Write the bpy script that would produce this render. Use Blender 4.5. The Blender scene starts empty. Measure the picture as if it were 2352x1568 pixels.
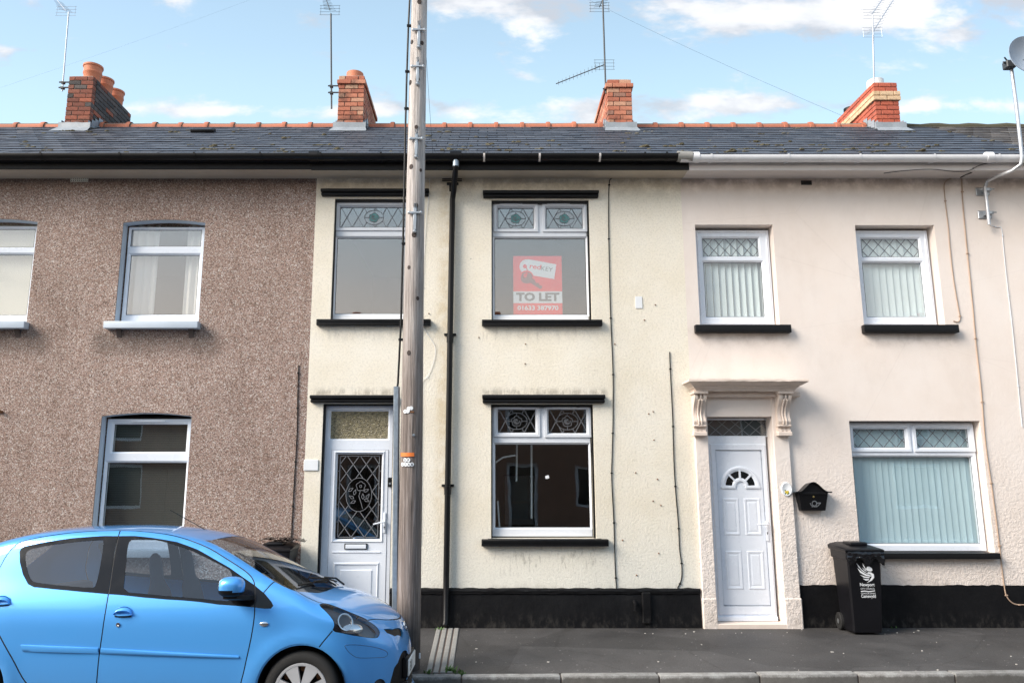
import bpy, bmesh, math, random
from mathutils import Vector, Matrix, Quaternion
from mathutils.geometry import delaunay_2d_cdt
R = math.radians
rnd = random.Random(7)
S = bpy.context.scene
COL = S.collection

# ------------------------------------------------------------------ camera
FPX, CX, CY, DW, DH = 1750.0, 1118.0, 784.0, 2352.0, 1568.0
CAM_D, CAM_H, PITCH = 9.4, 1.68, math.atan(1750.0 / 9500.0)
cam_data = bpy.data.cameras.new('camera')
cam = bpy.data.objects.new('camera', cam_data); COL.objects.link(cam)
cam.location = (0, -CAM_D, CAM_H)
cam.rotation_euler = (math.pi / 2 + PITCH, 0, 0)
cam_data.sensor_width = 36; cam_data.lens = FPX / DW * 36
cam_data.shift_x = (DW / 2 - CX) / DW
cam_data.clip_start = 0.05; cam_data.clip_end = 3000
S.camera = cam

# ------------------------------------------------------------------ sun, sky, exposure
SUN_AZ, SUN_EL = R(-116), R(35)          # behind the camera and to its left
sd = Vector((math.sin(SUN_AZ) * math.cos(SUN_EL), math.cos(SUN_AZ) * math.cos(SUN_EL), math.sin(SUN_EL)))
sl = bpy.data.lights.new('sun', 'SUN'); sl.energy = 2.4; sl.angle = R(32); sl.color = (1.0, 0.91, 0.80)
sun = bpy.data.objects.new('sun', sl); COL.objects.link(sun)
sun.rotation_euler = (-sd).to_track_quat('-Z', 'Y').to_euler()
S.view_settings.view_transform = 'Standard'; S.view_settings.look = 'None'
S.view_settings.gamma = 1.0; S.view_settings.use_curve_mapping = False
S.view_settings.exposure = 1.22


class NT:
    """tiny node-tree writer"""
    def __init__(s, tree):
        s.t = tree; s.n = tree.nodes; s.l = tree.links
    def node(s, kind, **kw):
        nd = s.n.new(kind)
        for k, v in kw.items():
            setattr(nd, k, v)
        return nd
    def put(s, sock, val):
        if hasattr(val, 'is_output') or isinstance(val, bpy.types.NodeSocket):
            s.l.new(val, sock)
        elif val is not None:
            if isinstance(val, (tuple, list)) and len(val) == 3 and sock.type == 'RGBA':
                val = (*val, 1)
            sock.default_value = val
    def math(s, op, a, b=None, c=None, clamp=False):
        nd = s.node('ShaderNodeMath', operation=op, use_clamp=clamp)
        s.put(nd.inputs[0], a)
        if b is not None: s.put(nd.inputs[1], b)
        if c is not None: s.put(nd.inputs[2], c)
        return nd.outputs[0]
    def add(s, a, b): return s.math('ADD', a, b)
    def mul(s, a, b): return s.math('MULTIPLY', a, b)
    def sep(s, v):
        nd = s.node('ShaderNodeSeparateXYZ'); s.put(nd.inputs[0], v); return nd.outputs
    def comb(s, x, y, z):
        nd = s.node('ShaderNodeCombineXYZ')
        for i, v in enumerate((x, y, z)): s.put(nd.inputs[i], v)
        return nd.outputs[0]
    def coord(s, which='Object'):
        return s.node('ShaderNodeTexCoord').outputs[which]
    def mapped(s, v, scale=(1, 1, 1), loc=(0, 0, 0), rot=(0, 0, 0)):
        nd = s.node('ShaderNodeMapping'); s.put(nd.inputs[0], v)
        nd.inputs['Scale'].default_value = scale; nd.inputs['Location'].default_value = loc
        nd.inputs['Rotation'].default_value = rot
        return nd.outputs[0]
    def noise(s, v, scale=5, detail=4, rough=.55, dist=0, out=0):
        nd = s.node('ShaderNodeTexNoise'); s.put(nd.inputs['Vector'], v)
        nd.inputs['Scale'].default_value = scale; nd.inputs['Detail'].default_value = detail
        nd.inputs['Roughness'].default_value = rough; nd.inputs['Distortion'].default_value = dist
        return nd.outputs[out]
    def voro(s, v, scale=5, feature='F1', out='Distance', rand=1.0):
        nd = s.node('ShaderNodeTexVoronoi', feature=feature); s.put(nd.inputs['Vector'], v)
        nd.inputs['Scale'].default_value = scale; nd.inputs['Randomness'].default_value = rand
        return nd.outputs[out]
    def ramp(s, f, stops, interp='LINEAR'):
        nd = s.node('ShaderNodeValToRGB'); s.put(nd.inputs[0], f); cr = nd.color_ramp; cr.interpolation = interp
        while len(cr.elements) > 1: cr.elements.remove(cr.elements[-1])
        for i, (p, c) in enumerate(stops):
            e = cr.elements[0] if i == 0 else cr.elements.new(p)
            e.position = p
            if not isinstance(c, (tuple, list)): c = (c, c, c)
            e.color = (*c[:3], 1)
        return nd.outputs[0]
    def mixc(s, f, a, b, mode='MIX'):
        nd = s.node('ShaderNodeMix', data_type='RGBA', blend_type=mode, clamp_factor=True)
        s.put(nd.inputs[0], f); s.put(nd.inputs[6], a); s.put(nd.inputs[7], b)
        return nd.outputs[2]
    def smooth(s, v, lo, hi):
        nd = s.node('ShaderNodeMapRange', interpolation_type='SMOOTHSTEP'); s.put(nd.inputs[0], v)
        nd.inputs[1].default_value = lo; nd.inputs[2].default_value = hi
        return nd.outputs[0]
    def gauss(s, v, c, w):
        d = s.math('DIVIDE', s.math('SUBTRACT', v, c), w)
        return s.math('POWER', 2.71828, s.mul(s.mul(d, d), -1.0))
    def bump(s, h, strength=.3, dist=.01, normal=None):
        nd = s.node('ShaderNodeBump'); s.put(nd.inputs['Height'], h)
        nd.inputs['Strength'].default_value = strength; nd.inputs['Distance'].default_value = dist
        if normal is not None: s.put(nd.inputs['Normal'], normal)
        return nd.outputs[0]


# ---- world: Nishita sky with broken fair-weather cumulus
W = bpy.data.worlds.new('World'); S.world = W; W.use_nodes = True
w = NT(W.node_tree); w.n.clear()
sky = w.node('ShaderNodeTexSky', sky_type='NISHITA', sun_disc=False)
sky.sun_elevation = SUN_EL; sky.sun_rotation = SUN_AZ
sky.air_density = 1.0; sky.dust_density = 1.6; sky.ozone_density = 1.6
bg = w.node('ShaderNodeBackground'); bg.inputs['Strength'].default_value = 0.112
d = w.coord('Generated'); dx, dy, dz = w.sep(d)
ay = w.math('MAXIMUM', w.math('ABSOLUTE', dy), 0.2)
cs = w.math('DIVIDE', dx, ay); cq = w.math('DIVIDE', dz, ay)
cv = w.comb(w.mul(cs, 1.0), w.mul(cq, 2.1), w.mul(dy, 0.35))
n1 = w.noise(cv, 7.5, 9, .58, .15)
n2 = w.noise(cv, 19, 6, .6, .1)
bias = None
for (s0, q0, ws, wq, amp) in [(.04, .69, .15, .05, .30), (.33, .665, .11, .030, .22), (.64, .665, .24, .055, .30),
                              (-.44, .70, .035, .018, .2), (.45, .523, .7, .016, .20), (-.28, .513, .30, .013, .20), (.13, .500, .16, .012, .16)]:
    g = w.mul(w.mul(w.gauss(cs, s0, ws), w.gauss(cq, q0, wq)), amp)
    bias = g if bias is None else w.add(bias, g)
m = w.add(w.add(n1, bias), w.mul(w.math('SUBTRACT', n2, .5), .18))
cmask = w.mul(w.smooth(m, .57, .77), w.smooth(cq, .02, .2))
shade = w.noise(w.mapped(cv, loc=(0.0, 0.05, 0)), 6, 5, .55)
ccol = w.ramp(w.add(shade, w.mul(w.math('SUBTRACT', m, .7), -.35)), [(.34, (.98, .98, 1.0)), (.46, (.84, .86, .90)), (.60, (.55, .59, .66))])
# thin high haze pales the blue, most of all low down
vcol = w.mixc(w.mul(w.smooth(dy, .25, -.6), w.smooth(dz, .42, .18)), (3.45, 4.75, 5.15, 1), (6.0, 5.0, 3.9, 1))     # warmer in the sun's half of the sky
veil = w.mixc(w.ramp(cq, [(0, .75), (.45, .62), (.62, .42), (.75, .32), (1, .28)]), sky.outputs[0], vcol)
cadd = w.node('ShaderNodeMix', data_type='RGBA', blend_type='MULTIPLY'); cadd.inputs[0].default_value = 1
w.put(cadd.inputs[6], ccol); cadd.inputs[7].default_value = (4.5, 4.45, 4.4, 1)
fin = w.mixc(w.mul(cmask, .93), veil, cadd.outputs[2])
w.put(bg.inputs['Color'], fin)
wo = w.node('ShaderNodeOutputWorld'); w.l.new(bg.outputs[0], wo.inputs[0])

# ------------------------------------------------------------------ plane helpers
_c, _s = math.cos(PITCH), math.sin(PITCH)
def ray(px, py):
    u = (px - CX) / FPX; v = -(py - CY) / FPX
    return Vector((u, _c - v * _s, _s + v * _c))
def P(px, py, Y=0.0):
    """X, Z of a traced point lying in the vertical plane at depth Y"""
    r = ray(px, py); t = (Y + CAM_D) / r.y
    return r.x * t, CAM_H + r.z * t
def RECT(x0, y0, x1, y1, Y=0.0):
    my, mx = (y0 + y1) / 2, (x0 + x1) / 2
    return (P(x0, my, Y)[0], P(x1, my, Y)[0], P(mx, y1, Y)[1], P(mx, y0, Y)[1])   # X0, X1, Z0, Z1

# ------------------------------------------------------------------ mesh builder
class MB:
    def __init__(s): s.bm = bmesh.new()
    def box(s, x0, x1, y0, y1, z0, z1, bev=0, seg=1, M=None):
        vs = [s.bm.verts.new((x, y, z)) for x in (x0, x1) for y in (y0, y1) for z in (z0, z1)]
        fs = [s.bm.faces.new([vs[i] for i in q]) for q in ((0, 1, 3, 2), (4, 6, 7, 5), (0, 4, 5, 1), (2, 3, 7, 6), (0, 2, 6, 4), (1, 5, 7, 3))]
        if M is not None:
            for v in vs: v.co = M @ v.co
        if bev:
            es = list({e for f in fs for e in f.edges})
            bmesh.ops.bevel(s.bm, geom=es, offset=bev, segments=seg, affect='EDGES', profile=.6)
        return s
    def loft(s, rings, closed=True, cap=True):
        rs = [[s.bm.verts.new(p) for p in r] for r in rings]
        n = len(rs[0])
        for a, b in zip(rs, rs[1:]):
            for i in range(n if closed else n - 1):
                j = (i + 1) % n
                try: s.bm.faces.new((a[i], a[j], b[j], b[i]))
                except ValueError: pass
        if cap and n > 2:
            for r in (rs[0][::-1], rs[-1]):
                try: s.bm.faces.new(r)
                except ValueError: pass
        return s
    def tube(s, pts, r, n=8, cap=True):
        pts = [Vector(p) for p in pts]; rings = []
        up = None
        for i, p in enumerate(pts):
            t = (pts[min(i + 1, len(pts) - 1)] - pts[max(i - 1, 0)]).normalized()
            if up is None:
                up = t.orthogonal().normalized()
            up = (up - t * up.dot(t)).normalized(); bn = t.cross(up)
            rr = r[i] if isinstance(r, (list, tuple)) else r
            rings.append([p + (up * math.cos(a) + bn * math.sin(a)) * rr for a in [k * 2 * math.pi / n for k in range(n)]])
        return s.loft(rings, True, cap)
    def lathe(s, prof, n=24, M=None, cap=False):
        """prof: (r, z) pairs about Z"""
        rings = []
        for r, z in prof:
            ring = [Vector((r * math.cos(a), r * math.sin(a), z)) for a in [k * 2 * math.pi / n for k in range(n)]]
            rings.append([M @ p for p in ring] if M is not None else ring)
        return s.loft(rings, True, cap)
    def prism(s, poly, f0, f1):
        """poly of 2D points, f0/f1 map a 2D point to 3D for each end"""
        a = [s.bm.verts.new(f0(p)) for p in poly]; b = [s.bm.verts.new(f1(p)) for p in poly]
        n = len(poly)
        for i in range(n):
            j = (i + 1) % n; s.bm.faces.new((a[i], a[j], b[j], b[i]))
        s.bm.faces.new(a[::-1]); s.bm.faces.new(b)
        return s
    def poly(s, pts):
        s.bm.faces.new([s.bm.verts.new(p) for p in pts]); return s
    def plate(s, o, holes, y0, y1):
        """rectangle o=(X0,X1,Z0,Z1) with rectangular holes, front at y0 and back at y1"""
        xs = sorted({o[0], o[1], *[h[0] for h in holes], *[h[1] for h in holes]})
        zs = sorted({o[2], o[3], *[h[2] for h in holes], *[h[3] for h in holes]})
        xs = [x for x in xs if o[0] <= x <= o[1]]; zs = [z for z in zs if o[2] <= z <= o[3]]
        def solid(i, j):
            if not (0 <= i < len(xs) - 1 and 0 <= j < len(zs) - 1): return False
            cx, cz = (xs[i] + xs[i + 1]) / 2, (zs[j] + zs[j + 1]) / 2
            return not any(h[0] < cx < h[1] and h[2] < cz < h[3] for h in holes)
        V = {}
        def v(i, j, k):
            if (i, j, k) not in V: V[i, j, k] = s.bm.verts.new((xs[i], y1 if k else y0, zs[j]))
            return V[i, j, k]
        for i in range(len(xs) - 1):
            for j in range(len(zs) - 1):
                if not solid(i, j): continue
                s.bm.faces.new((v(i, j, 0), v(i + 1, j, 0), v(i + 1, j + 1, 0), v(i, j + 1, 0)))
                s.bm.faces.new((v(i, j, 1), v(i, j + 1, 1), v(i + 1, j + 1, 1), v(i + 1, j, 1)))
                if not solid(i - 1, j): s.bm.faces.new((v(i, j, 0), v(i, j + 1, 0), v(i, j + 1, 1), v(i, j, 1)))
                if not solid(i + 1, j): s.bm.faces.new((v(i + 1, j, 0), v(i + 1, j, 1), v(i + 1, j + 1, 1), v(i + 1, j + 1, 0)))
                if not solid(i, j - 1): s.bm.faces.new((v(i, j, 0), v(i, j, 1), v(i + 1, j, 1), v(i + 1, j, 0)))
                if not solid(i, j + 1): s.bm.faces.new((v(i, j + 1, 0), v(i + 1, j + 1, 0), v(i + 1, j + 1, 1), v(i, j + 1, 1)))
        return s
    def ring(s, o, i, yo, yi):
        """mitred sloping rim from rect o at yo to rect i at yi"""
        A = [(o[0], yo, o[2]), (o[1], yo, o[2]), (o[1], yo, o[3]), (o[0], yo, o[3])]
        B = [(i[0], yi, i[2]), (i[1], yi, i[2]), (i[1], yi, i[3]), (i[0], yi, i[3])]
        return s.loft([A, B], True, False)
    def build(s, name, mat, parent=None, smooth=None, loc=None):
        bmesh.ops.recalc_face_normals(s.bm, faces=s.bm.faces)
        me = bpy.data.meshes.new(name); s.bm.to_mesh(me); s.bm.free()
        return link(name, me, mat, parent, smooth)

def link(name, me, mat, parent=None, smooth=None):
    if mat is not None:
        me.materials.clear(); me.materials.append(M[mat] if isinstance(mat, str) else mat)
    if smooth:
        me.shade_smooth()
        me.set_sharp_from_angle(angle=R(smooth))
    o = bpy.data.objects.new(name, me); COL.objects.link(o)
    adopt(o, parent)
    return o
def wloc(o):
    v = Vector(o.location)
    while o.parent: o = o.parent; v = Vector((0, 0, 0)) if False else v
    return v
ORIG = {}
def adopt(o, parent):
    """parts keep their world coordinates; things' Empties stand at their base"""
    if parent is not None:
        o.parent = parent
        b = ORIG.get(parent.name)
        if b is not None: o.matrix_parent_inverse = Matrix.Translation(-b)
def thing(name, label, cat, loc, group=None):
    e = bpy.data.objects.new(name, None); COL.objects.link(e); e.location = loc; e.empty_display_size = .2
    ORIG[e.name] = Vector(loc)
    return tag(e, label, cat, group)
def tag(o, label, cat, group=None):
    o['label'] = label; o['category'] = cat
    if group: o['group'] = group
    return o
def kind(o, k): o['kind'] = k; return o
def grow(r, e): return (r[0] - e, r[1] + e, r[2] - e, r[3] + e)

def text_mesh(body, height, bold=0.0, width=None, shear=0.0, extrude=.0006):
    cu = bpy.data.curves.new('lettering', 'FONT'); cu.body = body; cu.size = 1.0; cu.offset = bold
    cu.extrude = 0; cu.shear = shear; cu.align_x = 'LEFT'; cu.resolution_u = 3
    o = bpy.data.objects.new('lettering', cu); COL.objects.link(o)
    dg = bpy.context.evaluated_depsgraph_get(); dg.update()
    me = bpy.data.meshes.new_from_object(o.evaluated_get(dg))
    bpy.data.objects.remove(o); bpy.data.curves.remove(cu)
    xs = [v.co.x for v in me.vertices]; ys = [v.co.y for v in me.vertices]
    x0, x1, y0, y1 = min(xs), max(xs), min(ys), max(ys)
    sy = height / (y1 - y0); sx = (width / (x1 - x0)) if width else sy
    for v in me.vertices:
        v.co = Vector(((v.co.x - (x0 + x1) / 2) * sx, 0, (v.co.y - (y0 + y1) / 2) * sy))
    return me
def lettering(name, body, cx, cz, y, height, mat, parent, width=None, bold=0.0, rot=0.0, shear=0.0, label=None):
    me = text_mesh(body, height, bold, width, shear)
    Mx = Matrix.Translation((cx, y, cz)) @ Matrix.Rotation(rot, 4, 'Y')
    me.transform(Mx)
    o = link(name, me, mat, parent)
    if label: o['label'] = label
    return o
# ------------------------------------------------------------------ materials
M = {}
def new_mat(name):
    m = bpy.data.materials.new(name); m.use_nodes = True
    t = NT(m.node_tree); t.n.clear()
    b = t.node('ShaderNodeBsdfPrincipled'); o = t.node('ShaderNodeOutputMaterial')
    t.l.new(b.outputs[0], o.inputs[0]); M[name] = m
    return t, b, o
def plain(name, col, rough=.5, metal=0.0, var=.12, scale=6.0, bump=0.0, bscale=60, spec=.5, coat=0.0, objvar=0.0):
    t, b, o = new_mat(name)
    v = t.coord()
    n = t.noise(v, scale, 6, .6)
    f = t.add(t.mul(t.math('SUBTRACT', n, .5), 2 * var), 1.0)
    if objvar:
        r = t.node('ShaderNodeObjectInfo').outputs['Random']
        f = t.mul(f, t.add(t.mul(t.math('SUBTRACT', r, .5), 2 * objvar), 1.0))
    c = t.node('ShaderNodeVectorMath', operation='SCALE'); c.inputs[0].default_value = col[:3]; t.put(c.inputs['Scale'], f)
    t.put(b.inputs['Base Color'], c.outputs[0])
    t.put(b.inputs['Roughness'], t.math('MULTIPLY_ADD', t.math('SUBTRACT', n, .5), .25, rough, clamp=True))
    b.inputs['Metallic'].default_value = metal
    b.inputs['Specular IOR Level'].default_value = spec
    if coat:
        b.inputs['Coat Weight'].default_value = coat; b.inputs['Coat Roughness'].default_value = .05
    if bump:
        t.put(b.inputs['Normal'], t.bump(t.noise(v, bscale, 4, .6), bump, .01))
    return t, b

def softbox(t, x, z, x0, x1, z0, z1, fx, fz):
    a = t.mul(t.smooth(x, x0 - fx, x0 + fx), t.math('SUBTRACT', 1.0, t.smooth(x, x1 - fx, x1 + fx)))
    c = t.mul(t.smooth(z, z0 - fz, z0 + fz), t.math('SUBTRACT', 1.0, t.smooth(z, z1 - fz, z1 + fz)))
    return t.mul(a, c)

# pebbledash: brown, pink, white and dark chips in mortar
t, b, o = new_mat('pebbledash'); v = t.coord()
vd = t.mapped(v, scale=(1, 1, 1))
wv = t.node('ShaderNodeVectorMath', operation='ADD'); t.put(wv.inputs[0], vd)
wn = t.node('ShaderNodeVectorMath', operation='SCALE'); t.put(wn.inputs[0], t.noise(vd, 60, 2, .5, 0, 1)); wn.inputs['Scale'].default_value = .012
t.put(wv.inputs[1], wn.outputs[0])
vc = t.voro(wv.outputs[0], 96, 'F1', 'Color'); r_, g_, b_ = t.sep(vc)
chips = t.ramp(r_, [(0, (.13, .085, .07)), (.12, (.25, .155, .12)), (.28, (.34, .225, .18)), (.46, (.41, .30, .255)), (.66, (.46, .37, .33)), (.80, (.38, .29, .25)), (.90, (.62, .57, .53)), (1, (.75, .71, .68))], 'CONSTANT')
dist = t.voro(wv.outputs[0], 96, 'F1', 'Distance')
big = t.noise(v, .8, 5, .6); mid = t.noise(v, 7, 4, .6)
c1 = t.mixc(t.smooth(dist, .5, .8), chips, (.20, .145, .12, 1), 'MIX')
x_, y_, z_ = t.sep(v)
tone = t.ramp(t.add(t.mul(big, .7), t.mul(mid, .3)), [(.3, (.80, .76, .73)), (.5, (1.05, 1.04, 1.03)), (.7, (1.22, 1.21, 1.2))])
c2 = t.mixc(1.0, c1, tone, 'MULTIPLY')
gr = t.math('MAXIMUM', t.smooth(z_, 5.32, 5.62), t.mul(softbox(t, x_, z_, -4.95, -3.35, 3.25, 3.56, .12, .12), .75))
gr = t.math('MAXIMUM', gr, t.mul(softbox(t, x_, z_, -6.6, -5.5, 3.25, 3.56, .12, .12), .75))
stk = t.noise(t.mapped(v, scale=(3.2, 1, .35)), 1.3, 6, .7); c2 = t.mixc(1.0, c2, t.ramp(stk, [(.34, (.90, .89, .88)), (.48, (1, 1, 1)), (.66, (1.04, 1.04, 1.04))]), 'MULTIPLY')
c3 = t.mixc(t.mul(gr, t.add(t.mul(mid, .9), .15)), c2, (.055, .045, .038, 1))
t.put(b.inputs['Base Color'], c3); b.inputs['Roughness'].default_value = .85
t.put(b.inputs['Normal'], t.bump(t.math('SUBTRACT', 1.0, dist), .55, .012))

# cream painted roughcast with grime
t, b, o = new_mat('cream_render'); v = t.coord(); x_, y_, z_ = t.sep(v)
fine = t.noise(v, 90, 5, .65); lump = t.noise(v, 38, 3, .6); big = t.noise(v, 1.1, 6, .62); mid = t.noise(v, 6, 6, .68)
base = t.ramp(big, [(.28, (.80, .725, .58)), (.5, (.865, .80, .675)), (.7, (.885, .835, .73))])
base = t.mixc(t.smooth(z_, 1.5, .2), base, (.80, .78, .70, 1))
pit = t.ramp(t.add(t.mul(fine, .55), t.mul(lump, .45)), [(.36, .82), (.5, 1.0), (.66, 1.05)])
base = t.mixc(1.0, base, pit, 'MULTIPLY')
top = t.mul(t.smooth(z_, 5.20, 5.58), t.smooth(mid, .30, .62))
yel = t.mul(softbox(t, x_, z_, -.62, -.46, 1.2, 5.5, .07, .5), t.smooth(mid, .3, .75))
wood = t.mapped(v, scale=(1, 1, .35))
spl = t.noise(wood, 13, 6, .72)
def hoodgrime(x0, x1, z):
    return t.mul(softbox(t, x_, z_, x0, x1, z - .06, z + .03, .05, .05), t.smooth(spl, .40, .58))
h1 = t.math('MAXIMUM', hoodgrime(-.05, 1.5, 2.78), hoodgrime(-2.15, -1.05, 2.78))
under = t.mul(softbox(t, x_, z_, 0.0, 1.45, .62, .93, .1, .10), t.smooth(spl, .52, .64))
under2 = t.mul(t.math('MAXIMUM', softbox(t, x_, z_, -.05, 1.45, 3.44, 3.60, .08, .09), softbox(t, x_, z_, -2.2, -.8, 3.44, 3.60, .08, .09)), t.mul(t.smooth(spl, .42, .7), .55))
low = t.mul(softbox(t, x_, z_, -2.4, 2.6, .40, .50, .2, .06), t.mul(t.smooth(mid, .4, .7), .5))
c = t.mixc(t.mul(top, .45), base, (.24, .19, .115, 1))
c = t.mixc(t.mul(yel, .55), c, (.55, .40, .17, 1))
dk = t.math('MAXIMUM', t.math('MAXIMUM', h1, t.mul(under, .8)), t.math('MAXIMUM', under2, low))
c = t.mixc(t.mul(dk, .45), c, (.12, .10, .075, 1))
spots = t.voro(v, 2.6, 'F1', 'Distance'); sp = t.math('SUBTRACT', 1.0, t.smooth(spots, .018, .03))
c = t.mixc(t.mul(sp, .5), c, (.12, .10, .08, 1))
t.put(b.inputs['Base Color'], c); b.inputs['Roughness'].default_value = .8
t.put(b.inputs['Normal'], t.bump(t.add(t.mul(fine, .8), t.mul(lump, .6)), .7, .012))

# pink painted render, rougher low down
t, b, o = new_mat('pink_render'); v = t.coord(); x_, y_, z_ = t.sep(v)
fine = t.noise(v, 75, 4, .6); lump = t.noise(v, 26, 4, .6); big = t.noise(v, .9, 6, .6); mid = t.noise(v, 5, 6, .65)
base = t.ramp(big, [(.3, (.775, .675, .60)), (.5, (.815, .725, .66)), (.72, (.835, .76, .705))])
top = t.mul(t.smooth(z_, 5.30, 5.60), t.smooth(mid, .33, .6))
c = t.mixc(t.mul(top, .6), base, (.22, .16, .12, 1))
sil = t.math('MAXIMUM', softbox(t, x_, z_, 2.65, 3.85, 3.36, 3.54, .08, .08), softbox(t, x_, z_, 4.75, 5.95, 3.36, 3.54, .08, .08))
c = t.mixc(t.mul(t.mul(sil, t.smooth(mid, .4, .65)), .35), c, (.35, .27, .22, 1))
cr = t.voro(t.mapped(v, scale=(.55, 1, .9), loc=(.3, 0, .2)), 1.0, 'DISTANCE_TO_EDGE', 'Distance')
crk = t.mul(t.math('SUBTRACT', 1.0, t.smooth(cr, .002, .006)), .05)
c = t.mixc(crk, c, (.3, .24, .21, 1))
blot = t.noise(t.mapped(v, scale=(1, 1, .55)), 2.6, 7, .7)
c = t.mixc(1.0, c, t.ramp(blot, [(.32, (.95, .945, .94)), (.5, (1, 1, 1)), (.7, (1.02, 1.02, 1.02))]), 'MULTIPLY')
spl_ = t.mul(t.smooth(z_, .75, .42), t.smooth(mid, .48, .66)); c = t.mixc(t.mul(spl_, .35), c, (.36, .31, .27, 1))
t.put(b.inputs['Base Color'], c); b.inputs['Roughness'].default_value = .75
hh = t.mul(t.add(t.mul(fine, .5), lump), t.add(t.mul(t.smooth(z_, 2.6, .6), .85), .15))
t.put(b.inputs['Normal'], t.bump(hh, .9, .018))

plain('pink_stone', (.74, .63, .55), .75, var=.14, scale=9, bump=.35, bscale=45)
plain('black_paint', (.007, .007, .008), .45, spec=.25, var=.3, scale=5, bump=.25, bscale=35)
plain('black_plinth', (.005, .005, .006), .55, spec=.18, var=.45, scale=4, bump=.35, bscale=28)
plain('black_plastic', (.006, .006, .007), .38, spec=.28, var=.2, scale=9)
plain('grey_paint', (.54, .61, .69), .55, var=.1, scale=6, bump=.1)
plain('upvc', (.80, .845, .92), .28, var=.035, scale=4)
plain('upvc_old', (.72, .75, .80), .38, var=.09, scale=7)
plain('white_gutter', (.76, .77, .80), .3, var=.12, scale=5)
plain('white_board', (.68, .64, .62), .5, var=.12, scale=4)
plain('cream_board', (.50, .44, .36), .6, var=.18, scale=4)
plain('gasket', (.01, .01, .012), .6)
plain('lead_came', (.22, .225, .24), .5, metal=.2)
plain('lead_came_dark', (.16, .165, .18), .5, metal=.2)
plain('white_paint', (.82, .82, .82), .4)
plain('chrome', (.75, .76, .78), .12, metal=1)
plain('steel', (.42, .44, .46), .4, metal=.8, var=.2)
plain('galvanised', (.33, .39, .45), .42, metal=.55, var=.35, scale=22)
plain('alu_pole', (.55, .56, .58), .38, metal=.6, var=.15)
plain('aerial_metal', (.42, .46, .52), .45, metal=.5)
plain('aerial_dark', (.05, .055, .06), .5)
plain('brass', (.65, .48, .18), .3, metal=1)
plain('interior_wall', (.22, .21, .19), .9, var=.1)
plain('interior_dark', (.06, .06, .055), .9, var=.2)
plain('interior_pale', (.50, .47, .43), .9, var=.05)
plain('blind_white', (.80, .87, .92), .7, var=.05)
plain('blind_teal', (.66, .82, .88), .7, var=.04)
plain('blind_grey', (.09, .095, .10), .6, var=.1)
plain('curtain_cloth', (.78, .78, .76), .9, var=.05)
plain('pale_cream', (.80, .79, .70), .9, var=.08, scale=1.5)
plain('sign_red', (.80, .025, .03), .5, var=.06)
plain('sign_white', (.70, .78, .84), .5, var=.03)
plain('sign_grey', (.10, .105, .11), .5)
plain('sign_key', (.22, .06, .05), .5)
plain('paper_white', (.8, .82, .84), .6)
plain('orange_tag', (.80, .20, .04), .5, var=.08)
plain('terracotta', (.44, .15, .085), .75, var=.22, scale=14, bump=.2, objvar=.16)
plain('pot_clay', (.62, .22, .12), .7, var=.15, scale=9, bump=.15)
plain('mortar', (.30, .26, .22), .9, var=.2, scale=20, bump=.4)
plain('mortar_dark', (.10, .075, .065), .9, var=.3, scale=20, bump=.4)
plain('lead_flash', (.27, .30, .33), .5, var=.28, scale=9, bump=.15, bscale=20)
plain('moss', (.085, .075, .045), .95, var=.5, scale=60, bump=.6, objvar=.3)
plain('weed', (.07, .14, .035), .8, var=.3, scale=30)
plain('concrete', (.27, .265, .25), .85, var=.28, scale=12, bump=.35, bscale=50)
plain('bin_plastic', (.006, .006, .008), .4, spec=.3, var=.25, scale=3, bump=.06, bscale=120)
plain('bag_plastic', (.007, .007, .009), .12, spec=.6, var=.3, scale=9, bump=.5, bscale=14)
plain('rubber', (.014, .014, .014), .75, var=.3, scale=30, bump=.15, bscale=80)
plain('seat_cloth', (.035, .04, .055), .9, var=.2)
plain('car_black', (.007, .007, .008), .5, spec=.25)
plain('car_gloss_black', (.007, .007, .008), .12, spec=.3)
plain('seam_black', (.004, .004, .006), .6)
plain('hubcap', (.50, .51, .53), .35, metal=.35)
plain('plate_white', (.80, .80, .78), .4)
plain('plate_black', (.01, .01, .01), .5)
plain('lamp_dark', (.05, .05, .06), .3)
plain('dish_grey', (.33, .39, .47), .45, var=.12)
plain('rust', (.20, .09, .04), .9, var=.4, scale=20, bump=.4)

t, b, o = new_mat('black_plinth'); v = t.coord(); x_, y_, z_ = t.sep(v)
n = t.noise(v, 5, 6, .7); n2 = t.noise(t.mapped(v, scale=(1, 1, .5)), 16, 6, .72)
c = t.ramp(n, [(.3, (.004, .004, .005)), (.6, (.007, .007, .008)), (.75, (.016, .015, .015))])
sp = t.mul(t.smooth(z_, .22, .0), t.smooth(n2, .45, .7))
c = t.mixc(t.mul(sp, .6), c, (.06, .055, .05, 1))
fl = t.smooth(n2, .70, .74); c = t.mixc(t.mul(fl, .5), c, (.10, .095, .09, 1))
t.put(b.inputs['Base Color'], c); b.inputs['Specular IOR Level'].default_value = .18; t.put(b.inputs['Roughness'], t.math('MULTIPLY_ADD', n2, .4, .35))
t.put(b.inputs['Normal'], t.bump(t.add(n, n2), .5, .01))
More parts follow.
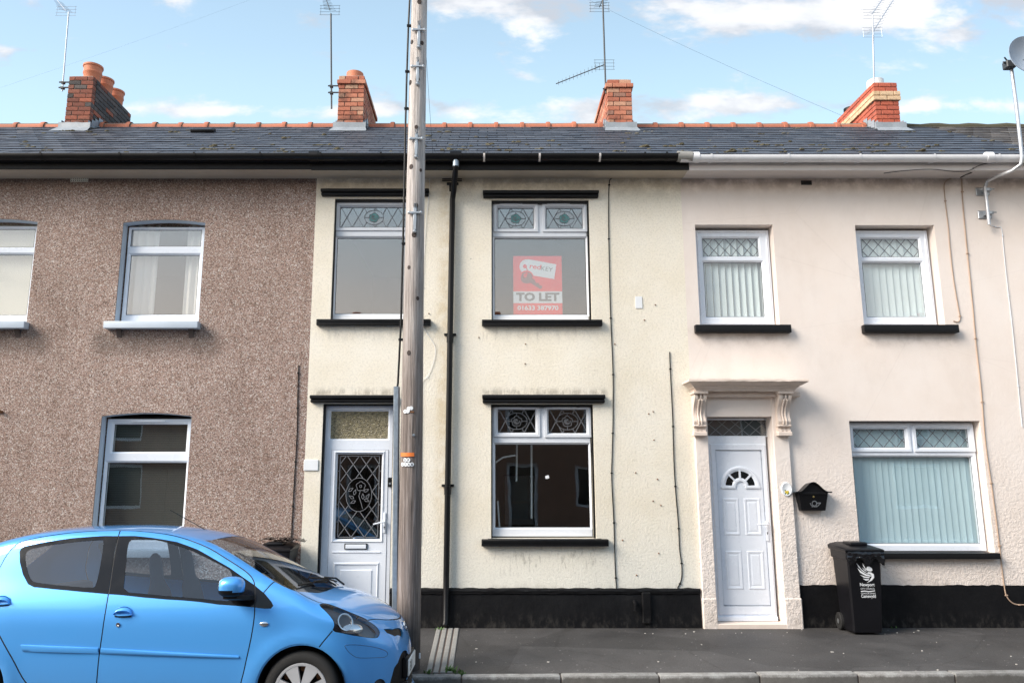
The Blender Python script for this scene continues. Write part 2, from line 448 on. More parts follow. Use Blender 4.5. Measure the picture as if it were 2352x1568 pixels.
# bricks: per-brick colour, sooty patches
def bricks(name, stops, soot=.5, sootcol=(.035, .028, .026)):
    t, b, o = new_mat(name); v = t.coord()
    r = t.node('ShaderNodeObjectInfo').outputs['Random']; loc = t.node('ShaderNodeObjectInfo').outputs['Location']
    n = t.noise(v, 26, 5, .65); c = t.ramp(r, stops)
    c = t.mixc(1.0, c, t.ramp(n, [(.3, .72), (.5, 1.0), (.7, 1.15)]), 'MULTIPLY')
    wv = t.node('ShaderNodeVectorMath', operation='ADD'); t.put(wv.inputs[0], v); t.put(wv.inputs[1], loc)
    sm = t.smooth(t.noise(wv.outputs[0], 2.6, 5, .65), .52, .72)
    c = t.mixc(t.mul(sm, soot), c, (*sootcol, 1))
    t.put(b.inputs['Base Color'], c); b.inputs['Roughness'].default_value = .85
    t.put(b.inputs['Normal'], t.bump(n, .4, .006))
bricks('brick_dark', [(0, (.16, .05, .033)), (.4, (.25, .075, .045)), (.75, (.34, .10, .055)), (1, (.14, .065, .05))], .75)
bricks('brick_orange', [(0, (.36, .12, .075)), (.35, (.46, .16, .095)), (.7, (.53, .21, .13)), (.9, (.55, .33, .22)), (1, (.22, .10, .08))], .75)
bricks('brick_red', [(0, (.44, .105, .06)), (.5, (.52, .13, .075)), (1, (.40, .10, .065))], .25)
bricks('brick_buff', [(0, (.60, .42, .25)), (1, (.68, .50, .33))], .1)
bricks('brick_shade_soot', [(0, (.05, .045, .045)), (.5, (.085, .075, .075)), (1, (.13, .10, .09))], .6)  # shaded chimney side put into the brick colour; also a few sooty front bricks

# slates: per-slate tone, gloss and lichen
t, b, o = new_mat('slate'); v = t.coord()
oi = t.node('ShaderNodeObjectInfo'); r = oi.outputs['Random']
n = t.noise(v, 30, 5, .65)
c = t.ramp(r, [(0, (.052, .060, .080)), (.35, (.070, .080, .104)), (.65, (.085, .096, .121)), (.88, (.070, .074, .09)), (1, (.11, .12, .145))])
c = t.mixc(1.0, c, t.ramp(n, [(.3, .75), (.5, 1.0), (.7, 1.2)]), 'MULTIPLY')
wv = t.node('ShaderNodeVectorMath', operation='ADD'); t.put(wv.inputs[0], v); t.put(wv.inputs[1], oi.outputs['Location'])
li = t.smooth(t.noise(wv.outputs[0], 9, 6, .7), .60, .72)
c = t.mixc(t.mul(li, .5), c, (.15, .14, .10, 1))
t.put(b.inputs['Base Color'], c); t.put(b.inputs['Roughness'], t.math('MULTIPLY_ADD', n, .3, .34))
t.put(b.inputs['Normal'], t.bump(n, .25, .006))
plain('roof_felt', (.03, .03, .034), .9)
t, b, o = new_mat('slate_brown'); v = t.coord()
oi = t.node('ShaderNodeObjectInfo'); r = oi.outputs['Random']
n = t.noise(v, 30, 5, .65)
c = t.ramp(r, [(0, (.05, .043, .040)), (.5, (.085, .075, .07)), (.8, (.12, .105, .095)), (1, (.16, .15, .14))])
c = t.mixc(1.0, c, t.ramp(n, [(.3, .7), (.5, 1.0), (.7, 1.25)]), 'MULTIPLY')
t.put(b.inputs['Base Color'], c); b.inputs['Roughness'].default_value = .6
t.put(b.inputs['Normal'], t.bump(n, .25, .006))

# asphalt footway and road
def asphalt(name, c0, c1, flecks=True):
    t, b, o = new_mat(name); v = t.coord(); x_, y_, z_ = t.sep(v)
    big = t.noise(v, 1.3, 6, .65); fine = t.noise(v, 85, 5, .75)
    c = t.ramp(big, [(.3, c0), (.7, c1)])
    c = t.mixc(1.0, c, t.ramp(fine, [(.3, .62), (.5, 1.0), (.68, 1.5)]), 'MULTIPLY')
    if flecks:
        pa = t.sep(t.voro(t.mapped(v, scale=(.5, .8, 1), loc=(.4, .3, 0)), 1.0, 'F1', 'Color'))[0]
        c = t.mixc(1.0, c, t.ramp(pa, [(0, .78), (.5, 1.0), (1, 1.22)]), 'MULTIPLY')
        ck_ = t.voro(t.add if False else t.mapped(v, scale=(.55, .9, 1)), 1.3, 'DISTANCE_TO_EDGE', 'Distance'); cn = t.noise(v, 14, 4, .7)
        c = t.mixc(t.mul(t.math('SUBTRACT', 1.0, t.smooth(t.add(ck_, t.mul(t.math('SUBTRACT', cn, .5), .06)), 0.003, .010)), .35), c, (.02, .019, .018, 1))
        vo = t.voro(v, 9, 'F1', 'Distance'); vr = t.sep(t.voro(v, 9, 'F1', 'Color'))[0]
        fl = t.mul(t.math('SUBTRACT', 1.0, t.smooth(vo, .05, .11)), t.smooth(vr, .55, .6))
        c = t.mixc(t.mul(fl, .75), c, (.34, .33, .32, 1))
        vo = t.voro(v, 21, 'F1', 'Distance'); vr = t.sep(t.voro(v, 21, 'F1', 'Color'))[1]
        fl = t.mul(t.math('SUBTRACT', 1.0, t.smooth(vo, .06, .14)), t.smooth(vr, .78, .8))
        c = t.mixc(t.mul(fl, .8), c, (.42, .40, .36, 1))
        dirt = t.mul(t.smooth(y_, -.28, -.02), t.smooth(t.noise(v, 9, 5, .7), .4, .65))
        c = t.mixc(t.mul(dirt, .5), c, (.045, .04, .03, 1))
    t.put(b.inputs['Base Color'], c); t.put(b.inputs['Roughness'], t.math('MULTIPLY_ADD', big, .3, .55))
    t.put(b.inputs['Normal'], t.bump(fine, .5, .006))
asphalt('footway_asphalt', (.036, .0345, .035), (.074, .071, .071))
asphalt('road_asphalt', (.045, .045, .047), (.065, .064, .065), False)
plain('ground_earth', (.09, .085, .07), .95, var=.3, scale=1)
t, b, o = new_mat('kerb_stone'); v = t.coord()
n = t.noise(v, 9, 6, .7); f = t.noise(v, 120, 3, .6)
r = t.node('ShaderNodeObjectInfo').outputs['Random']
c = t.ramp(n, [(.3, (.17, .165, .155)), (.5, (.27, .265, .255)), (.68, (.36, .36, .35))])
c = t.mixc(1.0, c, t.ramp(f, [(.3, .75), (.7, 1.25)]), 'MULTIPLY')
c = t.mixc(1.0, c, t.ramp(r, [(0, .8), (1, 1.15)]), 'MULTIPLY')
gz_ = t.sep(v)[2]; c = t.mixc(t.mul(t.smooth(t.add(gz_, t.mul(t.math('SUBTRACT', n, .5), .05)), -.042, -.062), .8), c, (.075, .07, .064, 1))     # road grime on the lower stone
t.put(b.inputs['Base Color'], c); b.inputs['Roughness'].default_value = .85
t.put(b.inputs['Normal'], t.bump(t.add(n, f), .5, .01))

# weathered pole timber: grey above, brown below, splits
t, b, o = new_mat('pole_wood'); v = t.coord(); x_, y_, z_ = t.sep(v)
gv = t.mapped(v, scale=(26, 26, 1.1)); g = t.noise(gv, 1.6, 7, .7, .4); g2 = t.noise(t.mapped(v, scale=(60, 60, 1.6)), 1.5, 4, .6)
grey = t.ramp(g, [(.3, (.22, .195, .185)), (.5, (.48, .44, .415)), (.68, (.68, .64, .615))])
brown = t.ramp(g, [(.3, (.08, .062, .052)), (.5, (.205, .165, .143)), (.7, (.36, .31, .285))])
c = t.mixc(t.smooth(t.add(z_, t.mul(t.noise(v, 1.2, 4, .6), 1.6)), 6.2, 2.6), grey, brown)
wet = t.math('SUBTRACT', 1.0, t.smooth(t.add(z_, t.mul(t.noise(v, 3, 4, .6), .5)), .45, .95))
c = t.mixc(t.mul(wet, .85), c, (.022, .020, .020, 1))
split = t.smooth(g2, .66, .72)
c = t.mixc(t.mul(split, .6), c, (.04, .035, .03, 1))
t.put(b.inputs['Base Color'], c); b.inputs['Roughness'].default_value = .8
t.put(b.inputs['Normal'], t.bump(t.add(g, g2), .7, .014))

# window glass: clear, with the strong mirror of double glazing
def glazing(name, refl=.12, tint=(1, 1, 1), rough=0.0, wav=0.0, mix_body=None):
    m = bpy.data.materials.new(name); m.use_nodes = True; M[name] = m
    t = NT(m.node_tree); t.n.clear(); o = t.node('ShaderNodeOutputMaterial')
    tr = t.node('ShaderNodeBsdfTransparent'); tr.inputs[0].default_value = (*tint, 1)
    gl = t.node('ShaderNodeBsdfGlossy'); gl.inputs['Roughness'].default_value = rough; gl.inputs[0].default_value = (.97, .97, .97, 1)
    fr = t.node('ShaderNodeLayerWeight'); fr.inputs[0].default_value = .5
    if wav:
        t.put(gl.inputs['Normal'], t.bump(t.noise(t.coord(), 1.7, 2, .5), wav, .05))
    f = t.math('ADD', t.mul(t.math('POWER', fr.outputs['Facing'], 5.0), .9 - refl), refl, clamp=True)      # Schlick
    mx = t.node('ShaderNodeMixShader'); t.put(mx.inputs[0], f)
    t.l.new(tr.outputs[0], mx.inputs[1]); t.l.new(gl.outputs[0], mx.inputs[2])
    t.l.new(mx.outputs[0], o.inputs[0])
    return t
glazing('glass', .10, (.95, .97, .96), 0, .012)
glazing('glass_mirror', .18, (.94, .94, .93), 0, .035)
glazing('glass_dark', .08, (.94, .96, .96), 0, .03)
glazing('car_glass', .075, (.66, .76, .84), 0, .01)
glazing('car_glass_tint', .10, (.40, .44, .47), 0, .01)
glazing('lamp_glass', .06, (.86, .88, .9))
# obscure bumpy glass of the fanlight
t, b, o = new_mat('glass_obscure'); v = t.coord()
n = t.noise(t.mapped(v, scale=(1, 1, 1.6)), 34, 3, .6, .8)
t.put(b.inputs['Base Color'], t.ramp(t.add(n, t.mul(t.sep(v)[2], .0)), [(.35, (.10, .085, .05)), (.65, (.40, .34, .20))]))
b.inputs['Roughness'].default_value = .12; t.put(b.inputs['Normal'], t.bump(n, 1.0, .02))

# metallic blue car paint
t, b, o = new_mat('car_paint'); v = t.coord()
n = t.noise(v, 900, 2, .5); dirt = t.smooth(t.sep(v)[2], .55, .12)
c = t.mixc(t.mul(dirt, t.mul(t.noise(v, 5, 5, .65), .35)), (.085, .39, .90, 1), (.12, .13, .14, 1))
t.put(b.inputs['Base Color'], c)
b.inputs['Metallic'].default_value = .35; t.put(b.inputs['Roughness'], t.math('MULTIPLY_ADD', n, .12, .30))
b.inputs['Coat Weight'].default_value = 1.0; b.inputs['Coat Roughness'].default_value = .04
plain('litter_chip', (.50, .48, .44), .8, var=.4, scale=3)
# ------------------------------------------------------------------ ground, road, footway, kerb
def kerbY(X): return -2.15 + .025 * X
b = MB(); b.box(-700, 700, -700, 700, -.8, -.5); kind(b.build('ground', 'ground_earth'), 'structure')
def ribbon(name, mat, prof, x0=-60, x1=60, n=2):
    m = MB(); m.loft([[(x0 + (x1 - x0) * i / n, (y + (kerbY(x0 + (x1 - x0) * i / n) + 2.15 if k else 0)), z) for (y, z, k) in prof] for i in range(n + 1)], False, False)
    return kind(m.build(name, mat), 'structure')
ribbon('road', 'road_asphalt', [(-2.15, -.5, 1), (-2.15, -.178, 1), (-3.45, -.110, 0), (-4.6, -.066, 0), (-5.8, -.11, 0), (-7.1, -.18, 0), (-7.1, -.5, 0)])
ribbon('pavement', 'footway_asphalt', [(.02, -.5, 0), (.02, 0.0, 0), (-2.025, -.034, 1), (-2.025, -.5, 1)], n=8)
ribbon('far_pavement', 'footway_asphalt', [(-7.22, -.5, 0), (-7.22, -.05, 0), (-13.3, -.0, 0), (-13.3, -.5, 0)])
kerb = bpy.data.objects.new('kerb', None); COL.objects.link(kerb); kind(kerb, 'structure')
# joints of the near kerb, traced on its top
kx = sorted([P(px, 1550, -2.14)[0] for px in (1060, 1289, 1516, 1750, 1980, 2208)])
st = (kx[-1] - kx[0]) / 5
xs = [kx[0] - st * i for i in range(9, 0, -1)] + kx + [kx[-1] + st * i for i in range(1, 4)]
for a, c in zip(xs, xs[1:]):
    m = MB(); g = .006
    m.box(a + g, c - g, -.062, .062, -.36, -.030 + rnd.uniform(-.004, .004), .014, 2)
    for v in m.bm.verts: v.co.y += -2.088 + .025 * v.co.x + rnd.uniform(-.0015, .0015)
    m.build('kerb_stone', 'kerb_stone', kerb, 40)
m = MB(); m.box(xs[0], xs[-1], -.05, .04, -.36, -.045)
for v in m.bm.verts: v.co.y += -2.088 + .025 * v.co.x
m.build('kerb_mortar', 'mortar_dark', kerb)
m = MB(); m.box(-60, 60, -7.225, -7.1, -.4, -.045, .012); kind(m.build('far_kerb', 'concrete'), 'structure')

# concrete drain slab across the footway
dA, dB = (1001, 1447.5), (1053.5, 1447.5)
def gz(px, py, Z):
    r = ray(px, py); tt = (Z - CAM_H) / r.z; return r.x * tt, r.y * tt - CAM_D
ux0, ux1 = gz(1001, 1449, 0)[0], gz(1053, 1449, 0)[0]
lx0, lx1 = gz(977, 1549, -.03)[0], gz(1038, 1549, -.03)[0]
dr = thing('drain_channel', 'pale ribbed concrete drain slab crossing the footway below the black downpipe', 'drain', ((ux0 + ux1) / 2, -1, 0))
def dpt(s_, y):
    k = (y + .06) / (-2.02 + .06)
    return ux0 + (lx0 - ux0) * k + s_ * ((ux1 - ux0) + ((lx1 - lx0) - (ux1 - ux0)) * k)
for i in range(4):
    m = MB(); a, c = i / 3.72 , i / 3.72 + .195
    for ya, yb in ((-.07, -.70), (-.704, -1.35), (-1.354, -2.02)):
        zt = lambda y: .012 + (-.034) * (-y / 2.025)
        q = []
        for y in (ya, yb):
            q.append([(dpt(a, y), y, zt(y) - .06), (dpt(a, y), y, zt(y) - .004), (dpt(a, y) + .006, y, zt(y)), (dpt(c, y) - .006, y, zt(y)), (dpt(c, y), y, zt(y) - .004), (dpt(c, y), y, zt(y) - .06)])
        m.loft(q)
    m.build('rib', 'concrete', dr, 30)
m = MB(); m.loft([[(dpt(-.01, y), y, -.06), (dpt(-.01, y), y, .003 - .0168 * -y), (dpt(1.01, y), y, .003 - .0168 * -y), (dpt(1.01, y), y, -.06)] for y in (-.065, -2.022)])
m.build('channel_bed', 'mortar_dark', dr)
# weeds
def weed(px, py, n, h, label, Z=0):
    x, y = gz(px, py, Z); m = MB()
    for i in range(n):
        a = rnd.uniform(0, 6.28); l = h * rnd.uniform(.4, 1); q = Vector((x + rnd.gauss(0, .03), y + rnd.gauss(0, .015), Z - .01))
        tip = q + Vector((math.cos(a) * l * .6, math.sin(a) * l * .4, l)); wd = Vector((-math.sin(a), math.cos(a), 0)) * .006
        md = (q + tip) / 2 + Vector((0, 0, l * .15))
        m.poly([q - wd, q + wd, md + wd * 1.3, tip, md - wd * 1.3])
    o = m.build('weed', 'weed'); tag(o, label, 'weed')
weed(1033, 1542, 34, .075, 'leafy green weed at the kerb end of the drain slab', -.03)
weed(1056, 1546, 22, .06, 'low green weed just right of the drain slab at the kerb', -.03)
weed(983, 1546, 18, .06, 'sparse grassy weed at the pole side of the drain slab', -.03)
weed(1012, 1446, 16, .05, 'tiny weed at the wall where the downpipe ends', 0)
weed(2050, 1441, 8, .04, 'tiny weed along the wall foot behind the open bin', 0)

m = MB()
for i in range(50):
    X = rnd.uniform(-1.0, 8.5); y = rnd.choice([rnd.uniform(-2.0, -.06), rnd.uniform(-.35, -.03), rnd.uniform(-2.0, -1.5)]); s_ = rnd.uniform(.003, .009) * rnd.choice([1, 1, 1.6]); z = -.034 * (-y / 2.025)
    m.box(-s_, s_, -s_ * .7, s_ * .7, -.002, .004, 0, 1, Matrix.Translation((X, y, z)) @ Matrix.Rotation(rnd.uniform(0, 3), 4, 'Z'))
kind(m.build('litter', 'litter_chip'), 'stuff')
# ------------------------------------------------------------------ houses
X_CL, X_CR = -2.219, 2.527            # party lines of the cream house
X_LL, X_PR = -6.98, 7.23
SOFF = 5.575
RIDGE_Y, RIDGE_Z, EAVE_Y, EAVE_Z = 2.40, 7.47, -.37, 5.735
SL = (RIDGE_Z - EAVE_Z) / (RIDGE_Y - EAVE_Y); SANG = math.atan(SL)
def roofz(y): return EAVE_Z + (y - EAVE_Y) * SL

def house(name, label, x0, x1):
    return thing(name, label, 'house', ((x0 + x1) / 2, 0, 0))
H_pebble = house('pebbledash_house', 'brown pebbledash terraced house behind the blue car', X_LL, X_CL)
H_cream = house('cream_house', 'cream roughcast terraced house with black window hoods and a letting sign', X_CL, X_CR)
H_pink = house('pink_house', 'pale pink rendered terraced house with corbelled door hood', X_CR, X_PR)
H_far = house('slate_house', 'terraced house under a brown slate roof beyond the satellite dish', X_PR, X_PR + 4.7)
H_left = house('slate_house', 'terraced house whose slate roof lies beyond the three-pot chimney', X_LL - 4.7, X_LL)

def shell(h, x0, x1, wallmat, holes, ext=None):
    m = MB(); m.plate((x0, x1, -.3, SOFF), holes, 0.0, .28); wl = m.build('wall', wallmat, h)
    m = MB()
    g = .004
    m.box(x0 + g, x0 + .10, .29, 5.1, -.3, 5.5); m.box(x1 - .10, x1 - g, .29, 5.1, -.3, 5.5)
    m.box(x0 + .11, x1 - .11, 4.3, 4.4, -.3, 5.5)
    m.box(x0 + .11, x1 - .11, .29, 4.29, 2.80, 2.92); m.box(x0 + .11, x1 - .11, .29, 4.29, 5.40, 5.5); m.box(x0 + .11, x1 - .11, .29, 4.29, -.3, .05)
    m.build('interior', 'interior_wall', h)
    m = MB(); m.box(x0 + g, x1 - g, 5.11, 5.3, -.3, 5.5); m.build('back_wall', wallmat, h)
    return wl

def roof(h, x0, x1, mat='slate', ridge=True, skip=None, x_clip=None):
    """rafters' underlay, slates one by one, ridge tiles"""
    m = MB(); n = .03
    m.prism([(EAVE_Y + .03, EAVE_Z - n - .02), (RIDGE_Y, RIDGE_Z - n), (5.4, RIDGE_Z - n - (5.4 - RIDGE_Y) * SL), (5.4, RIDGE_Z - n - .1 - (5.4 - RIDGE_Y) * SL), (RIDGE_Y, RIDGE_Z - n - .12), (EAVE_Y + .03, EAVE_Z - n - .06)],
            lambda p: (x0 + .002, p[0], p[1]), lambda p: (x1 - .002, p[0], p[1]))
    rf = m.build('roof', 'roof_felt', h)
    length = (RIDGE_Y - EAVE_Y) / math.cos(SANG); rows = 14; ex = (length - .04) / rows
    sw = (x1 - x0) / round((x1 - x0) / .275)
    me = []
    for k in range(3):
        mb = MB(); mb.box(-sw / 2 + .004, sw / 2 - .004, 0, ex + .09, 0, .017)
        for v in mb.bm.verts:
            v.co.x += rnd.uniform(-.002, .002); v.co.y += rnd.uniform(-.004, .004) if v.co.y < .1 else 0
        bmesh.ops.recalc_face_normals(mb.bm, faces=mb.bm.faces)
        q = bpy.data.meshes.new('slate'); mb.bm.to_mesh(q); mb.bm.free(); q.materials.append(M[mat]); me.append(q)
        mb = MB(); mb.box(-sw / 4 + .004, sw / 4 - .004, 0, ex + .09, 0, .017)
        bmesh.ops.recalc_face_normals(mb.bm, faces=mb.bm.faces)
        q = bpy.data.meshes.new('slate'); mb.bm.to_mesh(q); mb.bm.free(); q.materials.append(M[mat]); me.append(q)
    ncol = round((x1 - x0) / sw)
    for r in range(rows):
        s0 = r * ex; off = .5 if r % 2 else 0
        cells = [(i + .5, 0) for i in range(ncol)] if not r % 2 else [(.25, 1)] + [(i + 1.0, 0) for i in range(ncol - 1)] + [(ncol - .25, 1)]
        for cx, half in cells:
            x = x0 + cx * sw
            if x < -8.9 or x > 9.3: continue
            y = EAVE_Y + s0 * math.cos(SANG); z = EAVE_Z + s0 * math.sin(SANG)
            if skip and any(a < x < c and y0 < y + .05 < y1 for a, c, y0, y1 in skip): continue
            o = bpy.data.objects.new('slate', me[rnd.randrange(3) * 2 + half]); COL.objects.link(o); o.parent = rf
            dipz = .018 * math.sin(x * 1.1 + 1) * math.sin(s0)
            o.location = (x, y + rnd.uniform(-.004, .004), z + .006 + rnd.uniform(0, .002) + dipz * .3)
            o.rotation_euler = (SANG - .06 + rnd.uniform(-.004, .004), rnd.uniform(-.004, .004), rnd.uniform(-.006, .006))
    return rf

def ridge_tiles(rf, x0, x1, mat='terracotta', skips=()):
    n = round((x1 - x0) / .44); st = (x1 - x0) / n
    mb = MB()
    prof = [(math.cos(a) * .115, math.sin(a) * .115) for a in [R(-18 + 216 * k / 12) for k in range(13)]]
    rings = []
    for x, sc in ((-st / 2 + .004, .94), (st / 2 - .075, .96), (st / 2 - .07, 1.12), (st / 2 - .03, 1.16), (st / 2 - .005, 1.10)):
        rings.append([(x, p[0] * sc, p[1] * sc) for p in prof])
    mb.loft(rings, False, False)
    bmesh.ops.recalc_face_normals(mb.bm, faces=mb.bm.faces)
    me = bpy.data.meshes.new('ridge_tile'); mb.bm.to_mesh(me); mb.bm.free(); me.materials.append(M[mat]); me.shade_smooth(); me.set_sharp_from_angle(angle=R(35))
    for i in range(n):
        x = x0 + (i + .5) * st
        if any(a < x < c for a, c in skips): continue
        o = bpy.data.objects.new('ridge_tile', me); COL.objects.link(o); o.parent = rf
        o.location = (x, RIDGE_Y, RIDGE_Z - .055 + rnd.uniform(-.006, .006)); o.rotation_euler = (rnd.uniform(-.04, .04), rnd.uniform(-.012, .012), rnd.uniform(-.01, .01))
    m = MB(); m.box(x0, x1, RIDGE_Y - .09, RIDGE_Y + .09, RIDGE_Z - .1, RIDGE_Z + .02)
    if not skips: m.build('ridge_bedding', 'mortar', rf)
    else: m.bm.free()

def moss_on(rf, x0, x1, n):
    mb = MB()
    for i in range(n):
        x = rnd.uniform(x0, x1); s_ = rnd.choice([rnd.uniform(.05, .9), rnd.uniform(.1, 2.9)])
        y = EAVE_Y + s_ * math.cos(SANG); z = roofz(y) + .012
        for k in range(rnd.randint(1, 5)):
            a = rnd.uniform(.012, .032)
            Mx = Matrix.Translation((x + rnd.gauss(0, .045), y + rnd.gauss(0, .012), z + rnd.uniform(0, .006))) @ Matrix.Diagonal((a * 1.5, a * .8, a * .7, 1)) @ Matrix.Rotation(rnd.uniform(0, 3), 4, 'Z')
            bmesh.ops.create_icosphere(mb.bm, subdivisions=1, radius=1, matrix=Mx)
    for v in mb.bm.verts: v.co += Vector((rnd.uniform(-1, 1), rnd.uniform(-1, 1), rnd.uniform(-1, 1))) * .004
    kind(mb.build('moss', 'moss', rf), 'stuff')

# chimney stacks: (front-face pixels) -> bricks round a mortar core
def chimney(h, pxL, pxR, pyT, pyB, dep, mats, corbel=(), pots=(), buff=(), core='mortar_dark', right_shade=False, flash='lead_flash'):
    Yf = 2.02
    X0, X1 = P(pxL, (pyT + pyB) / 2, Yf)[0], P(pxR, (pyT + pyB) / 2, Yf)[0]
    Zt = P((pxL + pxR) / 2, pyT, Yf)[1]; Zb = roofz(Yf) - .05
    Y1 = Yf + dep
    m = MB(); m.box(X0 + .012, X1 - .012, Yf + .012, Y1 - .012, Zb - 1.0, Zt - .01)
    ch = m.build('chimney', core, h)
    nC = max(8, round((Zt - Zb) / .078)); ch_h = (Zt - Zb) / nC
    cache = {}
    def brick(axis, cx, cy, cz, L, mat):
        k = (axis, round(L, 3), mat)
        if k not in cache:
            mb = MB(); a, c = (L / 2 - .005, .05) if axis == 'x' else (.05, L / 2 - .005)
            mb.box(-a, a, -c, c, -ch_h / 2 + .005, ch_h / 2 - .005, .004)
            for v in mb.bm.verts: v.co += Vector((rnd.uniform(-1, 1), rnd.uniform(-1, 1), rnd.uniform(-1, 1))) * .0018
            bmesh.ops.recalc_face_normals(mb.bm, faces=mb.bm.faces)
            me = bpy.data.meshes.new('brick'); mb.bm.to_mesh(me); mb.bm.free(); me.materials.append(M[mat]); cache[k] = me
        o = bpy.data.objects.new('brick', cache[k]); COL.objects.link(o); o.parent = ch
        o.location = (cx + rnd.uniform(-.002, .002), cy + rnd.uniform(-.002, .002), cz)
    for i in range(nC):
        z = Zb + (i + .5) * ch_h; j = nC - 1 - i
        e = corbel[j] if j < len(corbel) else 0
        mt = mats if j not in buff else 'brick_buff'
        x0, x1, y0, y1 = X0 - e, X1 + e, Yf - e, Y1 + e
        if j < len(corbel) and e: pass
        Wd = x1 - x0
        cuts = [0, .225, .45] if i % 2 else [0, .115, .34]
        cuts = [c * Wd / .45 for c in cuts] + [Wd]
        cuts = [c for c in cuts if c < Wd - .03] + [Wd]
        for a, c in zip(cuts, cuts[1:]): brick('x', x0 + (a + c) / 2, y0 + .05, z, c - a, mt if rnd.random() > .12 or right_shade is False else 'brick_shade_soot'); 
        Ld = y1 - y0 - .1; nb = round(Ld / .225); bl = Ld / nb
        offs = 0 if i % 2 else bl / 2
        ys = sorted({0, *[min(max(k * bl + offs, 0), Ld) for k in range(nb + 1)], Ld})
        ys = [q for n_, q in enumerate(ys) if n_ == 0 or q - ys[n_ - 1] > .03]
        for a, c in zip(ys, ys[1:]):
            brick('y', x0 + .05, y0 + .1 + (a + c) / 2, z, c - a, mt)
            brick('y', x1 - .05, y0 + .1 + (a + c) / 2, z, c - a, 'brick_shade_soot' if right_shade and rnd.random() < .9 else mt)  # right face in shade is painted with darker bricks
        if z > RIDGE_Z - .3:
            nb = max(2, round(Wd / .225))
            for k in range(nb): brick('x', x0 + (k + .5) * Wd / nb, y1 - .05, z, Wd / nb, mt)
    # mortar flaunching
    m = MB(); e = corbel[0] if corbel else 0
    m.loft([[(X0 - e + q, Yf - e + q, z), (X1 + e - q, Yf - e + q, z), (X1 + e - q, Y1 + e - q, z), (X0 - e + q, Y1 + e - q, z)] for q, z in ((.012, Zt - .004), (.05, Zt + .025), (.12, Zt + .04))])
    m.build('flaunching', 'mortar', ch)
    for (fy, r, hgt, mat, lip) in pots:
        m = MB(); T = Matrix.Translation(((X0 + X1) / 2 + (.03 if len(pots) > 2 else 0), Yf + fy * dep, Zt + .02))
        if lip: prof = [(r * .86, 0), (r * .9, hgt * .45), (r * .98, hgt * .5), (r * .98, hgt * .57), (r * .92, hgt * .6), (r * .95, hgt * .86), (r * 1.04, hgt * .9), (r * 1.04, hgt), (r * .88, hgt), (r * .85, hgt * .5), (.01, hgt * .35)]
        else: prof = [(r, 0), (r, hgt), (r * .86, hgt), (r * .84, hgt * .4), (.01, hgt * .3)]
        m.lathe(prof, 24, T); m.build('chimney_pot', mat, ch, 40)
    # lead apron and stepped side flashings
    g = .006
    m = MB(); nrm = Vector((0, -math.sin(SANG), math.cos(SANG)))
    def on(y, lift): return (y, roofz(y) + lift)
    rows = [(Yf - .055 - g, roofz(Yf - .055) + .14), (Yf - .062 - g, roofz(Yf - .055) + .05), (Yf - .17, roofz(Yf - .17) + .028), (Yf - .25, roofz(Yf - .25) + .024)]
    nx = 7
    m.loft([[(X0 - .05 + (X1 - X0 + .1) * i / nx + (.0 if 0 < i < nx else (-.03 if i == 0 else .03) * (k > 1)), y + rnd.uniform(-.006, .006), z + rnd.uniform(-.004, .006)) for i in range(nx + 1)] for k, (y, z) in enumerate(rows)], False, False)
    m.build('flashing', flash, ch, 40)
    for sgn, xf in ((-1, X0), (1, X1)):
        y = Yf - .06
        k = 0
        while y < RIDGE_Y - .05:
            y2 = y + .105
            m = MB(); x = xf + sgn * (.008 + .004 * (k % 2))
            za, zb = roofz(y) + .01, roofz(y2) + .01
            tilt = sgn * .05
            m.loft([[(x, y, za + .17), (x, y2 + .02, zb + .12)], [(x + sgn * .004, y, za + .03), (x + sgn * .004, y2 + .02, zb + .03)], [(x + tilt, y, za + .022), (x + tilt, y2 + .02, zb + .022)]], False, False)
            m.build('flashing', flash, ch)
            y = y2; k += 1
    return X0, X1, Zt, Zb, ch, Yf, Y1
plain('glass_black', (.012, .013, .014), .06)
# ------------------------------------------------------------------ windows and doors
YF = .085                              # face of the window frames, set back in the reveal
def lattice_segs(r, nx, slope=None, phase=0.0):
    """diagonal lead lines clipped to rect r"""
    x0, x1, z0, z1 = r; w_, h_ = x1 - x0, z1 - z0
    px = w_ / nx; k = slope if slope else h_ / px
    segs = []
    for sg in (1, -1):
        c = -nx * 6
        while c < nx * 6:
            xa = x0 + (c + phase) * px
            # line z = z0 + sg*k*(x-xa)
            pts = []
            for x in (x0, x1):
                z = z0 + sg * k * (x - xa)
                if z0 - 1e-9 <= z <= z1 + 1e-9: pts.append((x, z))
            for z in (z0, z1):
                x = xa + (z - z0) / (sg * k)
                if x0 < x < x1: pts.append((x, z))
            if len(pts) >= 2: segs.append((pts[0], pts[1]))
            c += 1
    return segs
def lead(parent, segs, y, wd=.008, mat='lead_came', name='lead_lattice'):
    m = MB()
    for (a, c) in segs:
        d_ = Vector((c[0] - a[0], c[1] - a[1]))
        if d_.length < .004: continue
        n_ = Vector((-d_.y, d_.x)).normalized() * wd / 2
        q = [(a[0] + n_.x, a[1] + n_.y), (c[0] + n_.x, c[1] + n_.y), (c[0] - n_.x, c[1] - n_.y), (a[0] - n_.x, a[1] - n_.y)]
        m.prism(q, lambda p: (p[0], y, p[1]), lambda p: (p[0], y - .003, p[1]))
    return m.build(name, mat, parent)
def arc_pts(cx, cz, rx, rz, a0, a1, n=10):
    return [(cx + rx * math.cos(a0 + (a1 - a0) * i / n), cz + rz * math.sin(a0 + (a1 - a0) * i / n)) for i in range(n + 1)]
def chain(p): return list(zip(p, p[1:]))
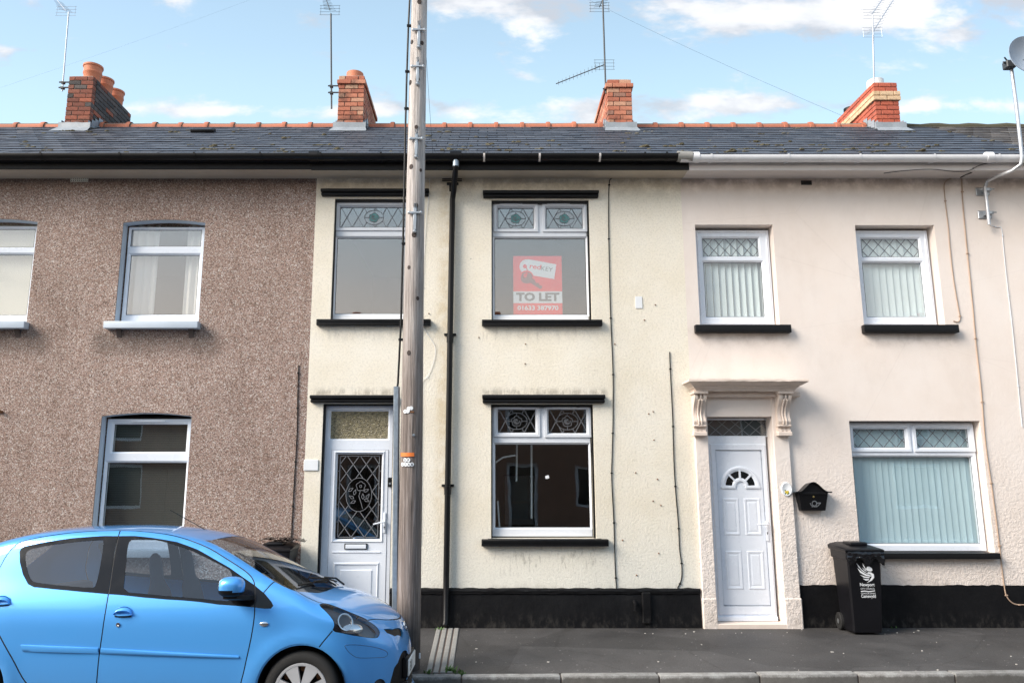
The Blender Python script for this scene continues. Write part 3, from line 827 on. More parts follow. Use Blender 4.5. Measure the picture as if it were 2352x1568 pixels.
def rosette(cx, cz, r):
    s_ = chain(arc_pts(cx, cz, r * 1.28, r, 0, 2 * math.pi, 24))
    s_ += [((cx - r * 1.28, cz), (cx - r * .6, cz)), ((cx + r * .6, cz), (cx + r * 1.28, cz)), ((cx, cz + r * .62), (cx, cz + r)), ((cx, cz - r), (cx, cz - r * .62))]
    for k in range(5):
        a = R(90 + 72 * k)
        s_ += chain(arc_pts(cx + math.cos(a) * r * .34, cz + math.sin(a) * r * .34, r * .3, r * .3, a - 1.35, a + 1.35, 7))
    for k in range(3): s_ += chain(arc_pts(cx, cz, r * (.13 + .12 * k), r * (.13 + .1 * k), k, k + 4.6, 8))
    return s_

def upvc_window(h, outer, glasses, main, glass='glass', vents=(), mat='upvc', sash_tops=True, yf=YF, main_sash=False, glass_top=None):
    """white frame; top lights as sashes standing proud; each pane its own part"""
    m = MB()
    holes = [grow(g, .022) for g in glasses + ([main] if main else [])]
    m.plate(outer, holes, yf, yf + .07)
    for g in ([main] if main else []): m.ring(grow(g, .022), g, yf, yf + .026); m.ring(g, g, yf + .026, yf + .07)
    fr = m.build('window', mat, h)
    for i, g in enumerate(glasses):
        if sash_tops:
            m = MB(); o_ = grow(g, .052); m.ring(grow(o_, 0), grow(g, .022), yf - .018, yf - .018); m.ring(o_, o_, yf - .018, yf + .002)
            m.ring(grow(g, .022), g, yf - .018, yf + .022); m.ring(g, g, yf + .022, yf + .06)
            m.build('sash', mat, fr)
        else:
            m = MB(); m.ring(grow(g, .022), g, yf, yf + .026); m.ring(g, g, yf + .026, yf + .07); m.build('glazing_bead', mat, fr)
    for i, g in enumerate(glasses + ([main] if main else [])):
        gg = grow(g, .004); m = MB(); m.box(gg[0], gg[1], yf + .030, yf + .036, gg[2], gg[3])
        m.build('pane', (glass_top if glass_top and i < len(glasses) else glass), fr)
        m = MB(); m.ring(g, grow(g, -.006), yf + .027, yf + .028); m.build('gasket', 'gasket', fr)
    for vx0, vx1, vz in vents:
        m = MB(); m.box(vx0, vx1, yf - .034, yf - .018, vz - .011, vz + .011, .004); m.build('trickle_vent', mat, fr)
    return fr
def hood(parent, x0, x1, z0, z1, out, mat='black_paint', name='lintel_hood'):
    hgt = z1 - z0
    prof = [(.0, 0), (.55, 0), (.72, .06), (.8, .2), (.72, .36), (.62, .42), (.7, .47), (.92, .52), (1, .66), (1, .84), (.9, .97), (.7, 1.0), (0, 1.0)]
    m = MB(); rings = []
    for o_, k in prof:
        e = out * o_ * .35; rings.append([(x0 + .02 - e, .01, z0 + hgt * k), (x0 + .02 - e, -out * o_ - .001, z0 + hgt * k), (x1 - .02 + e, -out * o_ - .001, z0 + hgt * k), (x1 - .02 + e, .01, z0 + hgt * k)])
    # subdivide the long faces for an uneven painted edge
    m.loft(rings, False, False)
    return m.build(name, mat, parent, 50)
def sill(parent, x0, x1, z0, z1, out, mat='black_paint', groove=True, yback=.09):
    m = MB()
    m.box(x0, x1, -out, -.002, z0, z1, .008, 2)
    if groove: m.box(x0 + .01, x1 - .01, -out - .012, -out + .01, z0 + (z1 - z0) * .55, z1 - .004, .005)
    m.box(x0 + .075, x1 - .075, -.004, yback + .03, z1 - .06, z1 + .004)
    return m.build('sill', mat, parent, 40)

# ---- cream house openings (traced on the wall face)
c_up_L = RECT(764, 456, 953, 734); c_up_R = RECT(1129, 459, 1356, 734); c_lo = RECT(1128, 928, 1366, 1236)
c_door = RECT(733, 927, 899, 1432); c_door = (c_door[0], c_door[1], 0.06, c_door[3])
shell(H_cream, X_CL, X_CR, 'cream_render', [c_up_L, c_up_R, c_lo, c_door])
def rect_f(x0, y0, x1, y1): return RECT(x0, y0, x1, y1, YF)

# letting-sign window
gt = [rect_f(1143.5, 477, 1226, 524), rect_f(1255, 477, 1338.5, 524)]; gm = rect_f(1136, 547, 1347, 722)
o_ = (c_up_R[0] + .012, c_up_R[1] - .03, c_up_R[2] + .0, c_up_R[3] - .03)
vz = P(1200, 466, YF - .03)[1]
win = upvc_window(H_cream, o_, gt, gm, 'glass_mirror', [(P(1147, 466, YF)[0], P(1200, 466, YF)[0], vz), (P(1256, 466, YF)[0], P(1309, 466, YF)[0], vz)], 'upvc_old', glass_top='glass_mirror')
win['label'] = 'upstairs white window with rose lights and letting sign'
def rose_light(fr, g, y=YF + .028, nx=3, mat=None, green=True):
    mat = mat or ('lead_came_dark' if green else 'lead_came')
    cx, cz = (g[0] + g[1]) / 2, (g[2] + g[3]) / 2; r = (g[3] - g[2]) * .36
    segs = []
    for a, c in lattice_segs(g, nx, (g[3] - g[2]) / ((g[1] - g[0]) / nx), .1):
        # stop the lattice at the oval
        N = 24; run = []
        for i in range(N + 1):
            p = (a[0] + (c[0] - a[0]) * i / N, a[1] + (c[1] - a[1]) * i / N)
            inside = ((p[0] - cx) / (r * 1.28)) ** 2 + ((p[1] - cz) / r) ** 2 < 1
            if not inside: run.append(p)
            else:
                if len(run) > 1: segs.append((run[0], run[-1]))
                run = []
        if len(run) > 1: segs.append((run[0], run[-1]))
    lead(fr, segs, y, .008, mat); lead(fr, rosette(cx, cz, r), y, .006, mat, 'lead_rose')
    if green:
        m = MB(); m.poly([(cx + r * .66 * math.cos(a) * (1 + .12 * math.cos(5 * a)), y + .0005, cz + r * .62 * math.sin(a) * (1 + .12 * math.cos(5 * a))) for a in [k * math.pi / 20 for k in range(40)]])
        m.build('rose_glass', 'rose_green', fr)
plain('rose_green', (.10, .28, .28), .25, var=.3, scale=40)
for g in gt: rose_light(win, g)
hr = RECT(1110, 441, 1373, 456); hood(win, hr[0], hr[1], hr[2], hr[3], .075)
sr = RECT(1107, 736, 1382, 750); sill(win, sr[0], sr[1], sr[2], sr[3], .07)
# upstairs left window behind the pole
g1 = rect_f(780, 475, 937, 521); g2 = rect_f(771, 546, 944, 720)
o_ = (c_up_L[0] + .012, c_up_L[1] - .02, c_up_L[2], c_up_L[3] - .03)
win2 = upvc_window(H_cream, o_, [g1], g2, 'glass_mirror', [(P(820, 464, YF)[0], P(866, 464, YF)[0], P(840, 464, YF)[1])], 'upvc_old', glass_top='glass_mirror')
win2['label'] = 'upstairs white window with a rose light half behind the pole'
rose_light(win2, g1, nx=6)
hr = RECT(740, 437, 985, 452); hood(win2, hr[0], hr[1], hr[2], hr[3], .075)
sr = RECT(729, 735, 990, 749); sill(win2, sr[0], sr[1], sr[2], sr[3], .07)
# ground-floor window
gt = [rect_f(1143.5, 940, 1230, 993), rect_f(1260, 940, 1347, 994)]; gm = rect_f(1137.5, 1020, 1354, 1211)
o_ = (c_lo[0] + .015, c_lo[1] - .035, c_lo[2] + .02, c_lo[3] - .02)
vz = P(1200, 935, YF - .03)[1]
win3 = upvc_window(H_cream, o_, gt, gm, 'glass_dark', [(P(1146, 935, YF)[0], P(1198, 935, YF)[0], vz), (P(1268, 935, YF)[0], P(1322, 935, YF)[0], vz)], 'upvc_old')
win3['label'] = 'ground-floor white window with dark glass and rose lights'
for g in gt: rose_light(win3, g, green=False)
hr = RECT(1109, 907, 1387, 926); hood(win3, hr[0], hr[1], hr[2], hr[3], .08)
sr = RECT(1106, 1237, 1396, 1253); sill(win3, sr[0], sr[1], sr[2], sr[3], .08)
# black paint line round the reveals
for q in (c_up_L, c_up_R, c_lo):
    m = MB(); m.plate(grow(q, .0), [(q[0] + .014, q[1] - .022, q[2] - .1, q[3] - .03)], .035, .08); m.build('reveal_trim', 'black_paint', H_cream)

# ---- cream house door
YD = .09
fo = (c_door[0] + .02, c_door[1] - .006, .06, c_door[3] - .02)
fan = RECT(759, 944, 891, 1007, YD)
leaf = RECT(757, 1032, 893, 1432, YD); leaf = (fo[0] + .085, fo[1] - .055, .10, leaf[3])
m = MB(); m.plate(fo, [grow(fan, .02), (leaf[0], leaf[1], leaf[2], leaf[3])], YD, YD + .07); m.ring(grow(fan, .02), fan, YD, YD + .03)
door = m.build('door', 'upvc', H_cream); door['label'] = 'white front door with leaded rose glass behind the pole'
m = MB(); m.box(fan[0], fan[1], YD + .03, YD + .036, fan[2], fan[3]); m.build('fanlight', 'glass_obscure', door)
dg = RECT(770.5, 1043, 872, 1237, YD + .02)
dgx = (leaf[0] + .075, leaf[1] - .085, dg[2], dg[3])
m = MB(); m.plate((leaf[0] + .004, leaf[1] - .004, leaf[2], leaf[3] - .004), [grow(dgx, .02)], YD - .006, YD + .05); m.ring(grow(dgx, .02), dgx, YD - .006, YD + .03)
for q, pr in ((grow(dgx, .045), .012),): m.ring(q, grow(q, -.02), YD - .006, YD - .006 - pr); m.ring(grow(q, -.02), grow(dgx, .02), YD - .006 - pr, YD - .006)
lp = (dgx[0] - .005, dgx[1] + .005, .25, dg[2] - .27)
for q, y0, y1 in ((lp, YD - .006, YD - .018), (grow(lp, -.02), YD - .018, YD + .004), (grow(lp, -.075), YD + .004, YD - .016)):
    m.ring(q, grow(q, -.02), y0, y1)
q = grow(lp, -.095); m.poly([(q[0], YD - .016, q[2]), (q[1], YD - .016, q[2]), (q[1], YD - .016, q[3]), (q[0], YD - .016, q[3])])
m.box(leaf[0] + .05, leaf[1] - .07, YD - .014, YD - .004, dg[2] - .16, dg[2] - .145, .003)
m.build('door_leaf', 'upvc', door)
m = MB(); m.box(dgx[0], dgx[1], YD + .030, YD + .036, dgx[2], dgx[3]); m.build('pane', 'glass_dark', door)
cx, cz, rr = (dgx[0] + dgx[1]) / 2, (dgx[2] + dgx[3]) / 2 + .02, (dgx[1] - dgx[0]) * .29
inn = (dgx[0] + .03, dgx[1] - .03, dgx[2] + .02, dgx[3] - .02); segs = []
for a, c in lattice_segs(inn, 3, 1.35, .0):
    N = 30; run = []
    for i in range(N + 1):
        p = (a[0] + (c[0] - a[0]) * i / N, a[1] + (c[1] - a[1]) * i / N)
        if ((p[0] - cx) / rr) ** 2 + ((p[1] - cz) / (rr * 1.28)) ** 2 > 1: run.append(p)
        else:
            if len(run) > 1: segs.append((run[0], run[-1]))
            run = []
    if len(run) > 1: segs.append((run[0], run[-1]))
ib = [(inn[0], inn[2]), (inn[1], inn[2]), (inn[1], inn[3]), (inn[0], inn[3]), (inn[0], inn[2])]
segs += chain(ib) + [((dgx[0], z), (inn[0], z)) for z in [dgx[2] + k * (dgx[3] - dgx[2]) / 5 for k in range(1, 5)]] + [((inn[1], z), (dgx[1], z)) for z in [dgx[2] + k * (dgx[3] - dgx[2]) / 5 for k in range(1, 5)]]
lead(door, segs, YD + .028, .008)
rs = chain(arc_pts(cx, cz, rr, rr * 1.28, 0, 6.283, 30))
for k in range(5):
    a = R(90 + 72 * k); rs += chain(arc_pts(cx + .02 + math.cos(a) * .03, cz + .10 + math.sin(a) * .03, .028, .028, a - 1.4, a + 1.4, 6))
rs += chain(arc_pts(cx + .02, cz + .10, .014, .014, 0, 6, 8)) + chain([(cx + .02, cz + .06), (cx, cz - .02), (cx + .03, cz - .10), (cx + .05, cz - .17)])
for (lx, lz, a) in ((-.10, .06, .6), (-.09, -.03, 2.6), (-.07, -.09, 3.6), (.09, .05, .4), (.11, -.02, 1.0), (.10, -.07, -.4), (.05, -.02, 1.6), (-.05, .03, 1.3)):
    q = [(cx + lx + math.cos(a) * u - math.sin(a) * v_, cz + lz + math.sin(a) * u + math.cos(a) * v_) for u, v_ in ((-.035, 0), (-.01, .017), (.035, 0), (-.01, -.017), (-.035, 0))]
    rs += chain(q)
lead(door, rs, YD + .028, .006, name='lead_rose')
lpz = dg[2] - .085; lpx = (dgx[0] + dgx[1]) / 2 - .01
m = MB(); m.box(lpx - .14, lpx + .14, YD - .02, YD - .004, lpz - .035, lpz + .035, .006); m.build('letter_plate', 'car_black', door)
m = MB(); m.box(lpx - .125, lpx + .125, YD - .026, YD - .018, lpz - .026, lpz + .024, .005); m.build('letter_flap', 'upvc', door)
hx = leaf[1] - .03; hz = P(882, 1198, YD)[1]
m = MB(); m.box(hx - .014, hx + .014, YD - .02, YD - .004, hz - .13, hz + .11, .005); m.tube([(hx, YD - .015, hz), (hx, YD - .05, hz), (hx - .02, YD - .058, hz), (hx - .13, YD - .055, hz - .025)], [.011, .011, .011, .008], 8)
m.build('door_handle', 'upvc', door, 40)
m = MB(); m.tube([(hx, YD - .0215, hz - .06), (hx, YD - .019, hz - .06)], .008, 10); m.box(hx - .003, hx + .003, YD - .0215, YD - .019, hz - .085, hz - .06); m.build('keyhole', 'car_black', door)
hr = RECT(716, 908, 912, 925); hood(door, hr[0], hr[1], hr[2], hr[3], .08, name='door_hood')
m = MB(); m.plate((c_door[0], c_door[1], .06, c_door[3]), [(c_door[0] + .02, c_door[1] - .008, 0, c_door[3] - .02)], .02, .085); m.build('reveal_trim', 'black_paint', door)
m = MB(); m.box(c_door[0] - .05, c_door[1] + .05, -.06, .16, -.02, .058, .01); m.build('door_step', 'concrete', door)

# ---- pebbledash house: arched openings
def arched(h, r, zsp, wallmat, rev):
    """segmental head: a spandrel piece between the springing line and the square opening"""
    x0, x1, z0, z1 = r; n = 14
    top = [(x0 + (x1 - x0) * i / n, zsp + (z1 - .004 - zsp) * (1 - (2 * i / n - 1) ** 2)) for i in range(n + 1)]
    m = MB()
    poly = top + [(x1, z1 + .0), (x0, z1 + .0)]
    for i in range(n):
        a, c = top[i], top[i + 1]
        q = [a, c, (c[0], z1), (a[0], z1)]
        m.prism(q, lambda p: (p[0], .0015, p[1]), lambda p: (p[0], .11, p[1]))
    m.build('arch_spandrel', wallmat, h)
    # painted reveal lining
    m = MB(); ins = [(x0 + .0, z0), *top, (x1 - .0, z0)]
    m.loft([[(x, .006, z) for x, z in ins], [(x + (.001 if k == 0 else -.001 if k == len(ins) - 1 else 0), .125, z - .003) for k, (x, z) in enumerate(ins)]], False, False)
    for v in m.bm.verts: v.co.x += .003 if v.co.x < (x0 + x1) / 2 else -.003; v.co.z -= .002
    return m.build('reveal', rev, h)
p_up = RECT(273, 504, 464, 743); p_up0 = RECT(-122, 502, 74, 742); p_lo = RECT(220, 947, 430, 1262)
shell(H_pebble, X_LL, X_CL, 'pebbledash', [p_up, p_up0, p_lo])
YP = .12
def rp(*a): return RECT(*a, YP)
for r in (p_up, p_up0, p_lo): arched(H_pebble, r, r[3] - .045, 'pebbledash', 'grey_paint')
o_ = (P(288, 630, YP)[0], p_up[1] - .012, p_up[2], p_up[3] - .065)
w4 = upvc_window(H_pebble, o_, [rp(299, 527, 461, 565)], rp(293, 585, 452, 722), 'glass_mirror', (), 'upvc', False, YP)
w4['label'] = 'upstairs white window with curtains above the blue car'
r = RECT(247, 741, 461, 757); sill(w4, r[0], r[1], r[2], r[3], .11, 'grey_paint', False, .13)
o_ = (p_up0[0] + .05, p_up0[1] - .012, p_up0[2], p_up0[3] - .065)
w5 = upvc_window(H_pebble, o_, [rp(-105, 525, 77, 567)], rp(-110, 584, 66, 723), 'glass_mirror', (), 'upvc', False, YP)
r = RECT(-140, 741, 67, 757); sill(w5, r[0], r[1], r[2], r[3], .11, 'grey_paint', False, .13)
w5['label'] = 'upstairs white window with a painted-in cloud reflection at the frame edge'
o_ = (P(236, 1100, YP)[0], p_lo[1] - .012, p_lo[2], p_lo[3] - .07)
w6 = upvc_window(H_pebble, o_, [rp(259, 974, 427, 1037)], rp(238, 1062, 421, 1240), 'glass', [(P(305, 966, YP)[0], P(382, 966, YP)[0], P(340, 967, YP)[1])], 'upvc', False, YP)
w6['label'] = 'ground-floor white window with a grey slatted blind behind the car roof'
r = RECT(200, 1262, 432, 1278); sill(w6, r[0], r[1], r[2], r[3], .11, 'grey_paint', False, .13)
for k, px in enumerate((275, 440, -100, 42)):
    x, z = P(px, 766); m = MB(); m.prism([(0, .05), (0, -.06), (-.05, .05)], lambda p: (x - .03, p[0] + .002, z + p[1]), lambda p: (x + .03, p[0] + .002, z + p[1])); m.build('sill_bracket', 'mortar_dark', H_pebble)
r = RECT(163, 408, 203, 418)
m = MB(); nx_, nz_ = 9, 2; hs = []
for i in range(nx_):
    for j in range(nz_):
        cw, chh = (r[1] - r[0]) / nx_, (r[3] - r[2]) / nz_
        hs.append((r[0] + (i + .2) * cw, r[0] + (i + .8) * cw, r[2] + (j + .2) * chh, r[2] + (j + .8) * chh))
m.plate(r, hs, -.012, -.002); m.build('air_brick', 'pale_cream', H_pebble)
m = MB(); m.box(r[0], r[1], -.0018, .002, r[2], r[3]); m.build('air_brick_back', 'gasket', H_pebble)
x, z = P(5, 945); m = MB(); m.tube([(x, 0, z), (x, -.05, z), (x, -.06, z + .02)], .012, 8); m.box(x - .06, x + .02, -.02, -.001, z - .02, z + .0, .004); m.build('wall_hook', 'rust', H_pebble)

# ---- pink house openings
k_ul = RECT(1602, 516, 1783, 746); k_ur = RECT(1974, 517, 2158, 746); k_lo = RECT(1963, 966, 2268, 1268); k_do = RECT(1634, 957, 1785, 1424)
k_do = (k_do[0], k_do[1], .05, k_do[3])
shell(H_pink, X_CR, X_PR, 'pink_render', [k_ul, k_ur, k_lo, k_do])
def rk(*a): return RECT(*a, YP)
for r, gt_, gm_, lab in ((k_ul, rk(1615, 547, 1743, 588), rk(1620, 602, 1754, 727), 'upstairs white window over the pink house door'),
                         (k_ur, rk(1981, 548, 2112, 589), rk(1988, 603, 2123, 727), 'upstairs white window beside the hanging cable')):
    o_ = (r[0] + .008, P({k_ul: 1772, k_ur: 2140}[r], 640, YP)[0], r[2], r[3] - .035)
    f_ = upvc_window(H_pink, o_, [gt_], gm_, 'glass', (), 'upvc', False, YP); f_['label'] = lab
    lead(f_, lattice_segs(gt_, 5, 1.15, .5), YP + .028, .008, 'lead_came_dark')
    m = MB(); q = (o_[0] + .045, o_[1] - .03, o_[2] + .045, o_[3] - .03); m.ring(grow(q, .008), q, YP, YP - .012); m.ring(q, grow(q, -.01), YP - .012, YP); m.build('frame_lip', 'upvc', f_)
    px = (1594, 1812) if r is k_ul else (1978, 2194)
    q = RECT(px[0], 748, px[1], 766); sill(f_, q[0], q[1], q[2], q[3], .085, 'black_paint', False, .13)
gt_ = [rk(1962.5, 985, 2080, 1027), rk(2107, 985, 2226, 1027)]; gm_ = rk(1968, 1049, 2244, 1248)
o_ = (k_lo[0] + .006, P(2249, 1115, YP)[0], k_lo[2] + .01, k_lo[3] - .02)
w9 = upvc_window(H_pink, o_, gt_, gm_, 'glass_dark', (), 'upvc', True, YP); w9['label'] = 'wide ground-floor white window with closed pale vertical blind'
for g in gt_: lead(w9, lattice_segs(g, 4, 1.1, .3), YP + .028, .008, 'lead_came_dark')
q = RECT(1958, 1268, 2288, 1282); sill(w9, q[0], q[1], q[2], q[3], .085, 'black_paint', False, .13)

# ---- pink house door and surround
fo = (k_do[0] + .004, k_do[1] - .03, .055, k_do[3] - .01)
YD = .13
fan = RECT(1627, 964, 1762, 1000, YD); fan = (fo[0] + .035, fan[1], fan[2], fan[3])
leaf = RECT(1652, 1033, 1760, 1391, YD); 
m = MB(); m.plate(fo, [grow(fan, .012), (leaf[0], leaf[1], leaf[2], leaf[3])], YD, YD + .07); m.ring(grow(fan, .012), fan, YD, YD + .03)
q = (fo[0] + .06, fo[1] - .012, leaf[2] - .10, leaf[3] + .075)
m.ring(q, grow(q, -.012), YD, YD - .014); m.ring(grow(q, -.012), (leaf[0], leaf[1], leaf[2], leaf[3]), YD - .014, YD - .012)
m.box(fo[0], fo[1], YD - .03, YD + .01, fo[2], leaf[2] - .115, .006)
kd = m.build('door', 'upvc', H_pink); kd['label'] = 'white panelled front door with a sunburst light under the stone hood'
m = MB(); m.box(fan[0], fan[1], YD + .03, YD + .036, fan[2], fan[3]); m.build('fanlight', 'glass_dark', kd)
m = MB(); m.box(fan[0], fan[1], YD + .05, YD + .06, fan[2], fan[3]); m.build('fanlight_blind', 'blind_grey', kd)
lead(kd, lattice_segs(fan, 4.5, .85, .2), YD + .028, .008)
m = MB(); y = YD + .004
lf = (leaf[0] + .007, leaf[1] - .007, leaf[2] + .007, leaf[3] - .007)
m.box(lf[0], lf[1], y, y + .045, lf[2], lf[3], .002)
def moulding(q, y, hgt=.007):
    m.ring(q, grow(q, -.008), y + .001, y - hgt); m.ring(grow(q, -.008), grow(q, -.018), y - hgt, y - hgt); m.ring(grow(q, -.018), grow(q, -.04), y - hgt, y + .0)
    g_ = grow(q, -.04); m.ring(g_, grow(g_, -.02), y + .0, y - hgt * .6); g_ = grow(g_, -.02); m.poly([(g_[0], y - hgt * .6, g_[2]), (g_[1], y - hgt * .6, g_[2]), (g_[1], y - hgt * .6, g_[3]), (g_[0], y - hgt * .6, g_[3])])
lw, lh = lf[1] - lf[0], lf[3] - lf[2]
for i in (0, 1):
    a = lf[0] + lw * (.085 if i == 0 else .555)
    moulding((a, a + lw * .36, lf[2] + lh * .445, lf[2] + lh * .685), y)
    moulding((a, a + lw * .36, lf[2] + lh * .10, lf[2] + lh * .345), y)
m.build('door_leaf', 'upvc', kd)
# sunburst light
cx, cz = (lf[0] + lf[1]) / 2, lf[2] + lh * .765; Ro, Ri = lw * .43, lw * .125
def fanring(r0, r1, y0, y1, mb, a0=0, a1=math.pi, n=20, base=True):
    A = arc_pts(cx, cz, r0, r0, a0, a1, n); B = arc_pts(cx, cz, r1, r1, a0, a1, n)
    mb.loft([[(p[0], y0, p[1]) for p in A], [(p[0], y1, p[1]) for p in B]], False, False)
m = MB()
for (ra, rb, ya, yb) in ((Ro, Ro - .014, y, y - .02), (Ro - .014, Ro - .03, y - .02, y - .02), (Ro - .03, Ro - .06, y - .02, y - .006), (Ri + .03, Ri + .012, y - .006, y - .018), (Ri + .012, Ri - .01, y - .018, y - .018), (Ri - .01, Ri - .02, y - .018, y + .001)):
    fanring(ra, rb, ya, yb, m)
for a in (R(45), R(90), R(135)):
    d_ = Vector((math.cos(a), math.sin(a))); n_ = Vector((-d_.y, d_.x)) * .011
    q = [d_ * (Ri + .01) + n_, d_ * (Ro - .04) + n_, d_ * (Ro - .04) - n_, d_ * (Ri + .01) - n_]
    m.prism([(p.x, p.y) for p in q], lambda p: (cx + p[0], y, cz + p[1]), lambda p: (cx + p[0], y - .016, cz + p[1]))
m.box(cx - Ro, cx - Ri + .01, y - .018, y + .001, cz - .03, cz + .004, .004); m.box(cx + Ri - .01, cx + Ro, y - .018, y + .001, cz - .03, cz + .004, .004)
m.build('sunburst_frame', 'upvc', kd)
for k in range(4):
    a0, a1 = R(45 * k + 3), R(45 * k + 42); m = MB()
    A = arc_pts(cx, cz, Ri + .028, Ri + .028, a0, a1, 5) + arc_pts(cx, cz, Ro - .058, Ro - .058, a1, a0, 8)
    m.poly([(p[0], y - .003, p[1]) for p in A]); m.build('pane', 'glass_black', kd)
hx, hz = fo[1] - .062, P(1772, 1203, YD)[1]
m = MB(); m.box(hx - .014, hx + .014, YD - .03, YD - .01, hz - .20, hz + .04, .005); m.tube([(hx, YD - .02, hz), (hx, YD - .06, hz), (hx - .02, YD - .068, hz), (hx - .125, YD - .064, hz)], [.011, .011, .011, .009], 8); m.build('door_handle', 'upvc', kd, 40)
m = MB(); m.tube([(hx, YD - .0315, hz - .10), (hx, YD - .029, hz - .10)], .008, 10); m.box(hx - .003, hx + .003, YD - .0315, YD - .029, hz - .125, hz - .1); m.build('keyhole', 'car_black', kd)
# rendered pilasters, corbels, lintel and cornice
sx0, sx1 = P(1600, 1200)[0], P(1823, 1200)[0]
m = MB()
m.box(X_CR + .012, k_do[0] - .002, -.05, .0, -.05, 2.82, .008); m.box(k_do[1] + .002, sx1, -.05, .0, -.05, 2.82, .008)
m.box(k_do[0] - .003, k_do[1] + .003, -.047, .0, k_do[3] + .002, 2.80)
m.box(X_CR + .004, k_do[0] + .0, -.062, -.002, -.05, .34, .012); m.box(k_do[1] - .0, sx1 + .012, -.062, -.002, -.05, .34, .012)
m.build('door_surround', 'pink_render', H_pink)
m = MB(); m.box(k_do[0] - .02, k_do[1] + .02, -.06, .15, -.05, .052, .008); m.build('door_step', 'pink_stone', H_pink)
cb0, cb1 = P(1592, 950, -.1), P(1619, 950, -.1); cc0, cc1 = P(1785, 950, -.1), P(1813, 950, -.1)
ztop, zbot = P(1605, 903, -.1)[1], P(1605, 995, -.1)[1]
hh = ztop - zbot
prof = [(0, 0), (.045, 0), (.06, .04), (.06, .09), (.045, .11), (.05, .16), (.075, .22), (.085, .30), (.07, .37), (.055, .45), (.06, .55), (.085, .66), (.12, .74), (.15, .82), (.165, .90), (.16, .97), (.15, 1.0), (0, 1.0)]
for xa, xb in ((cb0[0], cb1[0]), (cc0[0], cc1[0])):
    m = MB(); xm = (xa + xb) / 2; wd = xb - xa
    for (u0, u1, sc) in ((0, .27, .97), (.27, .42, .86), (.42, .58, .98), (.58, .73, .86), (.73, 1, .97)):
        m.loft([[(xa + wd * u, -.05 - p * sc, zbot + hh * k) for p, k in prof] for u in (u0, (u0 + u1) / 2, u1)], False, False)
    for u in (0, 1): m.poly([(xa + wd * u, -.05 - p * .97, zbot + hh * k) for p, k in prof])
    # fluting cords and foot blocks
    for u in (.38, .62): m.tube([(xa + wd * u, -.055 - p, zbot + hh * k) for p, k in prof[6:14]], .012, 6)
    m.box(xa - .012, xb + .012, -.128, -.045, zbot - .03, zbot + .02, .006); m.box(xa - .01, xb + .01, -.135, -.05, zbot + hh * .16, zbot + hh * .21, .01)
    m.box(xa - .018, xb + .018, -.24, -.045, ztop - .02, ztop + .012, .006)
    m.build('corbel', 'pink_stone', H_pink, 35)
cx0, cx1 = P(1592, 890, -.1)[0], P(1815, 890, -.1)[0]; cz0, cz1 = ztop + .014, P(1700, 873, -.2)[1]
prof = [(0, 0), (.17, 0), (.18, .10), (.19, .22), (.215, .30), (.225, .36), (.225, .42), (.25, .47), (.28, .60), (.315, .70), (.325, .74), (.325, .93), (.29, 1.0), (0, 1.12)]
m = MB(); rings = []; nseg = 24
for p, k in prof:
    e = max(0, p - .17) * .78; z = cz0 + (cz1 - cz0) * k
    xa, xb = cx0 - e, cx1 + e
    rings.append([(xa, -.045, z)] + [(xa + (xb - xa) * i / nseg, -.05 - p, z) for i in range(nseg + 1)] + [(xb, -.045, z)])
m.loft(rings, False, False)
for v in m.bm.verts: v.co.z += rnd.uniform(-.004, .004); v.co.y += rnd.uniform(-.003, .003)
m.poly([(cx0, -.04, cz0), (cx1, -.04, cz0), (cx1, -.215, cz0), (cx0, -.215, cz0)])
m.build('door_cornice', 'pink_stone', H_pink, 30)
m = MB(); m.box(P(1592, 910)[0], P(1830, 910)[0], -.13, .0, ztop - .045, ztop + .013, .01); m.build('frieze', 'pink_stone', H_pink)

# ---- plinths
pz = P(1200, 1352)[1]
for xa, xb in ((c_door[1] + .004, X_CR - .006), (X_CL + .004, c_door[0] - .004)):
    m = MB(); n = max(2, int((xb - xa) / .07))
    prof = [(0.0, pz + .012), (.028, pz), (.036, pz - .02), (.03, pz - .035), (.03, pz - .05), (.016, pz - .062), (.02, pz - .08), (.022, .03), (.03, -.06)]
    m.loft([[(xa + (xb - xa) * i / n, -p - .001 + rnd.uniform(-.002, .002), z + rnd.uniform(-.006, .006)) for p, z in prof] for i in range(n + 1)], False, False)
    m.build('plinth', 'black_plinth', H_cream, 40)
pz2 = P(2000, 1343)[1]; m = MB(); n = 60; xa, xb = sx1 + .0, X_PR
m.loft([[(xa + (xb - xa) * i / n, -.006 - p, z + (rnd.uniform(-.008, .008) if k == 0 else 0)) for k, (p, z) in enumerate(((-.004, pz2), (.0, pz2 - .004), (.002, .02), (.004, -.06)))] for i in range(n + 1)], False, False)
m.build('plinth', 'black_plinth', H_pink)
# pipe box and vent on the cream plinth
x, z = P(1482, 1385); m = MB(); m.box(x - .045, x + .06, -.06, -.015, .05, P(1482, 1358)[1], .012); m.tube([(x - .13, -.02, .30), (x - .13, -.07, .28), (x - .13, -.07, .20)], .022, 8); m.build('pipe_casing', 'black_plinth', H_cream)
plain('cable_brown', (.42, .30, .22), .6)
plain('knot_wood', (.05, .035, .03), .8, var=.4, scale=40)
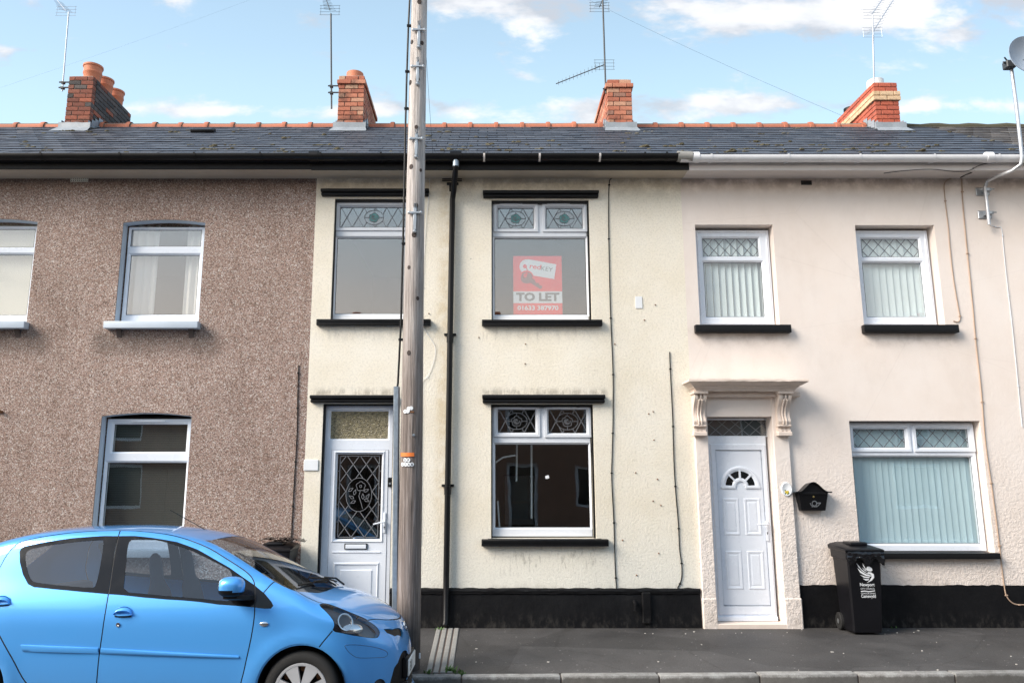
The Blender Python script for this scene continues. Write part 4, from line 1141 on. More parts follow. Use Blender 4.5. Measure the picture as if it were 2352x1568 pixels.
# ------------------------------------------------------------------ roofs, eaves, gutters
rf_p = roof(H_pebble, X_LL, X_CL); rf_c = roof(H_cream, X_CL, X_CR); rf_k = roof(H_pink, X_CR, X_PR); rf_f = roof(H_far, X_PR, X_PR + 4.7, 'slate_brown'); rf_l = roof(H_left, X_LL - 4.7, X_LL)
for h, x0, x1 in ((H_far, X_PR, X_PR + 4.7), (H_left, X_LL - 4.7, X_LL)):
    shell(h, x0, x1, 'pink_render' if h is H_far else 'pebbledash', [])
for rf, a, c, n in ((rf_p, X_LL, X_CL, 50), (rf_c, X_CL, X_CR, 40), (rf_k, X_CR, X_PR, 60), (rf_f, X_PR, X_PR + 2.2, 16), (rf_l, X_LL - 2.2, X_LL, 10)): moss_on(rf, a, c, n)

cp = chimney(H_pebble, 152, 210, 175, 297, 1.32, 'brick_dark', (0, 0), [(.2, .15, .30, 'pot_clay', True), (.5, .145, .28, 'pot_clay', True), (.8, .14, .28, 'pot_clay', True)], right_shade=True, core='mortar')
cc = chimney(H_cream, 776, 836, 174, 284, 1.30, 'brick_orange', (.0, .025), [(.22, .14, .17, 'pot_clay', False)], core='mortar_dark')
ck = chimney(H_pink, 1395, 1452.5, 182, 295, 1.25, 'brick_orange', (-.005, .028), [], core='mortar_dark')
cf = chimney(H_pink, 2010, 2066, 189.5, 300, 1.30, 'brick_red', (0, 0, .028, .028), [(.22, .13, .16, 'white_paint', False), (.92, .10, .14, 'car_black', False)], buff=(2, 3), core='mortar_dark')
ridge_tiles(rf_p, X_LL + .25, cc[0] - .04); ridge_tiles(rf_c, cc[1] + .04, ck[0] - .04); ridge_tiles(rf_k, ck[1] + .04, cf[0] - .02); ridge_tiles(rf_l, X_LL - 3.9, cp[0] - .04)
m = MB(); n = 26; xa, xb = cf[1] + .03, X_PR + 3.6
m.loft([[(xa + (xb - xa) * i / n, RIDGE_Y + .11 * math.cos(a), RIDGE_Z - .05 + .10 * math.sin(a) + .012 * math.sin(i * 1.7)) for a in [R(-20 + 220 * k / 8) for k in range(9)]] for i in range(n + 1)], False, False)
m.build('ridge_tile', 'moss', rf_f, 60)
# roof vent on the pebbledash roof and sheet metal on the cream ridge chimney side
x, z = P(470, 303, 1.65); m = MB(); y = 1.62; zz = roofz(y); m.box(-.19, .17, -.06, .08, .0, .055, .02, 2, Matrix.Translation((x, y, zz + .015)) @ Matrix.Rotation(SANG, 4, 'X')); m.build('roof_vent', 'car_black', rf_p, 40)

def gutter(h, x0, x1, mat, clip, r=.062, y=-.415, z=5.70, sag=.0, clips=(), cmat=None):
    m = MB(); n = max(2, int((x1 - x0) / .3))
    po = [(math.cos(a) * r, math.sin(a) * r) for a in [R(180 + 180 * k / 12) for k in range(13)]]
    pi_ = [(math.cos(a) * (r - .006), math.sin(a) * (r - .006)) for a in [R(360 - 180 * k / 12) for k in range(13)]]
    lip = [(-r, .0), (-r - .006, .004), (-r - .006, .012), (-r, .014)]
    sec = [(-r, .014)] + po[0:1] + po[1:] + [(r, .012)] + [(r - .006, .012)] + pi_ + [(-r + .006, .014)]
    m.loft([[(x0 + (x1 - x0) * i / n, y + p, z + q + sag * math.sin(math.pi * i / n)) for p, q in sec] for i in range(n + 1)], True, True)
    g = m.build('gutter', mat, h, 40)
    for cx in clips:
        m = MB(); rr = r + .007
        m.loft([[(cx + dx, y + math.cos(a) * rr, z + .016 * (k in (0, 12)) + math.sin(a) * rr) for k, a in enumerate([R(176 + 188 * k / 12) for k in range(13)])] for dx in (-.013, .013)], False, False)
        m.box(cx - .012, cx + .012, y + r, -.325, z - .05, z + .0)
        m.build('gutter_bracket', cmat or mat, g, 40)
    return g
def eaves(h, x0, x1, fmat, smat, fz0=5.56):
    m = MB(); m.box(x0 + .001, x1 - .001, -.335, -.315, fz0, 5.735, .003); m.build('fascia', fmat, h)
    m = MB(); m.box(x0 + .001, x1 - .001, -.313, .01, SOFF - .004, SOFF + .012); m.build('soffit', smat, h)
def gx(px, py=372): return P(px, py, -.415)[0]
eaves(H_pebble, X_LL, X_CL, 'black_paint', 'cream_board'); eaves(H_cream, X_CL, X_CR + .03, 'black_paint', 'cream_board', 5.55); eaves(H_pink, X_CR + .03, X_PR, 'white_board', 'white_board', 5.545)
eaves(H_far, X_PR, X_PR + 4.7, 'white_board', 'white_board'); eaves(H_left, X_LL - 4.7, X_LL, 'black_paint', 'cream_board')
gutter(H_pebble, X_LL - 2, gx(722), 'black_plastic', 1, clips=[gx(p) for p in (-60, 98, 278, 449, 600)], z=5.702)
gutter(H_cream, gx(716), gx(1560), 'black_plastic', 1, r=.066, z=5.700, clips=[gx(p) for p in (738, 876, 1112, 1480, 1530)])
g_ = [o for o in COL.objects if o.name.startswith('gutter') and o.parent is H_cream][0]
for px in (1112, 1239, 1377):
    m = MB(); x = gx(px); m.loft([[(x + dx, -.415 + math.cos(a) * .075, 5.700 + math.sin(a) * .075) for a in [R(175 + 100 * k / 8) for k in range(9)]] for dx in (-.012, .012)], False, False); m.build('gutter_bracket', 'white_board', g_, 40)
gutter(H_pink, gx(1563), gx(2560), 'white_gutter', 1, r=.062, y=-.41, z=5.682, clips=[gx(p) for p in (1632, 1808, 1972, 2142, 2290)])
m = MB(); m.tube([(gx(1556), -.414, 5.694), (gx(1590), -.412, 5.688)], .068, 14); m.build('gutter_union', 'concrete', H_pink, 40)
x = gx(1598); m = MB(); m.tube([(x - .03, -.411, 5.683), (x + .04, -.411, 5.683)], .0685, 14); m.build('gutter_union', 'white_gutter', H_pink, 40)
x = gx(2270); m = MB(); m.tube([(x - .03, -.411, 5.682), (x + .05, -.411, 5.682)], .0685, 14); m.build('gutter_union', 'white_gutter', H_pink, 40)
x = gx(720); m = MB(); m.tube([(x - .05, -.413, 5.70), (x + .06, -.413, 5.70)], .072, 14); m.build('gutter_union', 'black_plastic', H_cream, 40)
# bird mess and bright scrapes over the downpipe outlet
dpx = gx(1047); m = MB(); m.tube([(dpx - .07, -.414, 5.70), (dpx + .07, -.414, 5.70)], .0735, 14); m.build('gutter_outlet', 'black_plastic', H_cream, 40)
m = MB(); m.tube([(dpx, -.415, 5.64), (dpx, -.415, 5.56)], .040, 12); m.build('outlet_spout', 'galvanised', H_cream, 40)
# downpipe swan-neck then straight to the drain
pts = [(dpx, -.415, 5.58), (dpx - .005, -.40, 5.50), (P(1043, 420)[0], -.10, 5.36), (P(1040, 440)[0], -.055, 5.26)]
for py in (700, 1000, 1300, 1425): pts.append((P(1039 + (py - 440) * (1023.5 - 1039) / 985, py, -.055)[0], -.055, P(1035, py, -.055)[1]))
pts.append((pts[-1][0] - .005, -.09, .035))
m = MB(); m.tube(pts, .036, 14); dp = m.build('downpipe', 'black_plastic', H_cream, 50)
for py in (778, 1126, 430):
    x, z = P(1039 + (py - 440) * (1023.5 - 1039) / 985, py, -.055); m = MB(); m.lathe([(.036, -.05), (.043, -.048), (.043, .048), (.036, .05)], 14, Matrix.Translation((x, -.055, z))); m.box(x - .075, x + .075, -.04, -.002, z - .014 + .06, z + .014 + .06, .004); m.build('pipe_collar', 'black_plastic', dp, 40)
x, z = P(1040, 416); m = MB(); m.box(x - .14, x + .12, -.012, -.002, z - .006, z + .004); m.box(x - .14, x + .12, -.012, -.002, z + .018, z + .028); m.build('wall_vent', 'gasket', H_cream)
x, z = P(1852, 420); m = MB(); m.box(x - .07, x + .07, -.004, .001, z - .03, z + .03); m.build('vent_hole', 'gasket', H_pink)

# ------------------------------------------------------------------ cables on the walls
def cable(label, pix, r=.006, mat='black_plastic', Y=-.008, clips=0, name='cable'):
    pts = [(P(a, c, Y)[0], Y, P(a, c, Y)[1]) for a, c in pix]
    # smooth the trace
    out = []
    for i in range(len(pts) - 1):
        p0, p1, p2, p3 = [Vector(pts[min(max(k, 0), len(pts) - 1)]) for k in (i - 1, i, i + 1, i + 2)]
        for k in range(5):
            t_ = k / 5; out.append(.5 * ((2 * p1) + (p2 - p0) * t_ + (2 * p0 - 5 * p1 + 4 * p2 - p3) * t_ * t_ + (3 * p1 - p0 - 3 * p2 + p3) * t_ ** 3))
    out.append(Vector(pts[-1]))
    e = thing(name, label, 'cable', pts[-1])
    m = MB(); m.tube(out, r, 6); m.build('cable_sheath', mat, e, 60)
    for k in range(clips):
        p = out[int((k + .5) * len(out) / clips)]; m = MB(); m.box(p.x - r * 2.2, p.x + r * 2.2, p.y - r * 1.6, p.y + r, p.z - .008, p.z + .008, .002); m.build('cable_clip', mat, e)
    return e
cable('black cable down the cream wall right of the sign window', [(1411, 396), (1404, 410), (1399, 425), (1398, 520), (1401, 680), (1404, 760), (1408, 860), (1408, 960), (1406, 1040), (1405, 1100), (1410, 1200), (1413, 1300), (1416, 1351)], clips=9)
cable('short black cable beside the stone door surround', [(1538, 808), (1541, 880), (1545, 960), (1548, 1060), (1552, 1130), (1558, 1200), (1561, 1260), (1566, 1300), (1565, 1330), (1556, 1350)], clips=6)
cable('thin black cable on the pebbledash near the cream wall', [(686, 838), (684, 900), (682, 1000), (676, 1100), (671, 1200), (668, 1262)], .006, clips=5)
cable('brown cable down the whole pink wall to the plinth', [(2209, 410), (2212, 470), (2220, 560), (2232, 680), (2243, 800), (2254, 900), (2264, 1020), (2280, 1130), (2293, 1230), (2306, 1340), (2313, 1370), (2330, 1386), (2356, 1388)], .007, 'cable_brown', clips=8)
cable('looped brown cable hanging right of the upper pink window', [(2187, 408), (2170, 420), (2170, 450), (2178, 520), (2182, 570), (2190, 640), (2200, 700), (2205, 730), (2200, 739), (2190, 737)], .006, 'cable_brown', clips=2)
cable('white cable from the dish mast down the pink wall', [(2272, 516), (2290, 522), (2300, 524), (2304, 560), (2312, 640), (2324, 740), (2336, 860), (2348, 980)], .004, 'upvc_old', clips=4)
cable('thin white cable on the cream wall beside the pole', [(987, 392), (986, 440), (978, 520), (972, 640), (970, 740), (1000, 800), (985, 860), (970, 880), (969, 960), (968, 1100), (966, 1250)], .0025, 'upvc_old', clips=4)
# nails, fixings and the paper scrap on the cream wall
sc = RECT(1459, 681, 1475, 708); m = MB(); m.box(sc[0], sc[1], -.008, -.001, sc[2], sc[3], .001); e = m.build('wall_plate', 'paper_white'); tag(e, 'small white blanking plate on the cream wall right of the sign window', 'plate')
r = RECT(698, 1055, 731, 1080); m = MB(); m.box(r[0], r[1], -.014, -.002, r[2], r[3], .003); e = m.build('house_plaque', 'paper_white'); tag(e, 'blank white plaque on the cream wall left of the leaded door', 'plaque')
r = RECT(892, 1096, 899, 1118, .03); e = thing('doorbell', 'black doorbell on the frame of the leaded door beside the pole', 'doorbell', (r[0], .08, r[2]))
m = MB(); m.box(r[0] - .01, r[1] + .008, .05, .083, r[2], r[3], .008); m.build('bell_body', 'car_black', e); m = MB(); m.lathe([(.014, 0), (.014, .006), (.001, .008)], 14, Matrix.Translation(((r[0] + r[1]) / 2, .05, r[2] + .04)) @ Matrix.Rotation(R(90), 4, 'X')); m.build('bell_button', 'steel', e)
nails = [(1412, 790), (1505, 700), (1480, 735), (1490, 950), (1502, 1010), (1460, 1085), (1510, 1100), (1500, 1150), (1462, 1320), (1513, 1270), (1430, 1240), (1206, 835), (1207, 790), (1100, 775), (972, 660), (985, 720), (1500, 945), (1518, 1160)]
m = MB()
for a, c in nails: x, z = P(a, c); m.lathe([(.009, 0), (.008, .010), (.001, .012)], 6, Matrix.Translation((x, 0, z)) @ Matrix.Rotation(R(90), 4, 'X'))
m.build('wall_fixings', 'rust', H_cream)

# ------------------------------------------------------------------ aerials and dish
def aerial(label, chm, px0, py0, px1, py1, mat, elems, boom=None, extra=None, brk=True, r=.014, Y=2.1):
    x0, z0 = P(px0, py0, Y); x1, z1 = P(px1, py1, Y)
    e = thing('tv_aerial', label, 'aerial', (x0, Y, z0))
    m = MB(); m.tube([(x0, Y, z0), (x1, Y, z1)], r, 8); m.build('mast', mat, e, 60)
    if brk:
        for bz in brk:
            k = (bz - py0) / (py1 - py0); bx = x0 + (x1 - x0) * k; z = z0 + (z1 - z0) * k
            cx = chm[0] if abs(bx - chm[0]) < abs(bx - chm[1]) else chm[1]
            m = MB(); m.tube([(bx - .05, Y - .02, z), (bx, Y - .02, z), (cx + .02, Y - .02, z)], .012, 6); m.box(bx - .025, bx + .025, Y - .03, Y + .03, z - .015, z + .015); m.build('mast_bracket', 'aerial_dark', e)
    for (pa, pb, n, lo, hi, ver, yb) in elems:
        a = Vector((P(*pa, Y)[0], Y, P(*pa, Y)[1])); c = Vector((P(*pb, Y + yb)[0], Y + yb, P(*pb, Y + yb)[1]))
        m = MB(); m.tube([a, c], .008, 6); bm_ = m.build('boom', mat, e, 60)
        m = MB(); d_ = (c - a)
        perp = Vector((0, 0, 1)) if ver else Vector((d_.y, -d_.x, 0)).normalized() if d_.xy.length > .01 else Vector((1, 0, 0))
        if not ver: perp = (perp + Vector((.5, 0, 0))).normalized()
        for k in range(n):
            q = a + d_ * ((k + .3) / n); L = lo + (hi - lo) * k / n; m.tube([q - perp * L, q + perp * L], .003, 5)
        # reflector grid
        q = a; s_ = .17
        for k in (-1, -.35, .35, 1): m.tube([q + Vector((-s_, 0, k * .085)), q + Vector((s_, 0, k * .085))], .0028, 5)
        for k in (-1, 1): m.tube([q + Vector((k * s_ * .9, 0, -.085)), q + Vector((k * s_ * .9, 0, .085))], .0028, 5)
        kind(m.build('elements', mat, e), 'stuff')
    return e
aerial('bent pale tv aerial on the dark three-pot chimney', cp, 143, 210, 158, 28, 'aerial_metal', [((152, 26), (132, 2), 8, .10, .06, False, .8)], brk=(191, 203), r=.011)
aerial('dark straight tv aerial beside the one-pot chimney', cc, 761.5, 250, 760, 32, 'aerial_dark', [((758, 24), (748, -4), 8, .10, .06, False, .8)], brk=(200, 215), r=.014)
aerial('tv aerial with a long side boom on the narrow orange chimney', ck, 1391.5, 215, 1384, -12, 'aerial_dark', [((1388, 149), (1277, 193), 13, .07, .04, True, .1), ((1377, 17), (1386, -6), 4, .1, .1, False, .4)], brk=(206,), r=.014)
aerial('twin tv aerial on the red and buff banded chimney', cf, 2009, 245, 2005, 82, 'aerial_metal', [((2004, 75), (2052, 0), 11, .09, .05, False, 1.2), ((2003, 33), (2030, -6), 7, .09, .05, False, .9)], brk=(225, 238), r=.014)
x0, z0 = P(2005, 80, 2.1); x1, z1 = P(2004, 36, 2.1)
twin = [o for o in COL.objects if o.name.startswith('tv_aerial') and 'twin' in o['label']][0]
m = MB(); m.tube([(x0, 2.1, z0 - .1), (x1, 2.1, z1)], .011, 8); m.build('upper_mast', 'aerial_metal', twin, 60)
# satellite dish on a cranked mast
Yd = -.52
base = P(2271, 515, -.06)
dish = thing('satellite_dish', 'grey satellite dish on a cranked mast fixed to the pink wall', 'satellite dish', (base[0], -.06, base[1]))
def pd(px, py, y): return (P(px, py, y)[0], y, P(px, py, y)[1])
pts = [pd(2272, 516, -.08), pd(2266, 460, -.08), pd(2262, 432, -.08), pd(2268, 416, -.12), pd(2290, 405, -.26), pd(2325, 392, -.48), pd(2345, 378, -.53), pd(2347, 360, -.53), pd(2343, 320, -.53), pd(2334, 240, -.53), pd(2322, 150, -.53)]
m = MB(); m.tube(pts, .021, 10); m.build('mast', 'alu_pole', dish, 60)
for py, px in ((441, 2256), (494, 2261)):
    x, z = P(px, py, 0); m = MB(); m.box(x - .09, x + .085, -.014, -.002, z - .055, z + .055, .008); m.box(x - .02, x + .06, -.10, -.014, z - .02, z + .02, .004); m.tube([(x + .03, -.10, z), (x + .09, -.10, z)], .008, 6)
    m.build('wall_bracket', 'steel', dish)
c_ = Vector(pd(2352, 138, -.60)); fwd = Vector((-.02, -.92, .12)).normalized()
side = fwd.cross(Vector((0, 0, 1))).normalized(); upv = side.cross(fwd)
m = MB(); rings = []
for k in range(7):
    r_ = .27 * k / 6 + .001; dz_ = .11 * (k / 6) ** 2
    rings.append([c_ + side * r_ * math.cos(a) * .92 + upv * r_ * math.sin(a) * 1.0 + fwd * dz_ for a in [q * 2 * math.pi / 32 for q in range(32)]])
for k in (6, 4, 2, 0):
    r_ = .27 * k / 6 + .001; dz_ = .11 * (k / 6) ** 2 - .012
    rings.append([c_ + side * r_ * math.cos(a) * .92 + upv * r_ * math.sin(a) + fwd * dz_ for a in [q * 2 * math.pi / 32 for q in range(32)]])
m.loft(rings); m.build('reflector', 'dish_grey', dish, 50)
m = MB(); a = Vector(pd(2318, 150, -.55)); m.box(-.06, .06, -.05, .05, -.05, .05, .01, 1, Matrix.Translation(a)); m.tube([a, a + Vector((-.10, -.04, .02))], .012, 6); m.tube([a + Vector((0, 0, .03)), a + Vector((-.07, -.03, .09))], .01, 6); m.tube([a, c_ - fwd * .02], .025, 8); m.build('dish_clamp', 'aerial_dark', dish)
m = MB(); tip = c_ + fwd * .42 - upv * .22; m.tube([c_ - upv * .26 + fwd * .08, tip], .012, 8); m.box(-.03, .03, -.03, .03, -.05, .05, .01, 1, Matrix.Translation(tip)); m.build('feed_arm', 'aerial_dark', dish)

# ------------------------------------------------------------------ telegraph pole
PY = -1.87; pbx, _ = P(936, 1500, PY); pbx2, _ = P(963, 0, PY)
def prad(z): return .118 - .0048 * z
pole = thing('telegraph_pole', 'weathered wooden telegraph pole standing at the kerb in front of the blue car', 'pole', (pbx, PY, 0))
def paxis(z):
    z0, z1 = P(936, 1500, PY)[1], P(963, 0, PY)[1]; k = (z - z0) / (z1 - z0)
    return pbx + (pbx2 - pbx) * k
m = MB(); rings = []
for i in range(46):
    z = -.12 + i * .21; rr = prad(z)
    rings.append([(paxis(z) + math.cos(a) * rr * (1 + .03 * math.sin(3 * a + z)), PY + math.sin(a) * rr * (1 + .03 * math.sin(2 * a + z * 1.3)), z) for a in [k * 2 * math.pi / 28 for k in range(28)]])
m.loft(rings); m.build('shaft', 'pole_wood', pole, 60)
def onpole(px, py, lift=0.0):
    """point of the shaft's near face seen through a traced point"""
    z = P(px, py, PY - .1)[1]; ax = paxis(z); rr = prad(z)
    x = P(px, py, PY - .1)[0]; k = max(-.97, min(.97, (x - ax) / rr))
    y = PY - math.sqrt(1 - k * k) * (rr + lift)
    x = ax + k * (rr + lift)
    z = P(px, py, y)[1]
    return Vector((x, y, z)), Vector((k, -math.sqrt(1 - k * k), 0))
for px, py in ((962, 80), (959, 164), (956, 330), (953, 500)):
    p, n_ = onpole(px, py, .004); Mx = Matrix.Translation(p); m = MB()
    m.box(-.016, .016, -.014, .01, -.13, .11, .004, 1, Mx); m.box(-.062, .062, -.022, .0, .04, .062, .004, 1, Mx)
    for q in (-.06, .06): m.lathe([(.016, 0), (.016, .02), (.002, .024)], 8, Mx @ Matrix.Translation((q, 0, .051)) @ Matrix.Rotation(R(90), 4, 'X'))
    m.tube([p + Vector((0, -.01, .10)), p + Vector((-.008, -.03, .14)), p + Vector((.012, -.03, .15)), p + Vector((.01, -.01, .11))], .006, 6)
    m.lathe([(.02, 0), (.022, .015), (.012, .03), (.001, .032)], 10, Mx @ Matrix.Translation((.0, 0, -.15)) @ Matrix.Rotation(R(90), 4, 'X'))
    m.build('cable_bracket', 'steel', pole, 40)
for px, py in ((963, 4), (969, 99), (959, 182), (956, 292), (944, 383), (966, 391), (955, 472), (951, 539), (939, 614), (959, 685), (939, 810), (945, 97), (941, 190)):
    p, n_ = onpole(px, py, .0); rr = rnd.uniform(.016, .028); m = MB()
    Mx = Matrix.Translation(p) @ n_.to_track_quat('Z', 'Y').to_matrix().to_4x4() @ Matrix.Diagonal((1, 1.3, 1, 1))
    m.lathe([(rr, -.006), (rr * .85, .004), (rr * .5, .005), (.001, .003)], 10, Mx); m.build('knot', 'knot_wood', pole, 50)

# galvanised cover strip with the cable rising out of it
pts = []
for py in (888, 1000, 1150, 1300, 1430, 1500, 1540):
    px = 911.5 + (907 - 911.5) * (py - 888) / 650 - .5
    z = P(px, py, PY - .02)[1]; pts.append((P(px, py, PY - .02)[0] , PY - .02, max(z, -.05)))
m = MB(); m.loft([[(x + dx, y + dy, z) for dx, dy in ((-.028, .03), (-.028, -.015), (-.018, -.03), (.018, -.03), (.03, -.015), (.03, .03))] for x, y, z in pts]); m.build('cable_guard', 'galvanised', pole, 40)
cpts = [Vector(pts[0]) + Vector((.002, 0, -.05))]
for px, py in ((914, 880), (917, 820), (921, 740), (922, 700), (927, 500), (929, 400), (931, 300), (934, 180), (938, 60), (941, 0), (943, -60)):
    cpts.append(Vector((P(px, py, PY - .02)[0], PY - .02, P(px, py, PY - .02)[1])))
m = MB(); m.tube(cpts, .0105, 8); m.build('riser_cable', 'black_plastic', pole, 60)
for py, px in ((60, 938), (165, 934), (250, 932), (560, 926), (780, 919)):
    q = Vector((P(px, py, PY - .02)[0], PY - .02, P(px, py, PY - .02)[1])); m = MB(); m.box(-.016, .03, -.016, .012, -.012, .012, .003, 1, Matrix.Translation(q)); m.build('cable_clip', 'black_plastic', pole)
# number discs, orange tag
def curved(px0, py0, px1, py1, mat, name, lift=.004):
    m = MB(); n = 6; ring = []
    for i in range(n + 1):
        px = px0 + (px1 - px0) * i / n; a, na = onpole(px, py1, lift); c2, nc = onpole(px, py0, lift); ring.append((a, c2, na))
    m.loft([[a, c2, c2 + nn * .003, a + nn * .003] for a, c2, nn in ring]); return m.build(name, mat, pole, 40)
curved(921, 1039, 951, 1048, 'orange_tag', 'warning_tag')
def disc(px, py, rr, ch=None, mat='paper_white'):
    p, n_ = onpole(px, py, .004); m = MB(); Q = n_.to_track_quat('Z', 'Y').to_matrix().to_4x4()
    m.lathe([(rr, 0), (rr, .003), (.0005, .0035)], 14, Matrix.Translation(p) @ Q); dsc = m.build('number_disc', mat, pole)
    if ch:
        me = text_mesh(ch, rr * 1.15, .012); ang = math.atan2(n_.x, -n_.y)
        me.transform(Matrix.Translation(p + n_ * .0045) @ Matrix.Rotation(ang, 4, 'Z')); link('digit', me, 'plate_black', dsc)
rr = .0195
for k, ch in enumerate('DP'): disc(931 + k * 7.3, 1056, rr, ch)
for k, ch in enumerate('2748'): disc(925.5 + k * 6.9, 1066, rr, ch)
for px, py, ch in ((931, 944.5, '9'), (937, 944, None), (939, 938, None), (944.5, 937, None)): disc(px, py, rr, ch)
p, n_ = onpole(947, 946, .002); m = MB(); m.box(-.02, .02, -.004, .004, -.008, .008, .003, 1, Matrix.Translation(p)); m.build('rust_nail', 'rust', pole)
p, n_ = onpole(949.5, 999, .006); m = MB(); m.lathe([(.014, 0), (.014, .012), (.001, .014)], 8, Matrix.Translation(p) @ n_.to_track_quat('Z', 'Y').to_matrix().to_4x4()); m.build('bolt', 'steel', pole)
p, n_ = onpole(962, 1505, .003); m = MB(); m.box(-.008, .008, -.004, .004, -.025, .025, .002, 1, Matrix.Translation(p)); m.build('pole_tag', 'paper_white', pole)
# service wires in the air
def wire(label, pts, r=.007):
    e = thing('overhead_wire', label, 'wire', pts[-1]); a, c = Vector(pts[0]), Vector(pts[-1]); n = 16; q = []
    for i in range(n + 1):
        t_ = i / n; p = a.lerp(c, t_); p.z -= pts[1] * 4 * t_ * (1 - t_); q.append(p)
    m = MB(); m.tube(q, r, 5); m.build('wire_strand', 'black_plastic', e, 60)
top_z = P(963, -330, PY)[1]
a = pd(1760, 195, 3.5)
wire('thin overhead wire crossing the banded chimney to the white gutter', [pd(1080, -150, 9.0), .25, pd(2240, 392, -.34)], .0016)
wire('second thin overhead wire dropping to the white gutter from the left', [pd(2075, 305, 2.0), .03, pd(2236, 386, -.35)], .005)
wire('faint overhead wire passing the three-pot chimney', [pd(-40, 215, 5.0), .05, pd(640, -25, 5.0)], .0008)
wire('thin wire from the pole head to the cream gutter', [(P(975, 60, -1.0)[0], -1.0, P(975, 60, -1.0)[1]), .05, pd(996, 378, -.38)], .002)
cable('black cable loops along the white gutter fascia', [(2030, 398), (2080, 392), (2140, 389), (2190, 394), (2225, 392), (2250, 380), (2290, 369)], .005, Y=-.37)
cable('cable knot dropping from the white fascia to the pink wall', [(2236, 386), (2232, 396), (2218, 402), (2206, 408)], .008, Y=-.20)
plain('daylight_paint', (.75, .85, .95), .4)
plain('flower_yellow', (.75, .55, .05), .6)
# ------------------------------------------------------------------ letting sign behind the glass
Ys = YF + .055
r = RECT(1179, 588, 1291, 727, Ys)
sg = thing('letting_sign', 'red and white letting board standing inside the upstairs window', 'sign', ((r[0] + r[1]) / 2, Ys, r[2]))
def sx(px): return P(px, 650, Ys)[0]
def sz(py): return P(1235, py, Ys)[1]
m = MB(); m.box(r[0], r[1], Ys, Ys + .006, r[2], r[3]); m.build('board', 'sign_red', sg)
m = MB(); m.box(r[0], r[1], Ys - .0012, Ys - .0002, sz(696), sz(669)); m.build('white_band', 'sign_white', sg)
def zc(a, c): return 1540 * .765625 + a * .1025, 750 * .765625 + c * .1025      # sign close-up trace
def S2(a, c): px, py = zc(a, c); return sx(px), sz(py)
tagp = [(190, 492), (150, 430), (138, 360), (160, 290), (210, 235), (280, 208), (360, 208), (970, 322), (918, 652), (455, 572), (420, 510), (370, 472), (320, 458), (255, 462)]
m = MB(); q = [S2(*p) for p in tagp]; m.prism(q, lambda p: (p[0], Ys - .0002, p[1]), lambda p: (p[0], Ys - .0012, p[1])); m.build('tag_shape', 'sign_white', sg)
m = MB(); cx_, cz_ = S2(262, 365); rr_ = abs(S2(307, 365)[0] - cx_); m.poly([(cx_ + rr_ * math.cos(a), Ys - .0018, cz_ + rr_ * math.sin(a)) for a in [k * math.pi / 10 for k in range(20)]])
q = [S2(*p) for p in ((285, 400), (305, 395), (330, 455), (310, 462))]; m.poly([(p[0], Ys - .0018, p[1]) for p in q]); m.build('tag_hole', 'sign_red', sg)
keyp = [(200, 520), (265, 500), (330, 495), (400, 520), (435, 580), (425, 640), (470, 655), (490, 700), (520, 745), (560, 735), (590, 790), (640, 800), (640, 850), (600, 872), (380, 735), (310, 750), (230, 735), (180, 690), (168, 610)]
m = MB(); q = [S2(*p) for p in keyp]; m.poly([(p[0], Ys - .0010, p[1]) for p in q]); m.build('key_shape', 'sign_key', sg)
m = MB(); q = [S2(*p) for p in ((225, 545), (305, 500), (325, 520), (290, 620), (240, 620))]; m.poly([(p[0], Ys - .0016, p[1]) for p in q]); m.build('key_hole', 'sign_red', sg)
sc_ = (r[1] - r[0]) / 1085.0
cx_, cz_ = S2(500, 372); lettering('lettering', 'red', cx_, cz_, Ys - .0020, 115 * sc_, 'sign_red', sg, 265 * sc_, .02, R(8), .1)
cx_, cz_ = S2(758, 425); lettering('lettering', 'KEY', cx_, cz_, Ys - .0020, 95 * sc_, 'sign_grey', sg, 262 * sc_, .0, R(9))
cx_, cz_ = S2(545, 1050); lettering('lettering', 'TO LET', cx_, cz_, Ys - .0020, 195 * sc_, 'sign_grey', sg, 960 * sc_, .045)
cx_, cz_ = S2(545, 1295); lettering('lettering', '01633 387970', cx_, cz_, Ys - .0016, 108 * sc_, 'sign_white', sg, 910 * sc_, .035)

# ------------------------------------------------------------------ blinds and curtains behind the glass
def vertical_blind(label, r, n, y, ang, mat, gap=.0):
    e = thing('vertical_blind', label, 'blind', ((r[0] + r[1]) / 2, y, r[2])); wd = (r[1] - r[0]) / n
    m = MB(); m.box(r[0], r[1], y - .02, y + .02, r[3], r[3] + .03); m.build('head_rail', 'upvc', e)
    for i in range(n):
        x = r[0] + (i + .5) * wd; m = MB(); k = wd * (.56 - gap); a = ang + rnd.uniform(-.05, .05)
        m.loft([[(x + u * k * math.cos(a), y + u * k * math.sin(a) + .004 * (1 - u * u), z) for u in (-1, -.5, 0, .5, 1)] for z in (r[2], r[3])], False, False); m.build('slat', mat, e, 60)
def behind(r, y0, y): return grow(r, .05)
vertical_blind('half-open vertical blind in the upstairs window over the stone hood', grow(RECT(1608, 542, 1766, 735, .24), .02), 11, .21, R(-28), 'blind_white', .10)
vertical_blind('closed vertical blind in the upstairs window by the looped cable', grow(RECT(1972, 542, 2136, 735, .24), .02), 11, .21, R(-12), 'blind_white', .03)
vertical_blind('closed pale teal vertical blind in the wide downstairs window', grow(RECT(1950, 975, 2262, 1255, .24), .0), 21, .21, R(-5), 'blind_teal')
def curtain(label, x0, x1, z0, z1, y, mat, folds):
    m = MB(); n = folds * 8
    m.loft([[(x0 + (x1 - x0) * i / n, y + .022 * math.sin(i / 8 * 2 * math.pi) * (1 + .2 * math.sin(i)), z) for i in range(n + 1)] for z in (z0, (z0 + z1) / 2, z1)], False, False)
    o = m.build('curtain', mat, None, 80); tag(o, label, 'curtain')
r = RECT(285, 520, 468, 735, .24)
